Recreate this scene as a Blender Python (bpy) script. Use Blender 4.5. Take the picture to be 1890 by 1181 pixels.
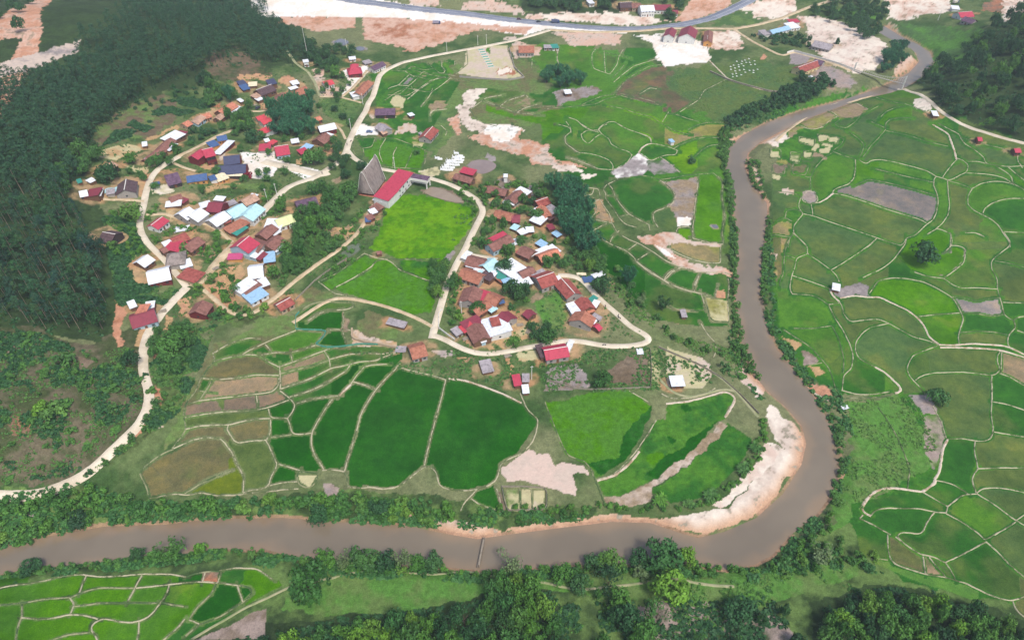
DEBUG = False
import bpy, math, random
import numpy as np
random.seed(7); RNG = np.random.default_rng(7)
R = math.radians
sc = bpy.context.scene
for o in list(bpy.data.objects): bpy.data.objects.remove(o)

# ---------------------------------------------------------------- camera
CAM_H, PITCH, FPX, CX, CY = 220.0, R(42.0), 1260.0, 945.0, 590.5
cd = bpy.data.cameras.new("camera"); cam = bpy.data.objects.new("camera", cd)
sc.collection.objects.link(cam); sc.camera = cam
cd.sensor_width = 36; cd.lens = 24.0; cd.clip_start = 1; cd.clip_end = 20000
cam.location = (0, 0, CAM_H); cam.rotation_euler = (R(90) - PITCH, 0, 0)

# ---------------------------------------------------------------- sky, sun, exposure
SUN_EL, SUN_AZ = R(58), R(150)      # azimuth measured clockwise from +Y
w = bpy.data.worlds.new("World"); sc.world = w; w.use_nodes = True
nt = w.node_tree; nt.nodes.clear()
sky = nt.nodes.new("ShaderNodeTexSky"); sky.sky_type = 'NISHITA'; sky.sun_disc = False
sky.sun_elevation = SUN_EL; sky.sun_rotation = SUN_AZ; sky.air_density = 1.0; sky.dust_density = 3.0
bg = nt.nodes.new("ShaderNodeBackground"); bg.inputs[1].default_value = 0.15
wo = nt.nodes.new("ShaderNodeOutputWorld")
nt.links.new(sky.outputs[0], bg.inputs[0]); nt.links.new(bg.outputs[0], wo.inputs[0])
sd = bpy.data.lights.new("sun", 'SUN'); sd.energy = 2.7; sd.angle = R(11); sd.color = (1.0, 0.95, 0.88)
sun = bpy.data.objects.new("sun", sd); sc.collection.objects.link(sun)
sun.rotation_euler = (R(90) - SUN_EL, 0, math.pi - SUN_AZ)
sc.view_settings.view_transform = 'Standard'; sc.view_settings.look = 'None'
sc.view_settings.exposure = 0.3; sc.view_settings.gamma = 1
sc.view_settings.use_curve_mapping = False

# ---------------------------------------------------------------- scene-graph helpers
COL = sc.collection
def tag(o, label=None, cat=None, group=None, kind=None):
    if label: o["label"] = label
    if cat: o["category"] = cat
    if group: o["group"] = group
    if kind: o["kind"] = kind
    return o
def empty(name, loc, rz=0, label=None, cat=None, group=None):
    o = bpy.data.objects.new(name, None); COL.objects.link(o)
    o.location = loc; o.rotation_euler = (0, 0, rz); o.empty_display_size = 0.5
    return tag(o, label, cat, group)
def mesh_np(name, V, Fc, mat, parent=None, cols=None, smooth=False, sizes=4):
    """V (n,3) float, Fc (m,k) int array -> linked object"""
    me = bpy.data.meshes.new(name)
    V = np.asarray(V, np.float32); Fc = np.asarray(Fc, np.int32)
    me.vertices.add(len(V)); me.vertices.foreach_set("co", V.ravel())
    k = Fc.shape[1]
    me.loops.add(Fc.size); me.loops.foreach_set("vertex_index", Fc.ravel())
    me.polygons.add(len(Fc)); me.polygons.foreach_set("loop_start", np.arange(0, Fc.size, k, dtype=np.int32))
    me.polygons.foreach_set("loop_total", np.full(len(Fc), k, np.int32))
    if cols is not None:
        a = me.color_attributes.new("Col", 'FLOAT_COLOR', 'POINT')
        c4 = np.ones((len(V), 4), np.float32); c4[:, :3] = cols
        a.data.foreach_set("color", c4.ravel())
    me.update(calc_edges=True)
    if smooth: me.polygons.foreach_set("use_smooth", np.ones(len(Fc), bool))
    if mat: me.materials.append(mat)
    o = bpy.data.objects.new(name, me); COL.objects.link(o)
    if parent: o.parent = parent
    return o
class MB:
    """collects simple solids into one mesh"""
    def __init__(s): s.v = []; s.f = []
    def poly(s, pts, faces):
        b = len(s.v); s.v += [tuple(p) for p in pts]; s.f += [tuple(b + i for i in f) for f in faces]; return s
    def box(s, x0, y0, z0, x1, y1, z1):
        return s.poly([(x0,y0,z0),(x1,y0,z0),(x1,y1,z0),(x0,y1,z0),(x0,y0,z1),(x1,y0,z1),(x1,y1,z1),(x0,y1,z1)],
                      [(0,3,2,1),(4,5,6,7),(0,1,5,4),(1,2,6,5),(2,3,7,6),(3,0,4,7)])
    def tube(s, p, q, r0, r1, n=6):
        p = np.array(p, float); q = np.array(q, float); d = q - p; L = np.linalg.norm(d); d /= max(L, 1e-6)
        a = np.cross(d, (0,0,1.0)); 
        if np.linalg.norm(a) < 1e-3: a = np.array((1.0,0,0))
        a /= np.linalg.norm(a); b = np.cross(d, a); pts = []
        for c, r in ((p, r0), (q, r1)):
            for i in range(n):
                t = 2*math.pi*i/n; pts.append(c + r*(math.cos(t)*a + math.sin(t)*b))
        fs = [(i, (i+1) % n, n+(i+1) % n, n+i) for i in range(n)] + [tuple(range(n-1, -1, -1)), tuple(range(n, 2*n))]
        return s.poly(pts, fs)
    def build(s, name, mat, parent=None, smooth=False):
        me = bpy.data.meshes.new(name); me.from_pydata(s.v, [], s.f); me.update()
        if mat: me.materials.append(mat)
        if smooth:
            for p in me.polygons: p.use_smooth = True
        o = bpy.data.objects.new(name, me); COL.objects.link(o)
        if parent: o.parent = parent
        return o

# ---------------------------------------------------------------- colours and materials
def lin(c, k=0.8):
    out = []
    for v in c[:3]:
        v = v/255.0; v = v/12.92 if v <= 0.04045 else ((v+0.055)/1.055)**2.4
        out.append(min(0.85, v*k))
    return tuple(out)
def nodes(name):
    m = bpy.data.materials.new(name); m.use_nodes = True
    t = m.node_tree; b = t.nodes["Principled BSDF"]
    return m, t, b
def N(t, kind, **kw):
    n = t.nodes.new(kind)
    for k, v in kw.items():
        if k.startswith("i_"):
            key = k[2:]; key = int(key) if key.isdigit() else key
            n.inputs[key].default_value = v
        else: setattr(n, k, v)
    return n
def ramp(t, src, stops):
    r = t.nodes.new("ShaderNodeValToRGB"); e = r.color_ramp.elements
    while len(e) < len(stops): e.new(0.5)
    for i, (p, c) in enumerate(stops):
        e[i].position = p; e[i].color = (*c, 1) if len(c) == 3 else c
    t.links.new(src, r.inputs[0]); return r.outputs[0]
def mul(t, a, b, fac=1.0):
    m = t.nodes.new("ShaderNodeMix"); m.data_type = 'RGBA'; m.blend_type = 'MULTIPLY'
    m.inputs[0].default_value = fac
    t.links.new(a, m.inputs[6]); t.links.new(b, m.inputs[7]); return m.outputs[2]
def mixc(t, f, a, b):
    m = t.nodes.new("ShaderNodeMix"); m.data_type = 'RGBA'
    if hasattr(f, 'is_linked') or hasattr(f, 'links'): t.links.new(f, m.inputs[0])
    else: m.inputs[0].default_value = f
    for s, i in ((a, 6), (b, 7)):
        if isinstance(s, tuple): m.inputs[i].default_value = (*s, 1)
        else: t.links.new(s, m.inputs[i])
    return m.outputs[2]
def wpos(t): return N(t, "ShaderNodeNewGeometry").outputs["Position"]
def opos(t): return N(t, "ShaderNodeTexCoord").outputs["Object"]
def noise(t, vec, scale, detail=3, rough=0.6):
    n = N(t, "ShaderNodeTexNoise"); n.inputs["Scale"].default_value = scale
    n.inputs["Detail"].default_value = detail; n.inputs["Roughness"].default_value = rough
    t.links.new(vec, n.inputs["Vector"]); return n.outputs["Fac"]
def bump(t, b, h, strength, dist):
    n = N(t, "ShaderNodeBump"); n.inputs["Strength"].default_value = strength; n.inputs["Distance"].default_value = dist
    t.links.new(h, n.inputs["Height"]); t.links.new(n.outputs[0], b.inputs["Normal"])

def mat_attr(name, lo, hi, s1, s2, bs, bd, rough=0.95):
    """ground cover: colour attribute times two scales of noise"""
    m, t, b = nodes(name)
    a = N(t, "ShaderNodeAttribute", attribute_name="Col").outputs["Color"]
    p = wpos(t); n1 = noise(t, p, s1, 5, 0.7); n2 = noise(t, p, s2, 4, 0.7)
    c = mul(t, a, ramp(t, n1, [(0.3, (lo,)*3), (0.7, (hi,)*3)]))
    c = mul(t, c, ramp(t, n2, [(0.3, (lo,)*3), (0.7, (hi,)*3)]))
    c = mixc(t, ramp(t, a, [(0.16, (0,0,0)), (0.42, (0.72,)*3)]), c, a)      # pale bare soil is smoother than grass
    t.links.new(c, b.inputs["Base Color"]); b.inputs["Roughness"].default_value = rough
    b.inputs["Specular IOR Level"].default_value = 0.03
    bump(t, b, n1, bs, bd)
    return m
M_GROUND = mat_attr("ground_cover", 0.70, 1.30, 0.45, 2.6, 0.8, 0.5)
def mat_rice():
    m, t, b = nodes("rice_crop"); p = wpos(t)
    a = N(t, "ShaderNodeAttribute", attribute_name="Col").outputs["Color"]
    n0 = noise(t, p, 0.045, 4, 0.6); n1 = noise(t, p, 0.3, 4, 0.75); n2 = noise(t, p, 3.0, 3, 0.8)
    c = mul(t, a, ramp(t, n0, [(0.38, (0.74,0.80,0.78)), (0.5, (1.0,1.0,1.0)), (0.62, (1.22,1.14,0.95))]))
    c = mul(t, c, ramp(t, n1, [(0.36, (0.80,0.85,0.84)), (0.64, (1.25,1.14,1.05))]))
    c = mul(t, c, ramp(t, n2, [(0.3, (0.66,)*3), (0.7, (1.34,)*3)]))
    t.links.new(c, b.inputs["Base Color"]); b.inputs["Roughness"].default_value = 0.9; b.inputs["Specular IOR Level"].default_value = 0.03
    bump(t, b, n2, 0.6, 0.3); return m
M_RICE = mat_rice()
def mat_bund(name, c1, c2, thr, s=0.16):
    m, t, b = nodes(name); p = wpos(t)
    n1 = noise(t, p, s, 5, 0.75); n2 = noise(t, p, 2.5, 3)
    f = ramp(t, n1, [(thr-0.05, (0,0,0)), (thr+0.05, (1,1,1))])
    c = mixc(t, f, lin(c1, 0.6), lin(c2, 0.68)); c = mul(t, c, ramp(t, n2, [(0.3, (0.75,)*3), (0.7, (1.2,)*3)]))
    t.links.new(c, b.inputs["Base Color"]); b.inputs["Roughness"].default_value = 0.95; bump(t, b, n2, 0.5, 0.15)
    return m
M_BUND = {'w': mat_bund("bund_pale_earth", (98,114,66), (196,188,156), 0.47),
          'g': mat_bund("bund_grassy", (78,108,58), (160,160,120), 0.52),
          't': mat_bund("bund_sandy", (190,165,130), (224,208,186), 0.45)}
def mat_surface(name, c1, c2, scale=0.4, rough=0.9, bs=0.3, bd=0.05, fine=4.0, spec=0.3):
    m, t, b = nodes(name); p = wpos(t)
    n1 = noise(t, p, scale, 5, 0.7); n2 = noise(t, p, fine, 3)
    c = mixc(t, ramp(t, n1, [(0.35, (0,0,0)), (0.65, (1,1,1))]), lin(c1), lin(c2))
    c = mul(t, c, ramp(t, n2, [(0.3, (0.85,)*3), (0.7, (1.1,)*3)]))
    t.links.new(c, b.inputs["Base Color"]); b.inputs["Roughness"].default_value = rough
    b.inputs["Specular IOR Level"].default_value = spec; bump(t, b, n2, bs, bd)
    return m
M_CONC = mat_surface("concrete_road", (206,192,168), (236,224,202), 0.12)
M_DIRT = mat_surface("dirt_road", (186,164,128), (220,200,168), 0.25)
M_PATH = mat_surface("trodden_path", (140,150,104), (178,172,138), 0.3)
M_ASPH = mat_surface("asphalt", (120,126,142), (142,148,162), 0.1)
def mat_leaf(name, cols, tr=0.15):
    """foliage: colour from per-tree random and per-clump noise"""
    m, t, b = nodes(name)
    oi = N(t, "ShaderNodeObjectInfo").outputs["Random"]; p = opos(t)
    n1 = noise(t, p, 0.55, 2); n2 = noise(t, p, 4.0, 2)
    base = ramp(t, oi, [(i/max(1, len(cols)-1), lin(c, 1.05)) for i, c in enumerate(cols)])
    c = mul(t, base, ramp(t, n1, [(0.3, (0.6,0.66,0.74)), (0.7, (1.5,1.42,1.15))]))
    c = mul(t, c, ramp(t, n2, [(0.3, (0.75,)*3), (0.7, (1.3,)*3)]))
    t.links.new(c, b.inputs["Base Color"]); b.inputs["Roughness"].default_value = 0.6
    b.inputs["Specular IOR Level"].default_value = 0.2
    return m
M_LEAF = {
 'broad': mat_leaf("leaf_broad", [(46,86,38),(62,104,44),(74,116,46),(50,92,50),(92,128,48)]),
 'dark': mat_leaf("leaf_dark", [(34,66,40),(44,82,48),(38,74,42),(56,92,52)]),
 'pine': mat_leaf("leaf_pine", [(26,58,44),(36,70,54),(44,80,50),(30,62,54),(60,90,54)]),
 'bamboo': mat_leaf("leaf_bamboo", [(42,92,66),(52,104,72),(60,112,76)]),
 'lime': mat_leaf("leaf_lime", [(82,124,40),(92,132,46),(74,118,42)]),
 'red': mat_leaf("leaf_red", [(110,34,48),(122,40,54)]),
 'scrub': mat_leaf("leaf_scrub", [(54,94,42),(68,108,48),(58,94,50),(80,116,54)]),
 'pale': mat_leaf("leaf_pale", [(82,104,66),(94,114,78)]),
}
M_BARK = mat_surface("bark", (118,104,90), (150,138,120), 1.0)
M_BARKD = mat_surface("bark_dark", (84,70,60), (112,96,84), 1.0)
# ---------------------------------------------------------------- terrain shape
ST, CT = math.sin(PITCH), math.cos(PITCH)
def plane_xy(P, Q, z=0.0):
    P = np.asarray(P, float); Q = np.asarray(Q, float)
    v = (Q - CY)/FPX; t = (CAM_H - z)/(ST + v*CT)
    return t*(P - CX)/FPX, t*(CT - v*ST)
def xy_plane(X, Y):
    """world ground XY -> the parameter grid (P, Q)"""
    X = np.asarray(X, float); Y = np.asarray(Y, float)
    zc = Y*CT + CAM_H*ST; yc = Y*ST - CAM_H*CT
    return CX + FPX*X/zc, CY - FPX*yc/zc
HILLS = [  # x, y, height, sx, sy, rotation
    (-335, 330, 34, 90, 120, 0.35), (-330, 560, 22, 110, 60, -0.25), (-210, 150, 16, 55, 60, 0.2), (-560, 420, 40, 160, 160, 0),
    (520, 470, 62, 120, 110, 0.3), (90, 20, 9, 140, 45, 0.05), (330, 40, 7, 110, 45, -0.2),
    (-135, 330, 5, 75, 60, 0.3), (45, 300, 3.0, 60, 45, 0), (-150, 760, 14, 120, 50, 0), (200, 860, 40, 240, 70, 0)]
def hill(X, Y):
    z = np.zeros(np.broadcast(X, Y).shape)
    for x, y, a, sx, sy, r in HILLS:
        dx = X - x; dy = Y - y; u = dx*math.cos(r) + dy*math.sin(r); v = -dx*math.sin(r) + dy*math.cos(r)
        z = z + a*np.exp(-0.5*((u/sx)**2 + (v/sy)**2))
    return z
WATER = -1.8
RIV_L = "-320 1075;-60 1030;0 1015;50 1000;130 985;190 975;300 972;390 962;520 960;620 968;700 970;760 977;820 990;880 1000;950 990;1060 976;1130 968;1200 970;1260 990;1290 998;1340 986;1400 960;1450 915;1485 860;1494 820;1485 785;1455 750;1420 720;1395 690;1372 630;1364 580;1360 520;1362 470;1364 430;1358 390;1350 350;1341 310;1346 277;1372 252;1420 226;1480 206;1540 191;1600 172;1650 152;1680 135;1698 115;1692 98;1668 86;1640 70;1610 55"
RIV_R = "1630 48;1660 66;1690 80;1714 96;1722 115;1702 140;1672 160;1640 172;1590 182;1500 214;1440 241;1400 262;1377 282;1371 310;1390 345;1412 375;1413 420;1404 470;1403 540;1410 590;1426 640;1460 680;1490 720;1520 770;1540 810;1546 860;1536 900;1502 945;1452 985;1420 1020;1390 1036;1340 1046;1260 1036;1180 1036;1060 1036;1000 1041;900 1048;830 1041;740 1036;640 1031;560 1026;500 1010;420 1008;330 1020;240 1030;160 1036;60 1046;0 1056;-60 1066;-320 1115"
def parse(s): return np.array([[float(a) for a in p.split()] for p in s.strip().split(';') if p.strip()])
rp = np.vstack([parse(RIV_L), parse(RIV_R)])
RX, RY = plane_xy(rp[:, 0], rp[:, 1], WATER)
RIV = np.stack([RX, RY], 1)
def inside(poly, X, Y):
    c = np.zeros(X.shape, bool); n = len(poly); j = n-1
    for i in range(n):
        xi, yi = poly[i]; xj, yj = poly[j]
        if yi != yj:
            c ^= ((yi > Y) != (yj > Y)) & (X < (xj-xi)*(Y-yi)/(yj-yi) + xi)
        j = i
    return c
def sdist(poly, X, Y):
    """signed distance, positive outside"""
    d = np.full(X.shape, 1e9); n = len(poly)
    for i in range(n):
        a = poly[i-1]; b = poly[i]; e = b-a; L = max(e@e, 1e-9)
        px = X-a[0]; py = Y-a[1]; t = np.clip((px*e[0]+py*e[1])/L, 0, 1)
        d = np.minimum(d, (px-t*e[0])**2 + (py-t*e[1])**2)
    d = np.sqrt(d); return np.where(inside(poly, X, Y), -d, d)
def sm(x): x = np.clip(x, 0, 1); return x*x*(3-2*x)
def ground_z(X, Y, d=None):
    X = np.asarray(X, float); Y = np.asarray(Y, float); z = hill(X, Y)
    if d is None: d = sdist(RIV, X, Y)
    z = z*(0.15 + 0.85*sm(d/45.0))
    bank = WATER - 0.15 + 0*z
    z = np.where(d > 0, bank + (z - bank)*sm(d/8.0 + 0.02), z)
    return np.where(d <= 0, WATER - 0.15 - 1.2*sm(-d/6.0), z)
def drape(x, y, dz=0.0):
    """photo pixel -> the ground point that pixel shows"""
    x = np.atleast_1d(np.asarray(x, float)); y = np.atleast_1d(np.asarray(y, float))
    dx = (x-CX)/FPX; v = (y-CY)/FPX; dY = CT - v*ST; dZ = -(ST + v*CT)
    t0 = (CAM_H-75)/-dZ; t1 = (CAM_H+4)/-dZ
    T = t0 + (t1-t0)*np.arange(0, 49)[:, None]/48
    below = (CAM_H + T*dZ) < hill(T*dx, T*dY) + dz; below[-1] = True; below[0] = False
    k = below.argmax(0); ar = np.arange(len(k)); lo = T[k-1, ar]; hi = np.minimum(t1, T[k, ar]*1.05)
    for _ in range(13):
        mid = (lo+hi)/2; b = (CAM_H + mid*dZ) < gz(mid*dx, mid*dY) + dz
        hi = np.where(b, mid, hi); lo = np.where(b, lo, mid)
    return hi*dx, hi*dY
def pt(x, y, dz=0.0):
    X, Y = drape([x], [y], dz); return float(X[0]), float(Y[0]), float(gz(X, Y)[0])
# value noise in numpy
def vnoise(X, Y, s, seed=0, oct=4):
    out = np.zeros(X.shape); amp = 1; tot = 0; rg = np.random.default_rng(seed); T = rg.random((256, 256))
    for o in range(oct):
        u = X*s*2**o + 37.1*o; v = Y*s*2**o + 11.7*o
        iu = np.floor(u).astype(int); iv = np.floor(v).astype(int); fu = sm(u-iu); fv = sm(v-iv)
        g = lambda a, b: T[a % 256, b % 256]
        out += amp*((g(iu,iv)*(1-fu)+g(iu+1,iv)*fu)*(1-fv) + (g(iu,iv+1)*(1-fu)+g(iu+1,iv+1)*fu)*fv); tot += amp; amp *= 0.55
    return out/tot
# ---------------------------------------------------------------- the ground grid (denser near the camera)
STEP = 2.0; P0, P1, Q0, Q1 = -260, 2150, -172, 1440
pv = np.arange(P0, P1+1, STEP); qv = np.arange(Q0, Q1+1, STEP); NX, NY = len(pv), len(qv)
GP, GQ = np.meshgrid(pv, qv); GX, GY = plane_xy(GP, GQ)
GD = np.kron(sdist(RIV, GX[::5, ::5], GY[::5, ::5]), np.ones((5, 5)))[:NY, :NX]
_n = np.abs(GD) < 70; GD[_n] = sdist(RIV, GX[_n], GY[_n]); GZ = ground_z(GX, GY, GD)
GZ = GZ + np.where(GD > 3, (vnoise(GX, GY, 0.06, 3)-0.5)*np.clip(hill(GX, GY)*0.18, 0, 3.0), 0)
N1 = vnoise(GX, GY, 0.02, 1, 5); N2 = vnoise(GX, GY, 0.09, 2, 5); N3 = vnoise(GX, GY, 0.35, 4, 4); N4 = vnoise(GX, GY, 0.05, 9, 4)
J1 = (vnoise(GX, GY, 0.25, 21, 3)-0.5); J2 = (vnoise(GX, GY, 0.25, 22, 3)-0.5)
def C(c):
    return np.array(lin(c, 0.54 if c[1] > c[0] and c[1] > c[2] else 0.64 if min(c) < 200 else 0.74))
COLR = {'i': (116,138,40), 'j': (86,100,62), 'J': (120,112,90), 'd': (34,106,22), 'm': (58,122,44), 'l': (122,178,18), 'v': (88,152,12), 'o': (110,134,72), 'h': (92,128,74), 'b': (120,118,82),
        'n': (166,146,118), 'y': (158,156,88), 'u': (138,132,130), 's': (226,206,190), 'k': (92,150,50), 'a': (104,158,70), 'c': (214,206,160),
        'w': (240,228,212), 'r': (216,160,128), 'p': (232,194,172), 'R': (192,130,98), 'P': (236,210,194), 'q': (140,124,106),
        'x': (168,158,156), 'e': (206,170,124), 'g': (122,152,84), 'G': (74,98,58), 'f': (122,106,86), 'W': (250,246,240), 'D': (62,82,52), 'z': (178,160,150)}
grass = C((118,138,86)); g2 = C((162,158,120)); g3 = C((78,110,60))
f1 = sm((N2-0.35)/0.3)[..., None]; f2 = sm((N1-0.45)/0.2)[..., None]
COLMAP = (grass*(1-f1) + g3*f1)*(1-0.45*f2) + g2*0.45*f2
NOSPOT = np.zeros((NY, NX), bool); HARD = np.zeros((NY, NX), bool); LAB = np.zeros((NY, NX), np.int32); BAR = GD < 1.0
def topq(pts):
    X, Y = drape(pts[:, 0], pts[:, 1]); P, Q = xy_plane(X, Y); return np.stack([P, Q], 1)
def fill(poly, code, a=1.0, jit=4.0, mix=None, thr=0.5, nz=None):
    q = topq(poly) if len(poly) else poly
    if code in 'Wc': jit *= 0.35
    i0 = max(0, int((q[:,0].min()-8-P0)/STEP)); i1 = min(NX, int((q[:,0].max()+8-P0)/STEP)+1)
    j0 = max(0, int((q[:,1].min()-8-Q0)/STEP)); j1 = min(NY, int((q[:,1].max()+8-Q0)/STEP)+1)
    if i1 <= i0 or j1 <= j0: return
    S = (slice(j0, j1), slice(i0, i1))
    ins = inside(q, GP[S] + J1[S]*jit*2.4 + (N2[S]-0.5)*jit*2, GQ[S] + J2[S]*jit*2 + (N4[S]-0.5)*jit*2)
    c = np.broadcast_to(C(COLR[code]), ins.shape+(3,)).copy()
    if mix:
        m = sm(((nz if nz is not None else N2)[S]-thr)/0.26 + 0.5)[..., None]; c = c*(1-m) + C(COLR[mix])*m
    NOSPOT[S] |= ins & (code in 'WPxqck')
    if code in 'sWwrpecPxqnRzy': HARD[S] |= ins
    COLMAP[S] = np.where(ins[..., None], COLMAP[S]*(1-a) + c*a, COLMAP[S])
def blk(ox, oy, s, txt):
    """lines of 'code x y x y ...' in a local frame -> photo pixels"""
    for ln in txt.strip().splitlines():
        for part in ln.split(';'):
            p = part.split()
            if not p: continue
            v = np.array([float(a) for a in p[1:]]); v = v[:len(v)//2*2].reshape(-1, 2)
            yield p[0], v/s + (ox, oy)
def gz(X, Y):
    """height of the ground mesh"""
    P, Q = xy_plane(X, Y); u = np.clip((P-P0)/STEP, 0, NX-1.01); v = np.clip((Q-Q0)/STEP, 0, NY-1.01)
    i = u.astype(int); j = v.astype(int); fu = u-i; fv = v-j
    return (GZ[j,i]*(1-fu)+GZ[j,i+1]*fu)*(1-fv)+(GZ[j+1,i]*(1-fu)+GZ[j+1,i+1]*fu)*fv
def smooth_line(p, step, k=1):
    d = np.r_[0, np.cumsum(np.hypot(*np.diff(p, axis=0).T))]
    n = max(2, int(d[-1]/step)+1); s = np.linspace(0, d[-1], n)
    q = np.stack([np.interp(s, d, p[:, 0]), np.interp(s, d, p[:, 1])], 1)
    for _ in range(k*3):
        if len(q) > 2: q[1:-1] = (q[:-2]+2*q[1:-1]+q[2:])/4
    return q
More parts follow.
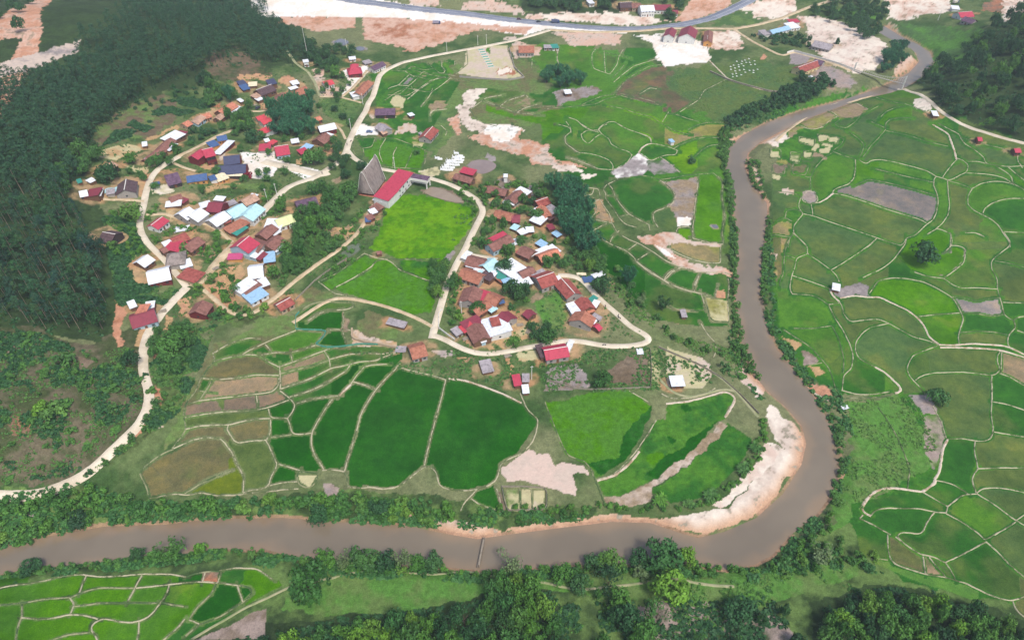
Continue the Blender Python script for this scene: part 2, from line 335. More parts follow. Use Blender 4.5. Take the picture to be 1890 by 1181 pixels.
# ---------------------------------------------------------------- the houses: kind | label | blocks (ridge from x y to x y, width, roof, wall, height, type)
HOUSES = """
village_house|white roofed house joined to a maroon shed at the far left edge of the village|144 350 160 350 7 white wd 2.4 g;168 361 176 345 7 maroon wd 2.6 s;183 362 187 347 2.2 white wd 2.2 s
shed|tiny teal roofed shed left of the tan long roof beside the forest|141 333 150 332 4 teal wd 2 s
shed|white tarpaulin lean-to below the tan long roof|161 333 173 329 4 white wd 2 s
village_house|long tan roofed house with dark walls beside the upper left forest edge|176 313 205 298 7.5 tan dk 3 g
village_house|dark brown gabled house with pale ridge beside the upper end of the village road|229 350 231 328 10 dkbrown gy 3 g
shed|pale grey heap roofed shed between the maroon roof and the dark gabled house|195 352 211 351 5 grey gy 1.8 s
shed|small lone white roof below the cleared hillside|261 264 271 264 5 white wd 2.2 s
village_house|house of white, brown and white roofs joined above the upper lane|304 254 332 243 8.5 white wd 2.8 s;290 268 314 255 7.5 brown wd 2.6 g;303 272 320 264 6 white wd 2.3 s;332 248 340 242 5 maroon wd 2.2 s
village_house|long brown roofed house with a white corner annex beside the upper lane|263 288 296 272 7.5 brown wd 2.6 g;269 294 280 292 5 white wd 2.2 s
cottage|small square orange roofed cottage on the slope, leftmost of three|336 227 347 222 7 orange tn 2.6 g
cottage|pinkish tan roofed cottage between two small orange roofs on the slope|354 221 370 212 7 tan bl 2.6 g
cottage|small orange roofed cottage, uppermost of three on the slope|370 212 385 208 7 orange tn 2.6 g
village_house|orange brown roof with a large white annex at the upper hamlet lane|402 202 428 189 9 orange wd 2.8 g;422 203 440 195 7 white wd 2.3 s
shed|small tan roofed hut under the orange and white roof of the upper hamlet|398 217 408 209 6 tan wd 2.4 g
village_house|three bright red roofs stepping downhill beside the yellow green tree|472 215 488 211 6 red wh 3 g;480 222 496 217 7 red wh 3.2 g;479 237 502 230 7.5 red wh 3 g
workshop|blue roofed orange walled house above the two storey crimson house|399 250 417 249 7 blue og 3 g;384 265 400 262 7 blue og 2.4 s
row_building|low white topped row building with dark doorways beside the crimson house|399 279 426 260 5 white ms 2.8 f
two_storey_house|large two storey house with twin crimson roofs and maroon walls|372 274 391 272 11 crimson ms 6.2 g;353 285 372 275 7.5 crimson ms 5 g
community_hall|large slate blue roofed hall with a cream porch beside the white yard|402 301 452 303 11 slate ms 3.4 g;412 286 441 286 11 slate ms 3.6 g;416 318 447 320 5 cream dk 2.4 s
net_house|dark purple netted gable shelter inside the bend of the lane|302 321 327 318 13 purple dk 2.6 g
workshop|blue roofed long orange walled building facing the road|343 320 380 320 8 blue og 3 g;385 327 398 326 5 blue wh 2.4 s
shed|cream flat roofed shed right of the long blue roof|397 327 417 322 7 cream og 2.2 s
village_house|brown and maroon roofed house with a white front roof on the hamlet edge|310 361 333 358 8 brown wd 2.8 g;328 369 340 364 6 maroon wd 2.5 s;305 374 334 374 5 white wd 2.1 s
village_house|maroon roofed house between two white annexes above the double white roof|385 371 411 376 10 maroon ms 3 g;368 377 388 374 5 white wd 2.2 s;396 363 414 367 4 white wd 2.2 s
village_house|double white roof with two gables side by side|330 394 349 382 10 white gy 2.8 g;349 399 369 384 10 white gy 2.6 g
cottage|small pink roofed white walled cottage standing alone left of the courtyards|278 413 299 400 7.5 crimson wh 3 g
village_house|dark brown gabled house alone on the forest bank above the curving road|188 424 212 432 9.5 dkbrown dk 3 g
village_house|white roofed house with a pale blue side roof and brown corner in the left hamlet|386 405 413 390 9.5 white gy 2.8 g;412 399 433 396 6 lblue wd 2.3 s;407 408 424 404 5 brick wd 2.1 s
village_house|two large pale cyan roofs meeting beside the upper hamlet street|449 397 472 376 10.5 cyan wh 3.2 g;419 389 446 376 10 cyan wh 2.8 g
village_house|long rust roof with a teal strip at the lane corner|418 423 453 406 6.5 rust wd 2.6 s;432 431 453 417 4 teal wd 2.2 s
cottage|faded rust roofed cottage with a white back edge at the top of the left hamlet|445 369 469 358 8 tan wd 2.6 g;462 358 474 362 3 white wd 2.3 s
courtyard_house|brown and crimson courtyard house with a grey thatched hip roof in front|338 452 365 437 8.5 brown wd 3 g;314 438 342 430 8 brick wd 2.8 g;316 461 333 444 8 crimson wd 2.6 s;302 452 319 447 6 white wd 2.3 s;304 472 340 470 11 thatch gy 2.6 h;331 488 353 484 6 white gy 2 s;296 462 306 458 5 brown wd 2 g
shed|white roofed shed above the wide white roofed house|252 481 272 470 8 white wd 2.6 g
village_house|wide white gabled house on the inner side of the village road|269 500 310 494 11.5 white ms 3 g
shed|low rusty red patched roof inside the road fork|342 514 362 497 10 brick tn 1.8 s
village_house|bright crimson gabled house with a pink front annex and blue walls|438 453 459 436 12 crimson bl 4.4 g;420 471 447 472 4.5 pink og 2.2 s
village_house|white and maroon low roof right of the bright crimson gable|460 471 475 458 7 white bl 2.5 s;471 475 486 464 6 maroon wd 2.2 s
village_house|brown roofed house directly behind the bright crimson gable|458 438 486 451 10 brown gy 2.8 g
village_house|brown roof with a small white annex near the pale yellow roof|479 432 501 414 8 brown wd 2.8 g;500 430 513 423 5 white wd 2.2 s
village_house|brown roof with a white and blue annex at the right of the crimson gable|492 453 512 433 8.5 brown wd 2.8 g;502 460 519 449 6 white bl 2.2 s
shed|pale blue roofed shed below the brown roofs of the left hamlet|486 473 507 471 8 lblue wd 2.2 s
village_house|single white gabled roof above the orange dirt yard|457 492 484 490 11.5 white gy 2.6 g
village_house|big white and pale blue roofed house with a brown strip in the middle|455 550 486 534 8 lblue wh 2.6 s;436 535 465 516 6.5 white wh 3.2 s;448 537 477 521 5 brown wh 3.0 s;475 524 494 518 6 white wd 2.3 s
cottage|small red brown roofed cottage alone beside the cart track junction|510 562 535 549 7 brick tn 2.8 g
village_house|pale yellow roofed house with a white front roof beside the orchard|508 404 538 396 9 yellow wh 3 g;489 410 520 413 9.5 white wh 2.6 s
village_house|dark purple roofed house hidden among the orchard trees|545 371 582 364 11 purple dk 3 g
shed|brown and white roadside shed below the long crimson building|688 385 702 377 6 brown wd 2.4 s;682 391 694 387 4.5 white wd 2.2 s
shed|small roadside shed hung with a blue tarpaulin|677 402 689 397 4.5 brown wd 2.2 s;674 405 684 404 4 blue wd 1.8 s
field_hut|tiny brown roofed hut at the corner of the bright paddies|695 464 704 463 3 brown wd 2 g
village_house|large crimson roofed house with blue white walls beside the white concrete yard|506 268 531 267 13 crimson bl 3.2 g;478 270 499 270 7.5 crimson gy 2.6 s;498 264 508 259 4 red wd 2.4 s;488 259 497 258 4 white wd 2.3 s
shed|single small white roof right of the crimson roof by the grove|537 259 551 258 5 white wd 2.2 s
cottage|tiny crimson and white roofed cottage beside the grove|551 279 566 275 6 crimson wd 2.4 s;560 274 572 266 5.5 lblue wd 2.3 s
village_house|white roofed maroon walled house beside the upper footway|587 232 616 227 9 white ms 3.4 g
village_house|brown gabled house with a small white annex above the orange yard|585 255 601 245 10 brown wd 3 g;600 254 610 246 5 white wd 2.3 s
hut|small orange roofed hut at the edge of the bamboo grove|580 217 590 214 6 orange wd 2.8 g
hut|narrow tan roof deep in the bamboo grove|550 219 567 217 4 tan wd 2.6 s
village_house|long dark purple roofed house beside the road and the pale sand patch|693 200 728 200 10 purple dk 3 g
village_house|grey roofed house at the end of the yard with the parked car|700 227 714 237 8 grey gy 3 g;702 243 711 240 5 tan wd 2.3 g
village_house|maroon roofed house alone among the upper paddies|783 250 798 234 9 brick gy 3 g;774 247 779 245 3 grey gy 2 s
field_hut|small white topped hut beside the upper paddies|754 212 763 210 5 white wd 2.6 f
long_building|long two storey crimson roofed building with white walls beside the bright paddy|720 344 748 315 9.5 crimson wh 6.4 s;703 364 722 346 9.5 crimson wh 5.4 s;696 371 706 362 6 white wh 3 f
village_house|brown and crimson twin roofed house beside the mauve pond|841 320 872 330 6.5 brown wd 2.8 g;852 312 876 318 6 crimson wd 3.2 s
water_tower|little white domed tower beside the hedge of the middle hamlet|929 322 937 322 4 white wh 4 h
village_house|brown roofed house with an open tan porch at the top of the middle hamlet|900 344 935 351 7.5 brown wd 2.8 g
village_house|brown roofed house between white front and back roofs in the middle hamlet|940 366 960 351 8 brown gy 3 g;931 369 951 374 5 white wd 2.2 s;954 349 974 358 7 white wd 2.5 s
village_house|light rust long roof with a small crimson end beside the road bend|915 388 947 396 8 rust wd 2.8 g;945 398 960 398 8 maroon wd 2.4 g
village_house|brown roofed cottage at the top right of the middle hamlet|989 371 1010 364 8 brick wd 2.8 g
village_house|orange ridged house with two white side roofs and a grey back roof|998 379 1012 397 6.5 orange wd 3 g;985 385 1000 396 5 white wd 2.5 s;984 400 1004 408 7 white wd 2.3 s;1010 381 1026 391 6 grey wd 2.5 s;1008 398 1020 404 4 brown wd 2.2 s
shed|left one of two small white sheds in the middle hamlet|958 429 970 424 4.5 white wd 2.2 s
shed|right one of two small white sheds in the middle hamlet|971 423 985 422 4.5 white wd 2.2 s
shed|pale cyan scrap roof beside the curved footpath|945 416 956 420 4.5 cyan wd 2 s
village_house|large brown roofed house with a crimson back slope beside the main road|903 452 940 434 8 brown bl 3.4 g;900 446 932 430 4 crimson bl 3.8 s
village_house|brown and crimson two tone roof in the centre of the middle hamlet|962 455 984 465 8 brown wd 3 g;957 461 976 471 4 crimson wd 2.3 s
village_house|orange roofed house with long white strip beside the thicket|994 472 1028 459 7.5 orange wd 3 g;978 470 1012 455 3 white wd 2.7 s;1014 453 1030 466 4 white wd 2.6 s
shed|pale blue small shed above the orange roofed house|993 444 1006 452 4.5 lblue wd 2.2 s
shed|tilted pale panel roof standing in the garden east of the sheds|1023 433 1032 428 4.5 lblue wd 2 s
shed|tiny maroon striped roof at the edge of the bamboo grove|1011 419 1022 416 4.5 maroon wd 2.2 s
village_house|brown roofed house with a white end beside the road fork|864 473 895 481 9 brown wd 2.8 g;856 468 866 472 6 white wh 2.6 s
village_house|pale cyan gabled house in the crowded roof cluster|892 490 912 476 9 cyan wd 3 g
shed|white roof wedged between the cyan roofs of the crowded cluster|906 495 925 488 8 white wd 2.5 s
village_house|long rust roofed house with white back strips at the left of the crowded cluster|853 496 890 509 9 rust gy 3 g;862 487 878 491 3.5 white wd 2.5 s;878 493 914 507 3.5 white wd 2.7 s;884 510 894 502 5.5 cyan wd 2.4 s;894 514 907 503 6.5 dkbrown wd 2.5 s
village_house|biggest white roof of the crowded cluster with a teal lower roof|932 502 958 483 10.5 white wh 3.6 s;916 503 936 505 7.5 teal wd 2.4 s
village_house|white and pale cyan roofs at the lower end of the crowded cluster|951 520 977 511 8 white wd 2.9 s;940 511 962 503 7 cyan wd 2.6 s;930 523 945 518 6 lblue wd 2.2 s
village_house|brown roof half hidden by trees above the crowded cluster|959 503 983 492 8 brown wd 2.8 g
village_house|brown red gabled house with a grey annex right of the crowded cluster|991 513 1021 502 11 brick gy 3.2 g;985 510 1006 499 4.5 grey wd 2.6 s
hut|small rust roof under the teal roof of the crowded cluster|918 515 928 509 5.5 rust wd 2.2 s
village_house|long brown red roof running downhill beside the right hand road|1037 513 1060 540 8.5 brick gy 3 g;1026 516 1036 514 5 white wd 2.5 s
village_house|white, brown and teal roofs packed together below the long downhill roof|1060 554 1071 572 8.5 white wh 2.8 s;1073 548 1087 567 7.5 brick wd 3 g;1082 571 1094 567 5 orange wd 2.3 s;1089 549 1098 555 5 teal wd 2.3 s;1093 559 1104 563 5 white wd 2.1 s
village_house|rust roofed grey gabled house, lowest of the right hand group|1071 590 1080 573 11 rust gy 3 g
hut|small white gabled hut beside the rust roofed grey gable|1087 590 1093 583 5.5 white gy 2.4 g
hut|small grey hut at the right of the white gabled hut|1099 586 1105 580 4.5 grey gy 2.2 s
hut|tiny red roofed hut below the right hand group|1098 603 1105 597 5 crimson wd 2.2 g
village_house|brown roof with a bright crimson side at the left of the lower hamlet|864 553 874 527 10 brown gy 3 g;884 553 894 534 6.5 crimson wh 2.6 s
village_house|rust patched roof with a blue tarpaulin corner in the lower hamlet|901 541 923 551 8.5 rust wd 2.6 g;919 555 929 552 4.5 blue wd 2 s
village_house|rust roofed house with a cyan annex above the yard in the lower hamlet|874 572 899 555 7 rust wd 2.8 g;899 570 911 562 6 cyan wd 2.4 s
village_house|maroon roofed house beside the white complex in the lower hamlet|926 575 943 588 8.5 maroon gy 3 g
village_house|white roofed house with a brown panel and a pale forecourt in the lower hamlet|909 582 923 613 11.5 white wh 3.2 s;906 594 922 591 5.5 brick wh 4.2 s
hut|small dark maroon roof beside the bare orange yard|972 571 983 580 5.5 maroon wd 2.3 g
village_house|brown roofed house with crimson and red side roofs beside the lower road|876 596 891 622 9 brown wd 3 g;855 601 885 586 5.5 maroon wd 2.8 s;856 597 867 608 6 red wd 2.5 s;884 624 894 621 6 white bl 2.2 s
hut|small grey white roof at the lower left corner of the lower hamlet|837 613 850 606 5 grey gy 2.2 s
long_house|long crimson roof with white and dark ends beside the lower road|1005 646 1046 639 8.5 crimson gy 3 g;1045 637 1054 640 8 white wh 2.5 s;993 648 1005 645 7.5 dkbrown wd 2.5 s
field_hut|bright white sheet roof on the bare pale plot|1238 702 1262 701 5.5 white wd 2.4 s
field_hut|striped grey roofed little hut on the slope by the river paddies|1257 577 1267 577 5 grey wd 2 s
hut|small crimson roofed hut above the two great paddies|947 701 961 699 6 crimson wd 2.4 s
hut|small grey roofed hut right of the crimson field hut|964 696 977 696 4.5 grey wd 2.3 s
hut|small white roofed hut below the crimson field hut|964 717 976 716 4.5 white wd 2 s
village_house|rust brown roofed house alone above the terraces|756 643 783 636 9.5 rust gy 3 g
shed|long low grey roof beside the stone wall of the terraces|716 590 748 599 4 grey wd 1.8 s
shed|tumbledown grey and brown shed below the lower road|888 676 908 672 7 grey wd 1.8 s
village_house|brown roofed house with a maroon front gable below the five way junction|361 574 374 554 8.5 brown ms 3 g
village_house|crimson and tan roofed house with a blue gable alone on the orange slope|236 579 283 572 10.5 maroon bl 3 g;256 580 268 561 5 orange bl 3.4 s;267 561 285 561 4.5 white wd 2.4 s;236 562 250 559 5 white wd 2.3 s
temple|small crimson tiered roofed temple on its white court|641 126 666 125 12 crimson ms 3.2 h;646 119 661 119 6 crimson ms 5.0 h
shed|white roof behind the crimson tiered temple|644 106 656 106 5 white wh 2.4 s
lookout_hut|white box hut standing on the hillside above the upper track|559 112 569 112 6 white wh 4.2 f
cottage|small red roofed cottage on the pink hillside yard|596 150 612 147 8 red wh 3 g
long_building|long rust roof with a white annex beside the road curve|658 170 679 149 8 rust gy 3 g;648 174 660 172 7 white wh 2.6 s
village_house|purple grey roofed house right of the temple|684 122 705 114 8 purple wh 3 g;693 125 706 121 5 white wh 2.4 s
shed|grey scrap roof between the temple and the purple grey roof|671 114 684 112 6 grey gy 2.2 s
village_house|dark brown roof with a slate rear roof under the orange bank|473 164 500 156 11 dkbrown wd 3 g;493 151 508 149 8 slate wd 3 s
shed|blue tarpaulin roof left of the dark brown roof under the orange bank|444 160 457 158 8 blue wd 2.3 s;458 155 474 154 6 cream wd 2.1 s
shed|black roofed shed at the left end under the orange bank|440 153 453 151 9 slate dk 2.5 s
shed|single white roofed hut on the grass under the orange bank|537 152 550 150 6 white wd 2.6 s
village_house|light rust roof with white patches above the bamboo of the upper hamlet|543 168 563 159 9 rust wd 2.8 g;525 171 542 167 8 rust wd 2.5 g;534 163 548 160 4 white wd 2.5 s;551 173 561 171 4.5 white wd 2.1 s
village_house|brown gabled house with a tan yard in the upper hamlet|505 183 521 171 10 brown wd 3 g
cottage|small rust and white roof beside the round tree of the upper hamlet|467 178 480 172 6 tan wd 2.6 s;473 184 483 180 4.5 white wd 2.2 s
hut|small white roof hidden left of the round tree of the upper hamlet|440 185 447 183 5 white wd 2.2 s
village_house|faded red roofed house on bare earth above the bright upper paddies|958 85 985 85 13 rust gy 3.4 g
shed|small grey roofed shed right of the faded red roof|1004 85 1018 85 6 grey gy 2.6 s
shed|small teal roofed shed right of the faded red roof|1018 85 1030 84 7 teal wh 2.6 s
field_hut|white roofed hut on the grey dry plot|1042 169 1054 168 6 white wd 2.6 s
roadside_house|white roofed house with white walls behind the highway|1182 11 1206 10 13 white wh 5 g
roadside_house|long crimson brown roof behind the highway|1205 9 1237 9 12 maroon wh 3.6 g
roadside_house|dark brown roofed house, leftmost behind the highway|1144 5 1166 4 12 dkbrown wd 3.4 g
roadside_house|brown roofed house left of the white one behind the highway|1166 6 1182 6 11 brown tn 3.2 g
shed|little maroon roofed hut right of the highway buildings|1241 19 1251 19 8 maroon wh 3 g
roadside_house|narrow maroon roofed tall house beside the highway|1235 63 1240 51 9 maroon wh 5.5 g
roadside_house|maroon roofed house with a large white front gable beside the highway|1269 62 1274 48 14 maroon wh 5.5 g
roadside_house|narrow brown roofed house with an orange front right of the white gable|1307 74 1309 56 7.5 brown og 3.6 g
farm_building|sky blue long roof beside the far side road|1422 56 1454 47 8 lblue wh 3 g;1405 60 1417 58 9 grey wh 2.6 s
farm_building|white roof with a crimson back roof beside the sky blue roof|1454 47 1471 44 11 white wh 3 s;1456 39 1474 37 7 crimson wh 3 s
farm_building|grey roofed building beside the bare earth platform|1505 75 1537 80 12 grey gy 3 g
school_building|long maroon roofed school with cream yellow walls|1474 124 1508 110 10 brick yl 3.6 g;1505 109 1521 112 9 purple gy 3.3 g
water_tank|small white tank below the maroon roofed school|1494 141 1501 141 5 white wh 2.6 h
farm_building|crimson and white roofed farm at the far upper right|1769 23 1794 19 11 crimson wh 3 g;1757 13 1771 13 8 white wh 2.7 s
farm_building|purple grey roofed barn at the far upper right|1782 31 1804 31 9 purple gy 3 g
field_hut|white roofed hut beside the white track under the right hill|1721 208 1732 207 6.5 white wd 2.6 s
field_hut|left one of two red roofed huts under the right hill|1804 253 1813 252 5.5 crimson wd 2.6 g
field_hut|right one of two red roofed huts under the right hill|1872 274 1884 273 5.5 crimson wd 2.6 g
field_hut|tiny pale blue hut among the lime paddies near the river|1236 260 1243 259 4.5 lblue wh 2.6 f
field_hut|small striped white hut on the gravel patch in the right hand paddies|1537 527 1551 530 5 white wd 2 s
roadside_house|small white roof in the wood behind the highway|1085 4 1095 3 10 white wh 3 f
"""
# ---------------------------------------------------------------- land cover patches: (origin x, y, scale), then 'colour[/mix][*alpha] x y ...'
FILLS = [
(0,0,1.0,"""
G/D -300 -150 480 -150 560 60 600 110 470 130 330 170 280 180 200 240 160 300 190 400 215 480 215 600 230 640 0 600 -300 600
G/D 1690 150 1760 90 1830 50 1890 10 2200 -50 2200 330 1960 300 1840 250 1760 220 1720 180
f/G 370 100 430 85 500 130 440 150 380 140
j/J -100 600 60 600 150 640 260 600 270 650 265 720 280 760 240 800 160 870 90 890 -200 910
j/g 150 880 230 820 300 770 360 740 330 690 330 640 400 600 480 600 540 560 380 600 300 620 290 700 300 760 250 820
G/g -100 920 150 890 260 920 420 920 640 905 860 920 1100 935 1100 975 900 985 700 965 400 965 200 975 0 1010 -200 1060
g/G -200 1060 0 1060 160 1036 420 1010 560 1028 740 1040 900 1052 1180 1040 1400 1040 1560 960 1600 1000 1700 1070 1900 1120 2100 1300 2100 1500 -200 1500
g/G 1000 1060 1200 1060 1480 1050 1600 1080 1480 1100 1500 1200 1000 1250
z/G 1180 1120 1300 1100 1420 1130 1500 1220 1180 1220
g/a 540 1045 700 1056 900 1066 1000 1070 1240 1066 1400 1062 1400 1090 1200 1110 1020 1090 940 1085 860 1115 760 1125 620 1130 520 1125
G/D 400 1180 520 1150 640 1130 760 1125 860 1110 940 1075 1010 1090 1040 1130 1040 1300 1500 1300 1500 1110 1600 1085 1700 1085 1850 1125 2100 1250 2100 1500 200 1500 330 1200
a/g 1560 740 1690 730 1730 780 1740 850 1720 900 1640 905 1600 930 1530 990 1540 900 1575 830
g/a 1100 1060 1300 1060 1450 1045 1590 1040 1640 1060 1480 1090 1400 1120 1200 1110
o/h 1180 140 1300 120 1400 110 1500 130 1520 170 1420 210 1340 240 1240 210 1180 200 1140 150
k/m 1000 180 1180 170 1300 210 1345 235 1345 330 1200 340 1080 300 1040 240
k/a 980 95 1110 90 1180 100 1220 120 1100 170 1060 200 990 120
m/k 680 130 830 110 860 150 800 240 780 320 760 330 700 300 700 220
a/h 1650 40 1820 50 1800 100 1740 120 1690 100 1660 70
m/k 1420 200 1560 170 1660 165 1720 200 1900 270 2000 300 2100 1300 1900 1120 1660 1070 1560 960 1600 930 1740 850 1660 730 1560 730 1500 700 1430 620 1420 480 1440 340
g/b 400 640 470 600 560 570 560 620 740 640 750 700 500 700 380 760 340 800 300 830 340 740
g/b 830 120 980 110 1010 160 1040 200 960 240 880 230 820 200
g/h 780 180 850 170 830 260 800 290 780 260
"""),
(0,0,4.725,"r/p -100 370 120 330 200 350 30 600 0 1040 -60 1060 110 850 150 760 190 700 270 620 310 500 370 250 400 60 450 -300 470;s/x 0 560 200 470 700 370 680 450 300 600 0 680"),
(380,0,4.725,"""
p/r 640 150 1300 150 1300 240 960 280 860 240 640 210
p/R 1360 150 1890 170 1890 430 1780 450 1590 400 1380 330
W/w 370 -60 1250 -60 1890 70 1890 165 1000 150 480 150 400 60
x 1110 370 1170 340 1250 370 1190 410 1140 400;x 1290 420 1340 405 1400 430 1350 450
"""),
(760,0,4.725,"""
W/w 0 60 900 170 1100 215 1890 270 1890 290 1300 270 1180 250 1000 310 0 175
p/r 0 180 500 210 1050 250 1000 290 600 270 400 330 200 400 0 450
p/s 1200 280 1700 280 1830 300 1810 380 1400 400 1300 330
s/p 440 30 800 10 960 60 980 120 440 70;G/D 980 -100 1800 -100 1800 120 1400 125 960 110;s/p -10 -100 230 -100 240 60 -10 60;w/p 980 130 1380 100 1890 130 1890 235 1000 165
c/s 390 640 460 570 480 450 460 430 640 405 830 400 860 480 910 630 980 660 850 690 700 690
k 700 430 660 420 680 480;R 740 600 830 580 900 620 890 650 760 645;w 750 600 850 590 865 630 765 645
n/y 150 930 210 880 300 890 290 940 180 960;w/s 440 830 520 780 640 770 640 810 560 860 530 930 500 960 520 1040 620 1080 760 1100 960 1130 980 1160 700 1180 500 1130 430 1060 420 1000 380 960 460 910
r/p 310 1050 420 1000 430 1180 380 1160;n/g 900 880 1000 860 1080 890 1000 930 900 920
s 800 330 920 320 920 350 800 350;p/s 870 390 930 370 1130 420 1110 500 900 500
"""),
(1140,0,4.725,"""
p/r 500 190 680 -40 1060 -40 900 100 600 190;w/p 0 150 200 130 480 200 0 235;w/p 1000 60 1230 0 1560 -40 1540 90 1480 160 1240 170 1100 110
w/W 160 300 430 290 560 330 770 350 800 480 720 520 420 580 340 500 300 380;w/p 1560 130 1890 200 1890 320 1700 260 1560 150
f/h 0 800 90 710 300 700 480 660 450 780 390 930 200 850;r 1250 490 1290 490 1290 530 1250 530
w/p 800 260 1050 270 1110 430 1000 440 800 430;h/g 820 200 1000 110 1150 110 1280 190 1100 230 820 220
x 1500 480 1560 450 1700 500 1640 560 1500 560;n/x 1650 640 1750 560 1890 580 1890 780 1740 720
"""),
(1490,0,4.725,"""
w/P 0 130 300 210 540 290 690 380 690 500 590 600 400 640 150 530 80 440 0 400;w/p 670 -60 1250 -60 1260 100 1130 120 860 160 690 150
R/q 1540 20 1720 -40 1690 110 1520 90;w/p 1720 -60 2100 -60 2100 90 1890 150 1700 190;s/g 560 200 720 190 820 300 780 340 600 230
s/p 850 470 970 520 960 590 840 640 740 660 800 560;s/w 930 880 980 860 1040 870 1100 940 1080 980 940 940;z/x 60 560 300 620 440 720 340 770 60 680
a 260 80 350 50 640 120 600 170 300 110
"""),
(130,160,5.0,"""
f/g 300 330 480 230 600 130 850 75 960 120 1000 220 900 350 700 460 420 520 250 560 200 450
c/e 210 640 280 580 420 550 540 530 650 560 650 600 520 640 430 680;e/R 660 470 800 430 980 350 1000 380 850 440 760 500 700 500
e/c 500 720 720 760 760 700 790 520 820 560 800 740 700 800 540 770;e/r 560 850 700 800 730 860 660 1000 560 990
c/w 740 930 900 900 960 960 880 1000 760 990;e/g 1210 940 1450 890 1600 880 1560 930 1350 960 1240 990
c/s 1360 620 1440 590 1400 700;e/r 1130 710 1330 680 1340 780 1200 750;W/w 1560 610 1890 600 1890 800 1820 850 1700 830 1560 800 1600 700
g/o 1350 900 1890 880 1890 960 1600 940;e/s 1140 360 1300 200 1380 210 1300 300;R/e 1290 170 1400 140 1350 200
"""),
(450,160,5.0,"""
W/w 0 610 280 600 250 660 560 740 720 780 640 860 560 850 430 780 320 740 220 850 0 840 60 700;W/w 1060 340 1230 370 1240 440 1000 450
e/r 700 500 850 470 860 580 760 620;g/h 700 110 960 110 1090 170 1000 350 900 370 740 240;e 480 670 540 665 545 710 490 710
s/e 1370 420 1530 330 1580 360 1590 420 1500 430;c/y 1550 500 1670 520 1640 555 1560 550;c 1370 100 1410 90 1490 110 1470 200 1380 180 1350 150
n/y 1700 190 1860 150 1870 190 1720 220;s/c 1160 240 1380 260 1400 290 1180 290;w/c 1610 790 1780 740 1830 800 1700 840
k/v 1050 500 1180 490 1400 500 1540 560 1680 600 1650 750 1450 740 1280 720 1120 640;m 1040 470 1220 480 1170 560 1100 570
n/c 800 870 960 770 930 800 850 900
"""),
(130,370,5.0,"""
e/r 1190 780 1280 700 1400 620 1560 580 1620 700 1480 810 1440 880 1560 950 1400 1040 1290 880;e/r 1000 920 1110 900 1150 1080 1010 1070
r/R 420 900 500 870 620 920 500 960 500 1080 440 1180 390 1180;r/e 410 720 500 760 560 860 440 860;e/r 570 720 700 700 740 760 640 850 560 830
r/e 600 1180 700 1100 770 1090 740 1180;e/r 450 500 600 540 600 630 480 590;e/n 1110 480 1180 370 1290 390 1350 480 1300 540 1150 490
b/h 760 350 900 240 980 220 960 330 850 360;e/c 860 80 1000 60 940 150 960 190 890 160;e/c 1420 320 1520 350 1480 390
n/e 1640 640 1840 600 1850 640 1770 680
"""),
(0,500,3.857,"""
r/R 820 200 870 220 850 400 880 530 840 540 800 400;e/r 940 530 1000 400 1090 360 1060 450 1020 560;r/e 1190 310 1240 340 1200 500 1100 640 1080 600 1180 400
r/R 1100 830 1150 850 1150 980 1060 1080 960 1180 1000 1050 1100 960;q/f 390 690 540 600 680 640 620 700 430 740;q/G 0 450 180 520 260 640 120 600 0 560
f/R 60 1050 150 1000 300 1060 200 1180 80 1180;e/r 1320 440 1400 420 1420 550 1350 520;s/r 1060 1100 1180 1110 1080 1130
"""),
(380,80,5.0,"""
e/r 300 290 500 270 620 300 560 340 320 330;e/r 640 340 760 280 850 330 920 370 880 390 700 380;p/s 980 250 1090 250 1080 330 1160 400 1260 400 1240 480 1060 480
W/w 1260 250 1490 200 1490 260 1420 350 1300 460 1250 480 1320 350;e/r 1090 900 1200 880 1220 1010 1120 1040;e/r 480 560 580 540 600 600 500 620
"""),
(780,280,5.0,"""
e/c 580 370 680 400 760 450 880 500 880 550 660 520 560 470;s/c 30 190 150 150 170 220 60 240;c/e 290 230 420 280 380 290
q/x 410 130 450 80 560 75 690 130 600 200 540 215;x 570 30 600 0 690 80 620 90;x/q 670 300 700 260 830 270 820 330 780 370
x/q 900 330 960 310 1080 330 1100 380 1000 400;x/q 140 1060 190 1030 190 960 280 910 290 940 230 1050 190 1105;e 1000 860 1080 850 1070 900 1010 890
"""),
(780,460,5.0,"""
e/c 620 790 820 660 860 640 1000 640 1100 720 1000 800 850 860 820 920 770 910 650 860;c/e 860 960 900 940 1060 940 1070 1010 940 1030 870 1010
e/r 350 780 480 830 640 900 640 930 520 900 370 850;e/n 190 510 300 390 350 380 480 470 510 200 540;e/r 660 560 830 550 850 590 720 600
n/h 1000 430 1100 360 1260 300 1270 340 1010 500;s/e 1060 1000 1400 920 1420 945 1100 1010;e/r 600 300 700 290 720 330 640 340
a/g 1020 500 1260 370 1350 480 1370 700 1300 720 1140 740 1090 640;e/n 1570 170 1700 200 1840 370 1700 360 1650 250
"""),
(1000,480,5.0,"""
c/s 1150 790 1220 830 1480 900 1560 960 1560 1080 1480 1180 1170 1180 1140 1000;f/q 610 1010 800 880 990 870 1000 1150 640 1160;q/x 50 1060 150 970 350 970 420 1040 460 1180 50 1180
c/y 1510 340 1720 380 1725 570 1570 555;e/r 1620 265 1710 290 1700 350 1610 340;m/k 1130 340 1490 310 1490 470 1230 450;g/c 1000 830 1080 830 1100 1180 1020 1180
"""),
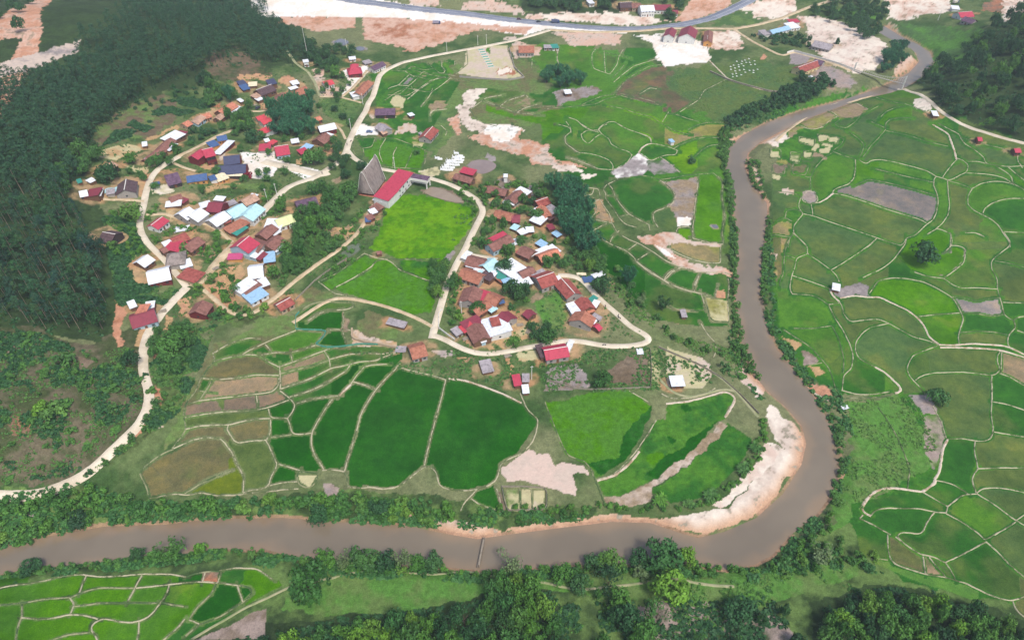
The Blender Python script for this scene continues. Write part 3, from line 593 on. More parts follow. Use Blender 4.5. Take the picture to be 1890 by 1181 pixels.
(980,680,3.857,"""
k/v 105 245 250 225 400 180 600 155 690 165 780 210 860 260 860 340 780 500 700 600 600 680 500 745 455 765 400 660 330 640 250 600 190 470 140 350
k/m 960 260 1100 240 1250 210 1400 165 1445 200 1420 270 1380 350 1320 400 1200 530 1050 660 900 770 780 830 640 905 560 915 510 900 470 800 600 760 680 690 760 610 830 500 880 400 900 370 950 370
m/k 1390 380 1480 440 1560 500 1520 620 1450 740 1350 840 1200 920 1080 950 980 955 850 880 900 840 1040 750 1200 620 1300 520
d/m 720 400 860 260 860 340 780 500 700 600 600 690 480 750 400 660 620 620 650 480;d 1000 600 1180 470 1330 380 1320 400 1200 530 1050 660 900 770 820 760 900 680;d 960 490 1040 500 1000 550
d 1060 260 1140 270 1150 300 1100 320;v 840 620 930 600 950 640 870 690 820 660
n/s 1360 380 1390 400 1310 520 1200 620 1040 740 870 840 840 960 700 985 520 985 510 910 560 920 640 910 780 840 900 780 1050 660 1200 530 1300 450
w/s 1660 520 1740 530 1890 640 1890 760 1800 770 1740 900 1600 1040 1450 1110 1250 1165 1100 1165 1000 1130 850 1110 700 1120 480 1110 130 1130 0 1130 0 1080 430 1060 580 1050 680 1060 900 1070 1130 1040 1280 1000 1400 990 1500 900 1600 800 1740 680 1770 590 1680 530
P/w 1660 520 1770 590 1740 680 1600 800 1450 930 1350 990 1280 970 1400 890 1520 770 1600 680;P/s 1440 0 1570 0 1680 130 1620 180 1560 150
q/s 100 160 130 70 200 10 380 0 440 140 300 160
"""),
(1400,700,3.857,"""
w/s 60 180 110 190 160 260 260 310 330 400 360 500 330 580 200 690 140 800 0 1000 0 870 200 690 240 540 130 430 60 300
x/z 1070 110 1200 125 1250 190 1275 260 1180 255 1130 190;z/g 1180 270 1290 270 1330 420 1240 640 1180 500;s/e 550 640 620 670 590 730 540 700
r/s 380 90 450 130 545 165 500 60 400 30 300 40
"""),
(600,640,3.857,"""
P/s 1260 860 1340 790 1450 730 1500 755 1595 755 1620 830 1650 855 1700 825 1850 830 1880 905 1810 890 1770 910 1800 1000 1790 1045 1640 1010 1480 975 1380 945 1290 945
q/x 1600 180 1700 130 1800 125 1870 190 1885 300 1700 320 1560 325 1590 260;c/g 1290 1010 1370 1015 1390 1160 1300 1165;c/n 1400 1020 1460 1020 1470 1155 1405 1155;c/s 1480 1020 1560 1020 1560 1150 1480 1150;q 1225 1020 1260 1040 1290 1160 1250 1165
x/z 0 990 60 980 100 1010 80 1080 60 1160 20 1120;e/R 1290 60 1320 80 1330 240 1300 200;q/e 950 80 1060 70 1050 110 990 130;s/x 760 40 900 20 950 60 860 80
"""),
(460,875,3.857,"w/s 1260 300 1330 300 1480 330 1640 370 1800 400 1830 460 1760 500 1580 480 1450 430 1370 400;s 790 300 870 330 870 370 800 360;s/r 1040 260 1190 290 1190 320 1060 320"),
(930,875,3.857,"w/s 0 400 150 370 300 350 480 360 620 300 900 290 900 360 640 370 300 390 100 430;z/G 1150 1100 1270 1000 1420 1060 1480 1180 1160 1180;s 650 650 700 655 690 700 650 690"),
(240,680,3.857,"c 1200 760 1325 765 1275 850 1210 800"),
(240,540,3.857,"g/b 1640 200 1700 130 1890 180 1890 330 1720 350 1600 300;e/s 1580 270 1610 260 1700 320 1890 360 1890 400 1590 370;n/q 1515 130 1560 200 1550 270 1510 260"),
(0,875,3.857,"R/q 1460 700 1565 700 1550 770 1440 760;q/z 1400 1180 1500 1120 1700 1040 1890 960 1890 1180;z/x 180 220 280 300 220 330 150 260"),
(980,230,4.0,"""
W/x 590 350 700 290 760 240 800 210 860 250 890 290 860 340 830 370 720 385 640 400;h/x 860 260 920 270 1000 270 1100 350 950 380 860 340
r/p 0 190 130 190 200 260 120 290 0 290;p/w 150 290 200 300 270 345 220 350 180 330;r/p 200 260 330 290 420 320 240 310;w/s 370 360 490 350 480 380 380 395
s/r 770 830 900 830 950 800 1030 790 1200 870 1400 890 1400 910 1200 890 1020 880 1000 920 1100 980 1250 1040 1480 1080 1520 1150 1440 1110 1250 1090 1100 1050 900 900 800 870
W/w 910 890 960 910 1090 1000 980 960;n/x 960 430 1230 390 1190 750 1080 750 1060 640 1000 610 1070 540 1040 480;W/w 1080 680 1180 690 1185 750 1080 750
n/e 470 560 530 560 570 650 620 730 480 690 470 620
w/p 1380 90 1500 110 1600 60 1750 20 1890 0 1890 50 1820 170 1620 120 1580 180 1700 400 1760 560 1740 740 1680 560 1600 420 1560 290 1580 200 1560 150
s/w 1540 650 1590 640 1600 700 1550 750;x/y 1330 740 1370 735 1390 770 1350 775
"""),
(1000,60,4.004,"""
f/h 600 370 680 340 800 300 980 280 980 380 900 440 890 540 760 510 550 460;x/q 70 440 180 410 390 385 445 430 330 470 220 500 130 530
W/w 840 180 880 120 1000 90 1060 100 1200 120 1260 190 1220 220 1050 240 920 250 860 200;k/l 450 500 700 500 930 590 1080 740 1000 800 820 800 700 720 540 650
"""),
(630,230,4.004,"""
v/l 480 510 620 530 800 580 1000 620 990 700 900 850 840 920 760 970 740 1000 600 990 440 990 360 970 210 910 240 850 300 740 330 640 380 580
m/v 430 1000 740 1000 700 1150 660 1150 460 1060;n/q 610 480 700 460 830 490 940 590 850 590 720 540 600 510
r/p 930 90 1100 40 1340 50 1300 120 1230 150 1120 160 1000 130;w/W 1080 0 1340 40 1240 130 1140 120 1060 60;r/s 1000 130 1200 130 1400 120 1530 170 1560 250 1620 290 1500 290 1330 220 1150 190
w/s 1550 290 1700 300 1800 340 1640 350
"""),
(400,340,5.0,"""
v/k 990 910 1110 830 1280 720 1370 650 1480 695 1420 770 1300 840 1160 920 1080 960;v/k 1100 960 1260 880 1400 800 1490 710 1560 700 1650 750 1690 800 1890 870 2040 910 1970 1180 1800 1200 1500 1080 1200 1030
n/h 1150 640 1220 560 1320 540 1350 580 1290 650 1180 700;e/n 1000 430 1250 370 1270 450 1180 500 1040 470;g/b 700 1000 900 950 1060 1000 1060 1040 760 1120
"""),
(1400,150,3.857,"""
y/n 300 300 420 225 450 205 560 250 500 285 460 325 400 345 340 335;n/y 500 205 620 160 780 200 660 260 570 250;n/y 200 350 290 315 330 335 220 400
w/s 60 430 130 360 210 385 210 400 120 460;c 300 405 400 420 385 460 290 430;c 430 385 500 390 490 415 420 430;c 500 400 565 405 560 445 500 430;c 400 450 440 450 405 500 375 490;c 460 440 530 455 520 475 450 460
c 430 480 510 475 500 510 430 505;c 95 500 150 500 150 545 85 535;c/g 240 515 305 520 280 575 225 560;c 330 505 385 510 370 545 325 535;c 100 665 160 680 150 705 100 690;s/e 165 765 250 770 245 805 150 785
n 400 510 470 520 460 555 390 540;q 110 600 185 600 180 655 105 645;y 130 560 200 570 190 600 130 585;b 250 595 350 600 330 660 245 655;b 195 580 240 590 235 650 190 650
s/w 1130 130 1180 125 1240 180 1235 215 1110 190 1100 170;x/z 310 820 340 785 375 780 410 810 400 860 370 870
"""),
(1400,430,3.857,"""
x/u 540 420 610 380 720 345 790 380 780 440 700 440 580 465;e 170 730 300 800 260 840;q/z 300 830 370 850 430 920 340 940;e 360 950 430 940 480 990 410 1010;s/e 85 140 130 150 130 195 90 190;e/k 95 230 140 240 140 320 95 310
p/r 80 760 200 960 340 1080 400 1180 340 1180 200 1020 100 880;W/P -20 1030 50 1080 40 1140 -20 1180;h/z 1370 95 1470 120 1470 180 1400 250 1300 310 1100 280 1120 240;o 150 80 200 30 210 100 150 140 100 110
"""),
]
# ---------------------------------------------------------------- earth banks (bunds) between the paddies
BUNDS = [
(1400,150,3.857,"""
w 470 200 570 255;w 650 155 780 200;w 280 315 330 335 400 345 460 325 500 285 560 255;g 560 255 640 265 720 250 860 175;g 545 300 560 325 625 335 690 290 720 250;g 545 300 580 272
g 830 115 960 150 1110 185 1190 225 1250 260;g 870 255 910 215 970 190 1040 180;g 905 340 905 300 940 270 1010 262 1090 265;g 800 290 900 335;g 910 355 1060 385 1200 430 1350 465
g 905 345 850 410 800 460 740 545;g 640 360 700 400 750 450 740 500 715 550;g 525 500 590 450 610 410 560 400;g 525 500 600 530 690 555;w 690 560 690 620 680 690 640 735 560 760 525 785 530 800
t 430 865 480 840 530 800;w 530 800 620 815 760 860 900 910 1050 955 1150 985 1195 1010;w 715 560 740 580 770 590 800 565 860 558 960 575 1100 610 1200 640 1265 680;w 1265 680 1310 690 1345 705
w 1310 685 1340 640 1380 590 1410 560;t 1240 310 1300 345 1350 375 1375 440 1395 500 1410 560;w 1280 300 1350 340 1430 380 1440 410 1470 450 1540 490 1600 540 1620 590 1700 600 1780 610 1890 605
w 1410 550 1460 565 1495 600 1480 650 1430 670 1380 700 1345 705;w 1480 655 1600 660 1700 675 1760 695 1810 730;w 1490 575 1560 570 1620 590;w 1690 605 1750 640 1800 680 1810 730 1850 750 1890 775 1960 810
w 1780 615 1830 660 1890 705 1960 750;w 1845 520 1845 570 1880 620;g 1440 400 1540 430 1640 460 1740 480 1840 520 1960 560;g 830 625 950 655 1100 690 1240 720;g 690 740 780 700 900 720 1050 755 1180 790 1270 820
w 1265 680 1250 690 1245 740 1270 800 1280 860 1265 940 1240 990 1195 1020 1150 1065 1110 1100 1050 1115 1040 1150 1010 1170;w 1345 710 1350 800 1360 880 1350 950 1310 1010 1260 1055 1200 1090
w 1260 1050 1300 1055 1370 1090;w 1370 1090 1365 1150 1365 1185;g 1350 710 1430 730 1520 765;w 1520 765 1580 730 1650 715 1740 715 1830 740 1860 755;w 1520 765 1490 820 1490 880 1530 920 1590 950 1660 985 1710 1030 1740 1080 1790 1150 1790 1185
w 1595 945 1610 905 1660 870 1730 845 1810 835 1960 835;w 1745 1072 1960 1082;w 1470 1080 1540 1078 1580 1090 1610 1110;w 300 830 285 880 290 910 320 945 280 990 250 1030 250 1080 290 1120 350 1185
w 320 945 390 960 500 1000 650 1050 840 1115 940 1150 1010 1170;w 375 880 385 930 385 960;w 840 1120 800 1160 770 1185;w 310 820 340 785 375 780 415 810 425 850 400 870;w 300 820 320 860 370 875 430 865
g 140 790 200 790 260 800 300 820;g 250 1085 220 1120 210 1185;g 90 1095 150 1100 220 1110;g 370 690 375 785;g 525 510 470 540 400 620 370 690 330 680;g 190 970 200 920 260 910 300 930;g 130 1000 190 970 240 1000
g 80 480 160 485 160 550 80 550 80 480;g 290 395 410 412 395 465 285 440 290 395;g 420 378 575 398 565 450 430 440 420 378;g 230 505 315 512 285 585 220 570 230 505;g 320 495 392 502 375 555 318 545 320 495
g 100 590 190 595 185 665 95 655 100 590;g 245 585 360 595 335 670 240 660 245 585
"""),
(1400,430,3.857,"""
w 245 0 300 50 350 100 345 150 420 195 515 265;w 515 265 555 300 575 350;w 515 265 600 215 700 150 790 85 840 40;w 1050 35 1050 70 1010 125 960 190 920 225 860 265 800 290 740 320
w 345 150 270 180 260 240 235 310 220 400 245 440;g 235 15 200 80 185 150 175 300 150 340 150 380;g 190 160 260 180;w 240 305 350 340 450 375 510 400;t 510 400 520 440 575 490
w 575 490 600 530 600 570 650 635 750 620 850 612 920 640 1000 685 1100 740 1200 765 1280 795;t 580 465 680 445 780 460 860 455 950 500 1060 550 1140 610 1190 680 1210 740 1280 790;w 500 510 575 500
g 245 435 390 445 450 475 500 515;w 500 515 540 600 600 690 650 790 675 870 660 970 605 1010 595 1120;w 920 645 800 670 740 710 690 780 690 850 720 900 830 955;t 830 955 900 990 960 1050 1010 1090 1020 1130 970 1140
w 1280 800 1200 830 1100 870 1065 930 1055 980 1080 1030 1130 1080 1170 1120 1185 1155;w 1115 1050 1160 1015 1250 995 1450 990 1600 1005 1660 1018 1700 1000 1720 970 1700 920 1700 870 1720 845
w 1660 1020 1660 1185;w 1715 1000 1780 1020 1890 1085 1960 1130;t 1280 795 1380 800 1430 795 1530 788 1640 795 1740 800 1800 820 1890 865;t 1290 815 1400 815 1550 820 1700 830 1780 850 1890 885 1960 905
w 790 430 850 340 950 320 1050 325 1180 350 1280 400 1380 460 1420 520 1460 610 1440 670 1420 740 1430 795;w 1140 595 1280 580 1430 570;w 1320 325 1380 370 1440 395 1550 390 1700 400
w 1320 320 1400 265 1460 215 1475 150 1470 110 1420 90 1370 90;w 1365 0 1380 60 1370 95 1330 130;w 1110 280 1200 310 1320 325;w 1750 0 1795 70 1780 100 1680 175 1655 210 1660 260 1700 330 1700 400 1730 500 1750 590 1815 625
g 1680 200 1780 215 1960 265;w 1740 495 1960 502;w 1815 625 1840 600 1960 585;w 1815 625 1835 670 1780 725 1770 790 1800 830;w 1840 695 1960 735;g 1430 710 1550 700 1680 705 1770 725;g 1380 455 1470 465 1550 490 1620 470 1720 460
g 1440 570 1560 575 1660 595 1750 580;w 1540 0 1600 25;g 180 690 320 780 380 820 440 890 500 960 530 1040 550 1120;g 250 680 400 680 520 660;g 520 660 570 750 610 900 600 1000;w 590 1120 700 1150 820 1150 930 1130;g 340 945 450 925
w 1730 845 1725 1000
"""),
(1400,700,3.857,"""
w 1655 0 1665 80 1655 250 1670 350 1665 410 1620 440 1540 440 1460 420 1340 425;w 1335 420 1315 350 1300 300 1275 260 1240 190;w 1670 160 1780 180 1960 245;w 1675 375 1760 390 1960 420
t 1345 430 1310 500 1300 590 1280 680 1250 710;t 1255 705 1270 730 1210 770 1165 800;w 1540 445 1535 510 1555 600 1560 635;w 1560 635 1700 630 1960 630;w 1560 640 1515 700 1530 760 1550 810;w 1265 720 1350 735 1430 770 1490 815
w 1165 800 1230 840 1290 870 1345 905;w 1345 905 1400 860 1450 820 1550 815;w 1550 810 1590 775 1700 770 1830 790 1960 825;w 1555 815 1630 860 1700 905 1770 960 1830 1005 1960 1075;w 1345 905 1335 950
w 1335 955 1420 1000 1500 1050 1560 1090 1610 1140;w 1610 1140 1720 1085 1830 1015;w 1830 1005 1860 985 1960 920;t 1165 800 1060 785 960 770 900 775 830 795 770 850 730 920 740 950 800 970
w 800 970 810 940 860 920 940 915 1060 920 1150 918 1250 945 1335 950;w 1250 950 1200 1010 1170 1090 1140 1105 1050 1085 990 1095 975 1120 1030 1160 1060 1185;w 715 990 780 1015 860 1060 940 1105
w 720 990 740 965;g 1060 780 1070 690 1080 650 1050 560 1010 460 960 360 910 280 850 200;g 555 160 620 135 760 130 900 125 940 120;t 380 90 450 130 545 165
"""),
(1400,875,3.857,"""
w 975 445 1060 510 1160 580 1215 575 1260 590 1330 630;w 1325 630 1460 565 1620 480;w 1330 630 1370 680 1400 750;w 1620 480 1700 550 1780 640 1890 730 1960 780;w 1400 755 1480 775 1580 830 1700 880 1810 905 1850 880 1960 860
w 1810 905 1820 960 1880 1010 1960 1060;w 920 430 920 520 930 590 960 640 1040 665 1120 690 1190 715 1330 730 1400 755;w 1170 585 1180 650 1190 710;w 1215 590 1260 650 1310 700 1330 730;g 800 605 850 600 920 610
"""),
(0,875,3.857,"""
w -40 820 120 785 230 775 400 735 560 710 700 730 900 720 1000 710 1120 710 1230 710 1330 730;w 615 720 585 780 565 845;g 500 880 560 850 650 820 720 805 900 810 970 810;w 970 810 1100 795 1250 780 1320 770 1430 765 1550 770 1690 790
w 1010 720 970 790 940 850 905 915;g -40 935 130 920 250 900 340 885 500 875;w 500 880 540 925 500 995;w 155 1020 260 1030 360 1028 440 1010 500 995 620 1005 700 1030;g 155 925 160 1020 130 1060 110 1180;g 530 940 720 915 880 915 1120 915
w 1205 780 1195 840 1160 895 1130 930 1080 1000 1030 1035 950 1055 860 1050 780 1030 730 1025 690 1040 650 1060 640 1110 690 1150 695 1190;g 1150 910 1230 930 1310 940;w 990 1050 990 1110 975 1190
w 1315 1030 1260 1100 1190 1155 1150 1190;g 1540 780 1510 850 1430 920 1390 960 1350 1030;w 1690 790 1730 910;w 1350 1035 1420 1065;g 360 1185 480 1140 640 1125;w 1575 690 1550 770;w 1460 700 1440 765
w 1560 685 1680 665 1830 670 1900 715 1945 750;g 1330 730 1380 705 1460 695 1560 690;g 1690 790 1780 800 1810 840 1730 910;g 1730 910 1560 1020 1420 1065 1320 1150
"""),
(240,540,3.857,"""
w 600 430 640 400 740 350 860 320 930 330;w 800 440 870 400 950 365 1010 335 1090 305 1180 270;w 600 490 700 460 800 445 870 440 935 455;w 935 450 980 490 1060 530;w 935 445 1040 425 1150 428 1240 400 1320 375
w 965 370 1000 410 1010 425;w 1145 430 1155 490;w 1060 530 1160 495 1260 460 1380 415 1420 400;w 1385 420 1420 470 1425 535;w 1425 475 1550 440 1700 430 1800 440 1890 420;w 1430 540 1550 515 1640 490 1740 490 1800 460 1890 430
w 1320 370 1380 300 1420 260 1520 265 1600 270;w 1520 140 1520 200 1510 270 1550 370;w 1270 200 1340 150 1400 130 1560 120 1590 100;g 1180 170 1180 268 1400 275;g 1320 375 1400 385 1500 395 1640 370 1800 375 1890 400
g 1180 165 1210 130 1300 75 1420 60 1590 65 1600 110;w 590 430 600 480;w 520 610 640 620 780 605 900 585 1060 590;g 1060 580 1180 550 1300 520 1420 480;w 1065 520 1070 600 1070 690;g 500 760 540 700 585 630
w 490 770 650 750 820 730 930 720 1020 705 1060 660 1060 610;w 1075 685 1160 655 1280 615 1370 570 1430 540;w 1070 700 1130 745 1180 800 1150 860 1120 895;w 1135 745 1250 710 1350 670 1470 600 1550 550 1565 515;w 1185 790 1280 760 1380 745 1490 735
t 1490 735 1530 690 1570 655;w 1570 655 1610 590 1665 530;w 1590 635 1680 660 1750 690;w 1900 535 1830 600 1750 690 1690 780 1640 870 1610 1000 1580 1090 1550 1185;w 1440 760 1400 810 1340 910 1290 1000 1290 1080 1310 1150 1350 1210 1380 1260
w 1120 895 1140 940 1155 1010 1210 1010 1290 1000;w 1120 895 1060 890 1000 895 985 830;w 900 735 910 810;w 390 890 500 870 640 850 780 845 900 835 980 820 1060 790 1130 765;w 390 975 480 950 620 940 700 945 780 920 880 900 1000 895
w 1000 905 1000 1000 970 1050;g 1000 1030 1080 1020 1150 1010;w 700 945 680 975 720 1010 740 1060 770 1075 850 1055 970 1050;w 310 1110 380 1080 450 1045 550 1030 650 1035 690 1090 730 1140 745 1185;w 970 1055 1000 1110 1030 1180
g 480 700 590 710;g 380 880 390 800 470 700 500 620 560 530 600 490;g 300 1110 400 980 385 890;g 390 800 490 770;w 1660 530 1710 515 1830 510
"""),
(240,680,3.857,"""
w 745 640 760 680 790 730 810 760 805 885;w 140 925 250 905 330 890 420 905 510 880 560 895 620 908 700 900 760 905 850 885 1000 875 1100 860 1200 855;w 805 885 850 865 920 860 975 855 990 820;w 1010 590 1020 630 1055 680 1020 740 990 800 990 845
w 1060 680 1130 700 1210 725;w 990 835 1080 810 1190 805;g 1210 725 1190 750 1185 810 1240 850 1300 850 1350 745 1210 735;w 1370 725 1460 720 1530 735;w 1550 640 1525 735;g 1525 735 1550 780 1550 840
w 1550 840 1640 855 1720 842 1800 858 1890 850;g 390 890 500 820 600 770 720 725;g 140 925 120 850 60 740 150 660 240 600 310 575
"""),
(600,640,3.857,"""
w 860 230 830 360 790 500 750 650 720 780 705 850;w 500 150 535 120;w 300 995 400 1015 530 995 620 920 705 850 760 850 795 900 810 990 890 1020 1010 1025 1080 1015 1160 990 1220 950 1240 880 1240 840 1300 800 1400 760 1470 690 1500 620 1520 520 1490 490 1440 450 1390 330
t 880 225 1000 240 1150 290 1280 340 1400 400;w 540 150 650 180 750 200 860 235;w 1080 1015 1040 1060 985 1110 965 1170;w 1040 1080 1090 1120 1150 1140 1260 1180;w 1220 1010 1250 1100 1260 1180;g 1260 990 1400 1000 1580 1010 1580 1160 1300 1170 1280 1080 1260 990
g 1385 1000 1395 1160;g 1470 1010 1475 1160
"""),
(980,680,3.857,"""
g 380 660 420 700 455 790 500 900 530 990;w 930 180 1000 215 1150 210 1250 180 1310 140;t 960 250 1100 238 1250 202 1380 160 1440 190 1460 210 1430 270 1380 350;w 460 790 560 770 640 710 740 600 830 470 890 370;g 100 240 190 470 260 620 380 660
t 470 800 600 760 700 680 770 590;w 700 160 780 205 840 240
"""),
(980,230,4.0,"""
w 200 0 280 20 300 50 250 90 255 140 290 165 350 210 430 215 510 235 580 265 610 310 600 335;w 370 75 380 110 420 145 440 130 480 90 520 70;w 370 75 400 50 440 40 500 45;w 500 40 520 70 580 110 590 145 650 180 720 200 745 225
w 500 40 520 15 560 0;w 375 0 440 40;w 650 0 700 30 750 50 850 80 885 100 890 135;t 890 140 850 150 820 170 795 210;w 745 225 720 270 670 310 600 335;w 290 250 330 260 430 300 500 330 600 335;w 795 210 850 250 890 270 950 240 1000 225 1070 225 1080 195
w 890 140 950 150 1030 170 1085 195;g 1050 180 1100 150 1200 110 1300 95 1390 100;g 1210 240 1260 190 1320 155 1380 150;w 950 240 1000 270 1050 310 1100 355;g 610 400 700 395 800 380 860 380 950 410 1050 395 1150 375 1220 370 1350 360
w 570 440 620 415;w 570 440 600 470 620 530 660 590 720 660 790 700 870 740;w 560 445 530 480 555 510 545 540 600 610 650 690 700 740 780 760;w 950 410 1020 460 1060 510 1065 550 1040 590 980 620 920 640 900 660 905 710 940 760
w 1240 380 1210 600 1195 750 1195 840;g 1345 360 1415 420 1410 540 1430 680 1410 800 1420 880;w 1195 840 1300 870 1420 885;w 1070 800 1080 760 1180 755 1195 800;w 330 455 440 470 500 475 515 550;w 400 465 400 520 420 570 400 610 350 660
w 465 475 450 520 340 525;w 510 550 450 580 490 630 440 700 445 760 460 790 530 850 600 890 700 930 750 970 790 1020 860 1070 950 1130 1030 1185;w 440 795 500 760 560 730;w 350 690 440 695 530 715 600 730;w 650 785 600 830 585 870
w 600 730 640 800 720 850 800 880 900 940 1000 1010 1110 1055 1255 1090 1480 1110;w 780 880 720 925;w 880 940 830 970 785 1000;w 1110 1055 1040 1090 985 1150;w 1255 1085 1230 1140 1210 1200;w 1020 870 1020 920 1100 960 1200 1000 1280 1020 1400 1025 1400 890
w 510 550 530 590 580 660 600 730;g 550 525 610 525;g 660 680 720 665;g 350 530 480 545;w 870 740 880 790
"""),
(1000,480,5.0,"w 850 0 900 40 1000 120 1120 180 1220 240 1330 280 1470 310 1530 330;w 1470 310 1490 370 1510 440;w 1270 70 1180 110 1140 150 1130 185;w 1465 110 1430 180 1405 230 1410 290;w 1720 170 1730 240 1715 380 1725 570;w 1620 250 1600 340;g 1510 340 1550 520 1570 560 1725 575;g 1110 400 1220 450 1380 470 1510 460;w 1470 590 1530 690 1600 760 1610 850 1580 900"),
(1000,60,4.004,"""
w 120 140 115 200 130 240;w 400 120 370 160 370 220 385 270 440 290 500 310;w 460 140 465 220 470 300;w 600 130 570 180 555 240 520 290 500 310;g 610 240 560 300 520 340;w 530 370 600 310 680 250 760 225 870 190;g 540 460 580 400 640 340 720 290 800 250 880 240
g 0 580 60 560 150 555 280 545 350 510 450 470 540 460;g 280 545 400 530 460 500 550 475;g 550 460 660 490 780 520 890 540;g 480 540 600 565 700 600 800 620 880 670 980 730 1090 755;w 890 665 935 590;g 930 600 1000 610 1080 640 1160 660;g 1080 720 1160 680 1240 665 1340 670
t 1240 210 1310 280 1370 340 1450 370 1600 420 1700 440;w 1370 345 1280 390 1200 430 1160 500 1080 550 1020 590;g 460 150 560 170 640 190;w 200 630 260 650 300 690 350 720 420 740;w 415 720 440 690 500 660 540 660 580 690 640 720 720 745 800 780 810 820
w 180 660 215 710 215 745;w 720 460 800 410 850 420;g 580 455 680 475 780 500 880 530
"""),
(680,100,5.906,"""
w 230 370 330 340 440 230;w 330 340 440 350 540 260;g 540 250 690 290 800 250;g 440 230 540 250 600 190 700 240;w 470 350 480 390 540 400;w 420 500 540 400 640 330 740 270 840 250;g 540 400 680 420 690 410;w 570 580 640 490 690 420 800 340 900 260
g 210 390 230 370;g 210 450 340 440 440 350;g 320 450 370 460 410 490;w 800 80 800 140 840 180 820 210 740 210;w 940 80 940 130;g 700 150 780 210 950 240;w 400 190 500 250;g 250 180 400 190 480 130 600 180 700 160
w 690 640 670 660 700 620 860 600;w 840 890 860 840 790 780;g 1450 580 1600 640 1880 670;w 1440 570 1500 520 1600 480 1700 450;w 1700 440 1760 490;w 1620 640 1700 590 1840 550;g 1230 510 1340 550 1450 580;w 1120 600 1200 540 1280 480 1450 450
g 1110 600 1150 680 1240 750 1400 790;g 700 150 640 90 560 60
"""),
(760,0,4.725,"""
w 1270 440 1265 530 1290 570;g 620 870 760 930 910 990 1080 990;w 770 930 830 880 1000 830 1020 860;g 900 970 1060 930 1250 930;w -40 870 60 780 170 700 300 680;w 75 930 130 870 180 800;w 160 1020 160 980 200 960;g 250 540 270 600 290 640 180 640
w 1050 520 1045 600;g 480 440 490 560 380 650;w 830 410 880 560 990 680;g -20 600 130 650 360 690 560 720
"""),
(450,160,5.0,"""
g 1060 540 1100 570 1110 620 1080 680;w 1310 480 1260 560 1250 620 1280 700;w 1410 560 1380 620 1375 700 1380 740;g 1020 470 1000 540 1020 620 1100 680 1180 730 1400 750 1640 760 1675 700 1670 590;g 1210 480 1180 560 1100 570;g 1560 590 1530 660 1490 750
g 1020 470 1200 475 1400 480 1560 540 1680 590;w 1400 85 1500 90 1600 30;w 1640 170 1700 110 1730 60 1740 20;w 1520 20 1620 30;g 1300 130 1400 60 1500 10
"""),
(400,340,5.0,"w 1360 640 1430 665 1490 690 1560 690 1640 740 1680 790 1760 820 1890 870 2010 905;w 1480 705 1420 770 1320 830 1200 900 1100 950;w 940 900 1020 960 1080 1010 1200 1030;g 1560 690 1760 695 2060 690;g 940 900 1110 825 1280 700 1360 640"),
]
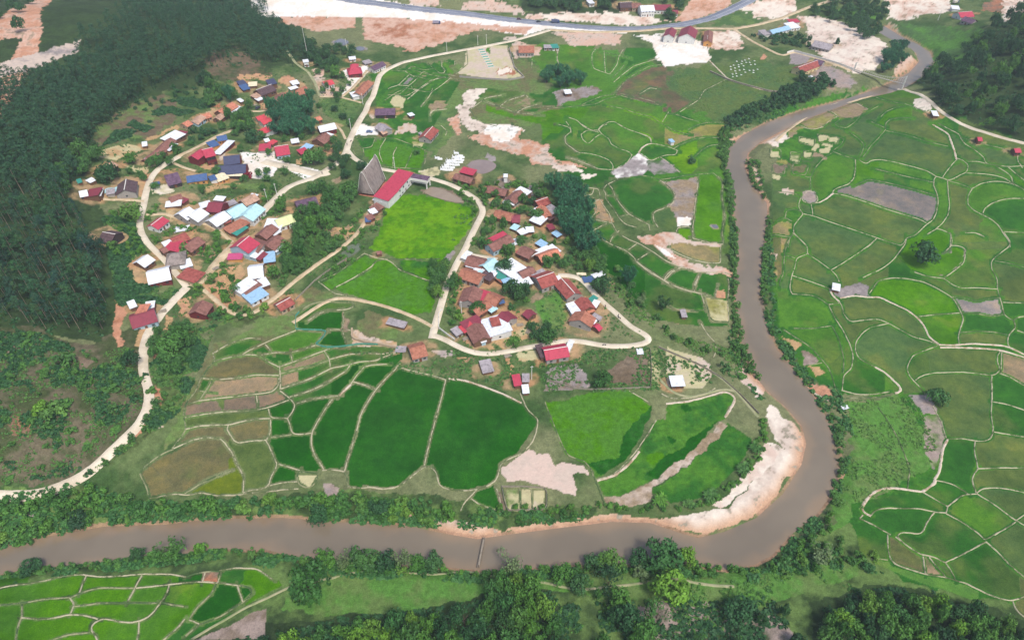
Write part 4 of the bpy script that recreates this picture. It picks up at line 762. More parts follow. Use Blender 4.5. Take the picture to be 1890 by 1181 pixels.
# ---------------------------------------------------------------- crop colour of each enclosed paddy: 'colour x y'
SEEDS = [
(1400,150,3.857,"1000 120 k 960 225 v 1050 320 o 780 360 h 1150 350 o 1050 500 h 650 450 h 570 650 k 1000 590 k 950 640 k 1050 720 m 1100 740 k 730 650 v 900 820 u 750 950 o 500 1080 h 950 1165 o 1300 850 k 1420 620 h 1500 530 o 1700 540 h 1600 620 o 1560 700 o 1420 900 o 1650 850 k 1800 950 m 1300 1110 v 1600 1150 o 1850 690 v 350 1060 h 270 900 h 340 910 h 180 1050 y 160 1150 y 340 650 h 250 700 h 1830 1130 m 1830 790 k 1860 580 o 1440 480 h 620 300 h 470 440 k"),
(1400,430,3.857,"150 70 b 270 90 h 220 210 h 600 130 h 750 230 o 350 220 h 350 390 o 330 470 k 350 600 k 400 800 k 580 620 o 800 560 o 640 740 o 950 850 h 800 1060 m 1300 900 o 1400 1100 h 1400 1060 h 1780 1120 m 1100 450 v 1300 680 v 1500 430 o 1550 540 x 1600 640 m 1600 750 o 1800 380 o 1800 130 m 1820 550 m 1880 640 m 1830 760 m 1790 930 n 1850 960 n 1550 300 k 1600 150 k 1290 70 v 1600 60 k 1000 1120 k 1130 980 m 1250 360 m 600 850 k 570 1060 m"),
(1400,700,3.857,"1450 250 h 1780 80 m 1780 300 m 1420 600 m 1420 550 m 1700 530 o 1330 800 m 1700 700 o 1600 960 k 1780 860 h 1000 850 m 1000 1000 m 1400 1070 m 1750 1120 o 1870 960 h"),
(1400,875,3.857,"840 500 m 1050 570 b 1230 660 n 1260 610 o 1290 640 o 1550 700 m 1800 450 o 1860 970 b 850 650 a"),
(0,875,3.857,"300 820 v 780 760 v 1130 750 v 340 960 v 700 860 v 1060 850 v 1350 850 v 850 970 v 800 1110 v 1200 1060 v 400 1090 v 550 1160 v 1570 900 d 1740 860 d 1700 720 m 1400 730 d 1310 1110 m 1000 900 v 1760 740 v"),
(240,540,3.857,"730 400 m 900 410 m 1150 350 k 1070 470 m 1230 440 k 1450 320 d 1400 210 d 1400 95 m 1530 330 d 800 530 b 1200 500 n 1150 590 n 1600 465 m 1600 410 m 850 660 n 540 660 m 440 740 n 700 800 q 980 770 q 1250 620 m 1280 680 m 1350 720 m 700 880 o 500 1010 b 850 980 b 1000 480 m 620 800 q"),
(240,680,3.857,"500 620 b 640 830 i 900 650 o 1090 760 d 1130 600 d 1070 420 d 1080 310 d 1230 380 d 1450 450 d 1620 500 d 1680 60 d 640 250 o 250 700 b 200 800 b 400 780 b"),
(600,640,3.857,"600 450 d 1100 600 d 300 200 d 120 250 d 1150 1080 d 250 150 d"),
(980,230,4.0,"330 120 k 410 90 k 500 130 k 450 190 m 440 270 m 560 220 m 700 100 k 940 190 m 1180 180 l 1150 220 l 1320 250 k 750 550 m 680 650 m 600 600 m 570 490 m 1000 700 h 1250 600 v 1130 780 l 1200 950 y 360 590 m 370 495 m 430 495 o 450 650 m 480 740 m 550 800 m 680 870 m 820 920 m 900 1010 m 1150 1100 m 1350 1150 m 600 1000 d 540 650 n 360 500 m 1120 600 n"),
(1000,480,5.0,"1250 350 m 1300 180 m 1100 100 m 1550 200 m 1660 220 m"),
(1000,60,4.004,"60 200 k 240 200 k 420 200 k 520 200 m 600 180 m 740 240 m 560 250 k 650 400 f 800 480 f 700 550 k 600 640 k 1000 640 k 1220 700 y 350 620 k 380 500 k 500 430 k 1200 780 k 300 570 v 1000 400 h"),
(680,100,5.906,"250 280 k 420 290 x 600 310 m 290 400 m 440 430 k 520 500 m 600 210 n 740 230 k 870 100 m 900 170 k 350 540 k 620 520 m 640 380 k 740 380 y"),
(760,0,4.725,"740 870 m 900 860 m 1060 820 m 1000 970 m 1150 930 m"),
]
# ---------------------------------------------------------------- paint
for ox, oy, s, txt in FILLS:
    for code, p in blk(ox, oy, s, txt):
        a, _, b = code.partition('/'); fill(p, a, mix=b or None, jit=5.0 if s != 1.0 else 9.0, thr=0.52, nz=N3*0.4+N2*0.6)
# dry scrub spots on sand and bare soil, clumps in grass
spot = (sm((N3*0.6+N2*0.4-0.61)/0.05)*0.5*~NOSPOT)[..., None]
bright = COLMAP.mean(-1, keepdims=True)
COLMAP = COLMAP*(1-spot*np.clip((bright-0.12)*4, 0, 1)) + C((96,112,72))*spot*np.clip((bright-0.12)*4, 0, 1)
# trodden bare yards round the houses
yards = []
for ln in HOUSES.strip().splitlines():
    for b in ln.split('|')[2].split(';'):
        v = list(map(float, b.split()[:5])); X, Y = drape(np.array([v[0], v[2]]), np.array([v[1], v[3]]), 2.5); yards.append((X[0], Y[0], X[1], Y[1], v[4]))
for n_, (ax, ay, bx, by, w_) in enumerate(yards):
    if n_ % 5 == 4: continue
    P_, Q_ = xy_plane(np.array([ax, bx]), np.array([ay, by])); i0 = max(0, int((P_.min()-60-P0)/STEP)); i1 = min(NX, int((P_.max()+60-P0)/STEP)); j0 = max(0, int((Q_.min()-50-Q0)/STEP)); j1 = min(NY, int((Q_.max()+50-Q0)/STEP))
    if i1 <= i0 or j1 <= j0: continue
    S = (slice(j0, j1), slice(i0, i1)); x, y = GX[S], GY[S]; ex, ey = bx-ax, by-ay
    t = np.clip(((x-ax)*ex+(y-ay)*ey)/max(1e-6, ex*ex+ey*ey), 0, 1); d = np.hypot(x-ax-t*ex, y-ay-t*ey)
    f = sm((w_/2+1.0+7.0*(N2[S]-0.25)-d)/2.0)[..., None]*(0.25+0.6*sm((N3[S]-0.35)/0.25))[..., None]*(~NOSPOT[S])[..., None]
    COLMAP[S] = COLMAP[S]*(1-f) + C([(200,168,128),(190,160,122),(206,160,118)][n_ % 3])*f
# wet sandy margin of the river
mg = np.where((GD > -1) & (GD < 8) & (COLMAP.mean(-1) > 0.3), sm((8-GD)/6)*0.9, 0)[..., None]
COLMAP = COLMAP*(1-mg) + C((214,168,132))*mg
mg = np.where((GD > -1) & (GD < 2.2), sm((N2-0.3)/0.2), 0)[..., None]
COLMAP = COLMAP*(1-mg*0.8) + C((186,148,122))*mg*0.8
BL = []
for ox, oy, s, txt in BUNDS:
    for code, p in blk(ox, oy, s, txt):
        X, Y = drape(p[:, 0], p[:, 1]); BL.append((code, np.stack([X, Y], 1)))
def mark(q, r=1):
    for a, b in zip(q[:-1], q[1:]):
        n = max(2, int(np.hypot(*(b-a))/0.8)); t = np.linspace(0, 1, n)[:, None]; pp = a*(1-t)+b*t
        i = np.round((pp[:, 0]-P0)/STEP).astype(int); j = np.round((pp[:, 1]-Q0)/STEP).astype(int)
        for di in range(-r, r+1):
            for dj in range(-r, r+1):
                ii = i+di; jj = j+dj; ok = (ii >= 0) & (ii < NX) & (jj >= 0) & (jj < NY); BAR[jj[ok], ii[ok]] = True
for code, p in BL:
    P, Q = xy_plane(p[:, 0], p[:, 1]); q = np.stack([P, Q], 1)
    d0 = q[0]-q[1]; d1 = q[-1]-q[-2]; e = 6.0
    mark(np.vstack([q[0]+d0/max(1e-6, np.hypot(*d0))*e, q, q[-1]+d1/max(1e-6, np.hypot(*d1))*e]), 1)
BAR[:1] = BAR[-1:] = True; BAR[:, :1] = BAR[:, -1:] = True
ZONES = ["1420 200;1560 160;1660 165;1720 200;1900 270;2160 330;2160 1300;1900 1140;1810 1112;1700 1075;1590 1030;1570 930;1730 895;1745 810;1720 740;1700 725;1560 727;1545 720;1500 690;1440 615;1428 480;1425 340",
 "230 925;300 820;340 740;400 650;500 590;560 552;660 552;662 600;740 640;745 668;940 700;1002 765;945 850;935 900;1010 945;840 948;760 897;620 906;400 918",
 "596 524;650 490;720 340;890 380;880 420;820 480;802 582;620 548;600 530", "645 248;790 262;792 312;690 302",
 "870 160;1000 175;1110 90;1230 100;1230 160;1345 228;1348 500;1350 602;1290 602;1210 590;1100 480;1050 350;1040 320;1000 290;1000 230;930 215;880 200", "975 92;1000 80;1240 92;1180 130;1080 180;1050 190;1000 130",
 "-250 1080;150 1050;500 1050;522 1080;460 1112;375 1165;300 1240;-250 1240", "700 130;820 112;850 150;790 250;720 180", "1010 730;1360 720;1450 830;1200 940;1090 920", "1100 440;1200 470;1360 515;1350 580;1290 590;1160 510"]
ZM = np.zeros((NY, NX), bool)
for z_ in ZONES:
    ZM |= inside(topq(parse(z_)), GP + J1*3, GQ + J2*3)
BAR |= ~ZM | HARD
nf = 0; FIELD_CODE = {}
for ox, oy, s, txt in SEEDS:
    tk = txt.split()
    for n in range(0, len(tk), 3):
        x, y, c = float(tk[n])/s+ox, float(tk[n+1])/s+oy, tk[n+2]
        X, Y = drape([x], [y]); P, Q = xy_plane(X, Y); i = int(round((P[0]-P0)/STEP)); j = int(round((Q[0]-Q0)/STEP))
        if 0 < i < NX-1 and 0 < j < NY-1:
            for di, dj in ((0,0),(2,0),(-2,0),(0,2),(0,-2)):
                if not BAR[j+dj, i+di] and not LAB[j+dj, i+di]:
                    nf += 1; LAB[j+dj, i+di] = nf; FIELD_CODE[nf] = c; break
free = ~BAR
for it in range(88):            # all paddies grow outwards together until they meet a bund
    for ax, d in ((0, 1), (0, -1), (1, 1), (1, -1)):
        sh = np.roll(LAB, d, ax); LAB = np.where((LAB == 0) & free, sh, LAB)
# seeds of one enclosed paddy that met in the open are one field
pairs = {}
for ax in (0, 1):
    a = LAB; b = np.roll(LAB, -1, ax); mm = (a > 0) & (b > 0) & (a != b)
    for u, v in zip(np.minimum(a, b)[mm], np.maximum(a, b)[mm]): pairs[(u, v)] = pairs.get((u, v), 0)+1
for (u, v), n in sorted(pairs.items()):
    if FIELD_CODE[u] == FIELD_CODE[v]: 
        LAB[LAB == v] = u
        pairs2 = [k for k in pairs if v in k]
# the open margin that no bund closes off stays ground: drop ragged growth fronts by eroding into noise
MIXC = {'d': 'm', 'm': 'o', 'l': 'v', 'v': 'k', 'o': 'h', 'h': 'o', 'b': 'o', 'n': 'o', 'i': 'o', 'y': 'n', 'u': 'x', 'k': 'o', 'q': 'n', 'f': 'h', 'D': 'h', 'x': 'u', 'a': 'g'}
for k, c in FIELD_CODE.items():
    m = LAB == k
    if not m.any(): continue
    v = (((k*37) % 17)/17.0-0.5)*0.16
    base = C(COLR[c])*(1+v); alt = C(COLR[MIXC.get(c, c)])
    f = (sm((N4*0.7+N2*0.3-0.48)/0.14)*(0.35 if c == 'd' else 0.65))[m][:, None]; g = (sm((N2-0.64)/0.1)*(0.0 if c in "dml" else 0.2))[m][:, None]
    COLMAP[m] = (base*(1-f)+alt*f)*(1-g) + C(COLR['y'])*g*0.8 + base*g*0.2

# ---------------------------------------------------------------- build ground, river, paddies from the grid
idx = np.arange(NX*NY).reshape(NY, NX)
quads = np.stack([idx[1:, :-1], idx[1:, 1:], idx[:-1, 1:], idx[:-1, :-1]], -1)      # Q grows towards the camera
qm = np.stack([LAB[1:, :-1], LAB[1:, 1:], LAB[:-1, 1:], LAB[:-1, :-1]], -1)
same = (qm.min(-1) == qm.max(-1)); lab = np.where(same, qm[..., 0], 0)
VV = np.stack([GX, GY, GZ], -1).reshape(-1, 3); CC = COLMAP.reshape(-1, 3)
def sub(name, mask, mat, V=None, smooth=True):
    f = quads[mask]; u, inv = np.unique(f, return_inverse=True)
    return mesh_np(name, (VV if V is None else V)[u], inv.reshape(f.shape), mat, cols=CC[u], smooth=smooth)
tag(sub("ground", lab == 0, M_GROUND), kind='structure')
order = np.argsort(lab.ravel(), kind='stable'); ls = lab.ravel()[order]; qf = quads.reshape(-1, 4)
for k in range(1, nf+1):
    a, b = np.searchsorted(ls, k), np.searchsorted(ls, k, 'right')
    if b-a < 6: continue
    f = qf[order[a:b]]; u, inv = np.unique(f, return_inverse=True)
    c = FIELD_CODE[k]; nm = "fallow_field" if c in 'nquxfy' else "rice_field"
    tag(mesh_np(nm, VV[u], inv.reshape(f.shape), M_RICE, cols=CC[u], smooth=True), kind='structure')
# river surface
m, t, b = nodes("muddy_water"); p = wpos(t)
n1 = noise(t, p, 0.03, 3); n2 = noise(t, p, 1.2, 3)
at = N(t, "ShaderNodeAttribute", attribute_name="Col").outputs["Color"]
t.links.new(mul(t, at, ramp(t, n1, [(0.35, (0.9,)*3), (0.65, (1.1,)*3)])), b.inputs["Base Color"])
b.inputs["Roughness"].default_value = 0.12; b.inputs["Specular IOR Level"].default_value = 0.6; bump(t, b, n2, 0.10, 0.05)
M_WATER = m
dq = np.maximum.reduce([GD[1:, :-1], GD[1:, 1:], GD[:-1, 1:], GD[:-1, :-1]])
VW = VV.copy(); VW[:, 2] = WATER
_s = sm((GD+8*N2-0.5)/6.0)[..., None]*0.5; _w = np.array(lin((138,126,108), 0.66)); CC = (_w*(1-_s)+np.array(lin((176,146,114), 0.66))*_s).reshape(-1, 3); CCG = COLMAP.reshape(-1, 3)
tag(sub("river", dq < 3.0, M_WATER, VW), kind='structure')
# ponds
M_POND = {}
for nm, c1, c2 in (("brown", (168,150,128), (182,164,142)), ("green", (120,132,108), (136,146,120)), ("grey", (128,130,140), (146,146,152)), ("mauve", (160,142,136), (172,154,146))):
    m, t, b = nodes("pond_water_"+nm); p = wpos(t); n1 = noise(t, p, 0.12, 3); t.links.new(ramp(t, n1, [(0.35, lin(c1, 0.6)), (0.65, lin(c2, 0.6))]), b.inputs["Base Color"])
    b.inputs["Roughness"].default_value = 0.12; M_POND[nm] = m
for nm, ox, oy, s, txt in (("brown",780,280,5.0,"10 370 70 325 140 335 220 372 300 415 400 462 440 485 300 475 180 445 60 405"), ("green",400,340,5.0,"1150 640 1180 590 1240 558 1320 545 1348 575 1320 620 1260 660 1190 695 1155 680"), ("mauve",780,280,5.0,"410 130 445 95 500 80 570 82 640 98 690 132 660 170 600 198 540 212 490 190 440 168"),
      ("grey",380,0,4.725,"1115 370 1170 345 1245 368 1250 385 1190 408 1140 398"), ("grey",380,0,4.725,"1295 420 1340 408 1390 425 1380 445 1340 448 1310 435"), ("grey",980,230,4.0,"1330 742 1350 735 1375 737 1390 755 1388 770 1350 772"), ("mauve",780,280,5.0,"905 330 960 313 1030 318 1080 335 1095 360 1080 385 1000 395 940 370")):
    v = np.array(list(map(float, txt.split()))).reshape(-1, 2)/s + (ox, oy); X, Y = drape(v[:, 0], v[:, 1]); q = np.stack([X, Y], 1); q = np.vstack([q, q[:1]])
    q = smooth_line(q, 1.5, 1)[:-1]; z = float(gz(q[:, 0], q[:, 1]).max())+0.06
    mb = MB(); n_ = len(q); mb.poly([(q[:, 0].mean(), q[:, 1].mean(), z)] + [(a, b_, z) for a, b_ in q] + [(a, b_, z-1.5) for a, b_ in q], [(0, 1+k, 1+(k+1) % n_) for k in range(n_)] + [(1+k, 1+n_+k, 1+n_+(k+1) % n_, 1+(k+1) % n_) for k in range(n_)])
    tag(mb.build("pond", M_POND[nm]), kind='structure')
# land beyond the valley floor that the photo shows
MBo = MB(); Z = -9
MBo.poly([(-6000,-3000,Z),(6000,-3000,Z),(6000,9000,Z),(-6000,9000,Z)], [(0,1,2,3)])
tag(MBo.build("distant_land", mat_surface("distant_land_soil", (96,124,76), (120,134,90), 0.01)), kind='structure')

# ---------------------------------------------------------------- ribbons: roads, paths and bunds draped on the ground
def ribbon(name, p, prof, mat, step=1.5, k=1, jit=0.0, zlift=0.0, flat=False):
    q = smooth_line(p, step, k); t = np.gradient(q, axis=0); t /= np.maximum(1e-6, np.hypot(*t.T))[:, None]
    nrm = np.stack([-t[:, 1], t[:, 0]], 1)
    if jit:
        rg = np.random.default_rng(abs(int(p[0, 0]*7+p[0, 1]*13)) % 99991); wv = 1+jit*(rg.random(len(q))-0.5)*2
        q = q + nrm*(rg.random(len(q))-0.5)[:, None]*jit*0.5
    else: wv = np.ones(len(q))
    cols = []
    for off, h in prof:
        xy = q + nrm*(off*wv)[:, None]; z = gz(xy[:, 0], xy[:, 1])
        if flat: z = np.maximum(z, gz(q[:, 0], q[:, 1])) 
        cols.append(np.column_stack([xy, z+h+zlift]))
    V = np.stack(cols, 1); n, m_ = V.shape[:2]; ii = np.arange(n*m_).reshape(n, m_)
    F = np.stack([ii[:-1, 1:], ii[1:, 1:], ii[1:, :-1], ii[:-1, :-1]], -1).reshape(-1, 4)[:, ::-1]
    o = mesh_np(name, V.reshape(-1, 3), F, mat, smooth=False)
    return tag(o, kind='structure')
BW = {'w': 0.23, 'g': 0.24, 't': 0.46}
for code, p in BL:
    w_ = BW[code]*(1.0 + 0.25*min(1, max(0, (p[:, 1].mean()-250)/350)))
    ribbon("field_bund", p, [(-w_*1.3, -0.15), (-w_*0.6, 0.26), (w_*0.6, 0.28), (w_*1.3, -0.15)], M_BUND[code], step=1.2, k=1, jit=0.28)
ROADS = [
('concrete_road', 8.0, M_CONC, "486 298;505 303;530 308;560 316;590 324;606 318"),
('concrete_road', 4.4, M_CONC, "-60 914;0 915;60 915;100 905;140 888;180 860;215 825;255 790;275 750;276 720;264 690;264 655;270 620;285 595;310 565;330 545;345 530"),
('concrete_road', 3.8, M_CONC, "345 530;325 505;300 475;272 450;258 425;257 405;264 388;268 360;275 336;288 315;310 300;330 289"),
('dirt_lane', 3.0, M_DIRT, "330 289;350 279;375 266;400 252;430 240"),
('dirt_lane', 2.6, M_DIRT, "318 300;342 311;362 316"),
('dirt_lane', 5, M_DIRT, "355 530;378 514;400 485;414 470;432 452"),
('dirt_lane', 2.4, M_DIRT, "430 448;415 435;395 418;372 411;345 407;318 400;300 393;270 396"),
('concrete_road', 5, M_CONC, "440 430;452 418;466 410;488 388;512 364;524 350;540 342;558 334;574 332;594 320;620 304;638 284;642 268;650 248;662 226;676 204;680 190;688 180;694 160;700 140;715 128;745 115;800 103;860 92;900 85;950 75;985 65;1015 56"),
('concrete_road', 4.2, M_CONC, "640 276;650 290;665 300;690 310;720 315;745 320;790 328;830 340;860 355;885 372;893 390;880 415;865 445;858 462;845 482;825 525;812 570;800 612;797 625"),
('concrete_road', 3.0, M_CONC, "858 463;866 470;880 474;900 474;918 479"),
('concrete_road', 3.4, M_CONC, "797 618;820 625;850 643;885 654;920 652;970 642;1010 635;1045 628;1075 630;1110 638;1150 640;1190 635;1205 628;1195 618;1165 605;1140 580;1115 560;1095 540;1075 515;1055 508;1030 508"),
('dirt_lane', 2.6, M_DIRT, "690 378;680 395;665 425;640 450;620 465;590 485;565 503;530 530;515 545;500 555;475 575;450 585;430 580;410 565;395 550;375 535"),
('dirt_lane', 2.4, M_PATH, "530 95;546 118;568 132;580 150;586 164;590 178"),
('dirt_lane', 2.2, M_DIRT, "590 179;600 178;628 179;648 185;668 190"),
('dirt_lane', 2.4, M_DIRT, "630 179;648 166;666 146;678 130"),
('dirt_lane', 2.0, M_DIRT, "616 228;630 240;638 258"),
('dirt_lane', 2.0, M_DIRT, "442 203;474 207;508 202"),
('dirt_lane', 2.0, M_DIRT, "186 367;230 369;266 372"),
('concrete_road', 3.0, M_CONC, "1655 164;1690 172;1712 185;1735 205;1765 225;1800 240;1840 252;1890 265;1980 285"),
('dirt_lane', 3.0, M_DIRT, "1431 261;1452 242;1475 225;1504 206;1519 202;1545 192;1568 189;1600 180;1623 172;1645 168"),
('dirt_lane', 2.2, M_DIRT, "540 596;565 580;585 566;615 550;640 550;664 554;700 562;740 575;780 592;798 603"),
('footpath', 0.8, M_PATH, "352 1181;383 1160;415 1145;440 1128;452 1118;480 1110;500 1102;512 1092;545 1077;580 1071;615 1066"),
('footpath', 0.8, M_PATH, "615 1066;641 1056;680 1054;720 1054;757 1056;797 1061;830 1058;854 1052;888 1058;912 1063;960 1070;992 1073;1015 1075;1041 1084;1070 1090;1098 1085;1148 1080;1176 1078;1202 1072"),
('footpath', 1.0, M_PATH, "1240 1066;1306 1080;1355 1082"),
('footpath', 1.1, M_PATH, "1216 640;1290 672;1330 695;1365 730;1400 770"),
('footpath', 1.1, M_PATH, "1218 700;1240 725;1270 735;1300 728;1340 715;1365 725"),
('footpath', 0.8, M_DIRT, "899 398;920 408;945 413;960 408"),
('dirt_lane', 3.0, M_DIRT, "1355 55;1390 78;1430 98;1445 104;1465 96;1500 106;1530 116;1570 132"),
('dirt_lane', 5, M_DIRT, "1015 56;1100 60;1180 58;1232 53;1300 53;1355 54;1400 46;1440 35;1490 15;1540 0;1600 -25"),
]
ROADM = np.zeros((NY, NX), bool)
def road(name, wd, mat, s):
    p = parse(s); X, Y = drape(p[:, 0], p[:, 1]); wd *= 0.8; h = wd/2
    q = smooth_line(np.stack([X, Y], 1), 0.7, 2); t = np.gradient(q, axis=0); t /= np.maximum(1e-6, np.hypot(*t.T))[:, None]
    for off in np.arange(-h-0.6, h+0.61, 0.4):
        P, Q = xy_plane(q[:, 0]-t[:, 1]*off, q[:, 1]+t[:, 0]*off); i = np.round((P-P0)/STEP).astype(int); j = np.round((Q-Q0)/STEP).astype(int)
        ok = (i >= 0) & (i < NX) & (j >= 0) & (j < NY); ROADM[j[ok], i[ok]] = True
    return ribbon(name, np.stack([X, Y], 1), [(-h-0.15, -0.1), (-h, 0.16), (0, 0.2), (h, 0.16), (h+0.15, -0.1)], mat, step=2.0, k=2, jit=0.03 if 'conc' in name else 0.12)
for i, r_ in enumerate(ROADS):
    o = road(*r_)
    for v in o.data.vertices: v.co.z += 0.004*i
tag(road('highway', 13, M_ASPH, "560 -22;600 -8;660 3;720 10;780 18;860 26;940 37;1020 45;1080 51;1140 54;1200 53;1260 46;1310 35;1350 18;1385 0;1420 -25;1480 -70"), kind='structure')
# painted line along the highway
M_LINE = mat_surface("road_paint", (225,225,220), (240,240,236), 0.5)
p = parse("600 -8;660 3;720 10;780 18;860 26;940 37;1020 45;1080 51;1140 54;1200 53;1260 46;1310 35;1350 18;1385 0"); X, Y = drape(p[:, 0], p[:, 1])
for off in (-4.6, 4.6, 0):
    ribbon("road_marking", np.stack([X, Y], 1), [(off-0.12, 0.30), (off+0.12, 0.30)], M_LINE, step=2.0, k=2)
# ---------------------------------------------------------------- houses
ROOFC = dict(crimson=(190,66,88), maroon=(142,62,76), brown=(142,98,88), dkbrown=(92,72,76), rust=(172,112,90), orange=(202,130,104), tan=(190,154,132), white=(236,240,246),
  cyan=(186,226,232), blue=(76,104,150), slate=(74,78,106), teal=(62,148,134), grey=(166,158,162), lblue=(160,198,228), yellow=(226,234,172), cream=(240,226,192),
  purple=(104,80,102), red=(208,76,86), pink=(200,84,130), brick=(160,84,76), thatch=(150,138,132))
WALLC = dict(wd=(124,92,72), wh=(236,236,232), gy=(172,166,160), og=(222,162,96), bl=(176,204,216), ms=(120,48,50), yl=(232,212,160), tn=(190,168,140), dk=(72,60,58))
def mat_roof(name, c, worn):
    m, t, b = nodes(name); p = wpos(t)
    mp = N(t, "ShaderNodeMapping"); mp.inputs["Scale"].default_value = (1.0, 1.0, 0.3); t.links.new(p, mp.inputs[0])
    n1 = noise(t, mp.outputs[0], 0.7, 4, 0.7); n2 = noise(t, p, 3.5, 3)
    base = lin(c); dark = tuple(v*(0.5 if worn else 0.7) for v in base); light = tuple(min(0.85, v*(1.25 if worn else 1.06)+(0.02 if worn else 0)) for v in base)
    cc = ramp(t, n1, [(0.3, dark), (0.5, base), (0.72, light)])
    cc = mul(t, cc, ramp(t, n2, [(0.3, (0.84,)*3), (0.7, (1.12,)*3)]))
    t.links.new(cc, b.inputs["Base Color"]); b.inputs["Roughness"].default_value = 0.85 if worn else 0.6
    b.inputs["Specular IOR Level"].default_value = 0.3
    wv = N(t, "ShaderNodeTexWave"); wv.inputs["Scale"].default_value = 1.6; t.links.new(opos(t), wv.inputs["Vector"])
    bump(t, b, wv.outputs["Fac"], 0.25, 0.05); return m
WORN = {'brown', 'dkbrown', 'rust', 'orange', 'tan', 'brick', 'thatch', 'grey', 'purple'}
M_ROOF = {k: mat_roof("roof_"+k, v, k in WORN) for k, v in ROOFC.items()}
M_WALL = {k: mat_surface("wall_"+k, tuple(int(a*0.93) for a in v), v, 0.6, fine=2.0) for k, v in WALLC.items()}
M_GLASS, t_, b_ = nodes("window_glass"); b_.inputs["Base Color"].default_value = (0.03, 0.04, 0.05, 1); b_.inputs["Roughness"].default_value = 0.15
M_DOOR = mat_surface("door_wood", (110,70,50), (130,84,60), 1.0)
M_TRIM = mat_surface("pale_trim", (226,222,214), (240,238,232), 0.6)
def block(par, ox, oy, oz, x1, y1, x2, y2, wdt, roof, wall, hw, typ, i):
    """one roofed block; the ridge runs between two photo pixels"""
    wdt *= 1.05
    rise = {'g': 0.24*wdt, 'h': 0.17*wdt, 's': 0.10*wdt, 'f': 0.0}[typ]; hr = hw + rise
    (A, B) = (pt(x1, y1, hr), pt(x2, y2, hr))
    if A[0] > B[0]: A, B = B, A
    ang = math.atan2(B[1]-A[1], B[0]-A[0]); L = max(1.6, 1.08*math.hypot(B[0]-A[0], B[1]-A[1]))
    cx, cy = (A[0]+B[0])/2-ox, (A[1]+B[1])/2-oy; zg = min(A[2], B[2])-oz; ca, sa = math.cos(ang), math.sin(ang); W = wdt/2
    T = lambda u, v, z: (cx+u*ca-v*sa, cy+u*sa+v*ca, zg+z)
    H2 = L/2; e = min(0.5, wdt*0.09); zt = hw + 0.13*i
    if typ == 'g': sec = [(-W, zt-0.08), (0, zt+rise), (W, zt-0.08)]
    elif typ == 's': sec = [(-W, zt-0.1), (W, zt+rise)]
    elif typ == 'f': sec = [(-W, zt), (W, zt)]
    r = MB()
    if typ == 'h':
        q = min(H2*0.6, W*0.8); k = W*1.02
        pts = [T(-H2,-W,zt), T(H2,-W,zt), T(H2,W,zt), T(-H2,W,zt), T(-H2+q,0,zt+rise*1.5), T(H2-q,0,zt+rise*1.5)]
        pts += [T(-H2,-W,zt-0.15), T(H2,-W,zt-0.15), T(H2,W,zt-0.15), T(-H2,W,zt-0.15)]
        r.poly(pts, [(0,1,5,4), (1,2,5), (2,3,4,5), (3,0,4), (6,9,8,7), (0,6,7,1), (1,7,8,2), (2,8,9,3), (3,9,6,0)])
    else:
        n = len(sec); top = [(v, z) for v, z in sec]; bot = [(v, z-0.12) for v, z in sec][::-1]; ring = top+bot; m_ = len(ring)
        pts = [T(-H2, v, z) for v, z in ring] + [T(H2, v, z) for v, z in ring]
        fs = [(k, (k+1) % m_, m_+(k+1) % m_, m_+k) for k in range(m_)]
        for k in range(n-1): fs += [(k, m_-1-k, m_-2-k, k+1), (m_+k, m_+k+1, 2*m_-2-k, 2*m_-1-k)]
        r.poly(pts, fs)
    ro = r.build("roof", M_ROOF[roof], par)
    if typ == 'g' and L > 6 and i == 0:
        MB().poly([T(-H2,-0.22,zt+rise-0.02), T(H2,-0.22,zt+rise-0.02), T(H2,0.22,zt+rise-0.02), T(-H2,0.22,zt+rise-0.02), T(-H2,0,zt+rise+0.1), T(H2,0,zt+rise+0.1)],
                  [(0,1,5,4), (2,3,4,5), (0,4,3), (1,2,5), (0,3,2,1)]).build("ridge_cap", M_TRIM if roof in ('crimson', 'dkbrown', 'brick') else M_ROOF[roof], ro)
    w2, l2 = W-e, H2-e*0.9
    wl = MB(); s2 = [(-w2, -1.0), (w2, -1.0)] + ([(w2, zt-0.22+0.02), (0, zt+rise-0.28), (-w2, zt-0.22+0.02)] if typ == 'g' else [(w2, zt+(rise-0.2 if typ == 's' else -0.16)), (-w2, zt-0.24)])
    m_ = len(s2); pts = [T(-l2, v, z) for v, z in s2] + [T(l2, v, z) for v, z in s2]
    wl.poly(pts, [(k, m_+k, m_+(k+1) % m_, (k+1) % m_) for k in range(m_)] + [tuple(range(m_)), tuple(range(2*m_-1, m_-1, -1))])
    wl.build("wall", M_WALL[wall], par)
    def panel(name, u0, u1, z0, z1, mat, end=False, parent=None):
        mb = MB()
        if end:
            s = -1 if ca*1 > 0 and math.sin(ang) > 0 else 1     # the gable that looks towards the river side
            a, b = s*(l2-0.03), s*(l2+0.06); P_ = [T(a,u0,z0),T(b,u0,z0),T(b,u1,z0),T(a,u1,z0),T(a,u0,z1),T(b,u0,z1),T(b,u1,z1),T(a,u1,z1)]
        else:
            a, b = -(w2-0.03), -(w2+0.06); P_ = [T(u0,a,z0),T(u1,a,z0),T(u1,b,z0),T(u0,b,z0),T(u0,a,z1),T(u1,a,z1),T(u1,b,z1),T(u0,b,z1)]
        mb.poly(P_, [(0,3,2,1),(4,5,6,7),(0,1,5,4),(1,2,6,5),(2,3,7,6),(3,0,4,7)])
        return mb.build(name, mat, parent or par)
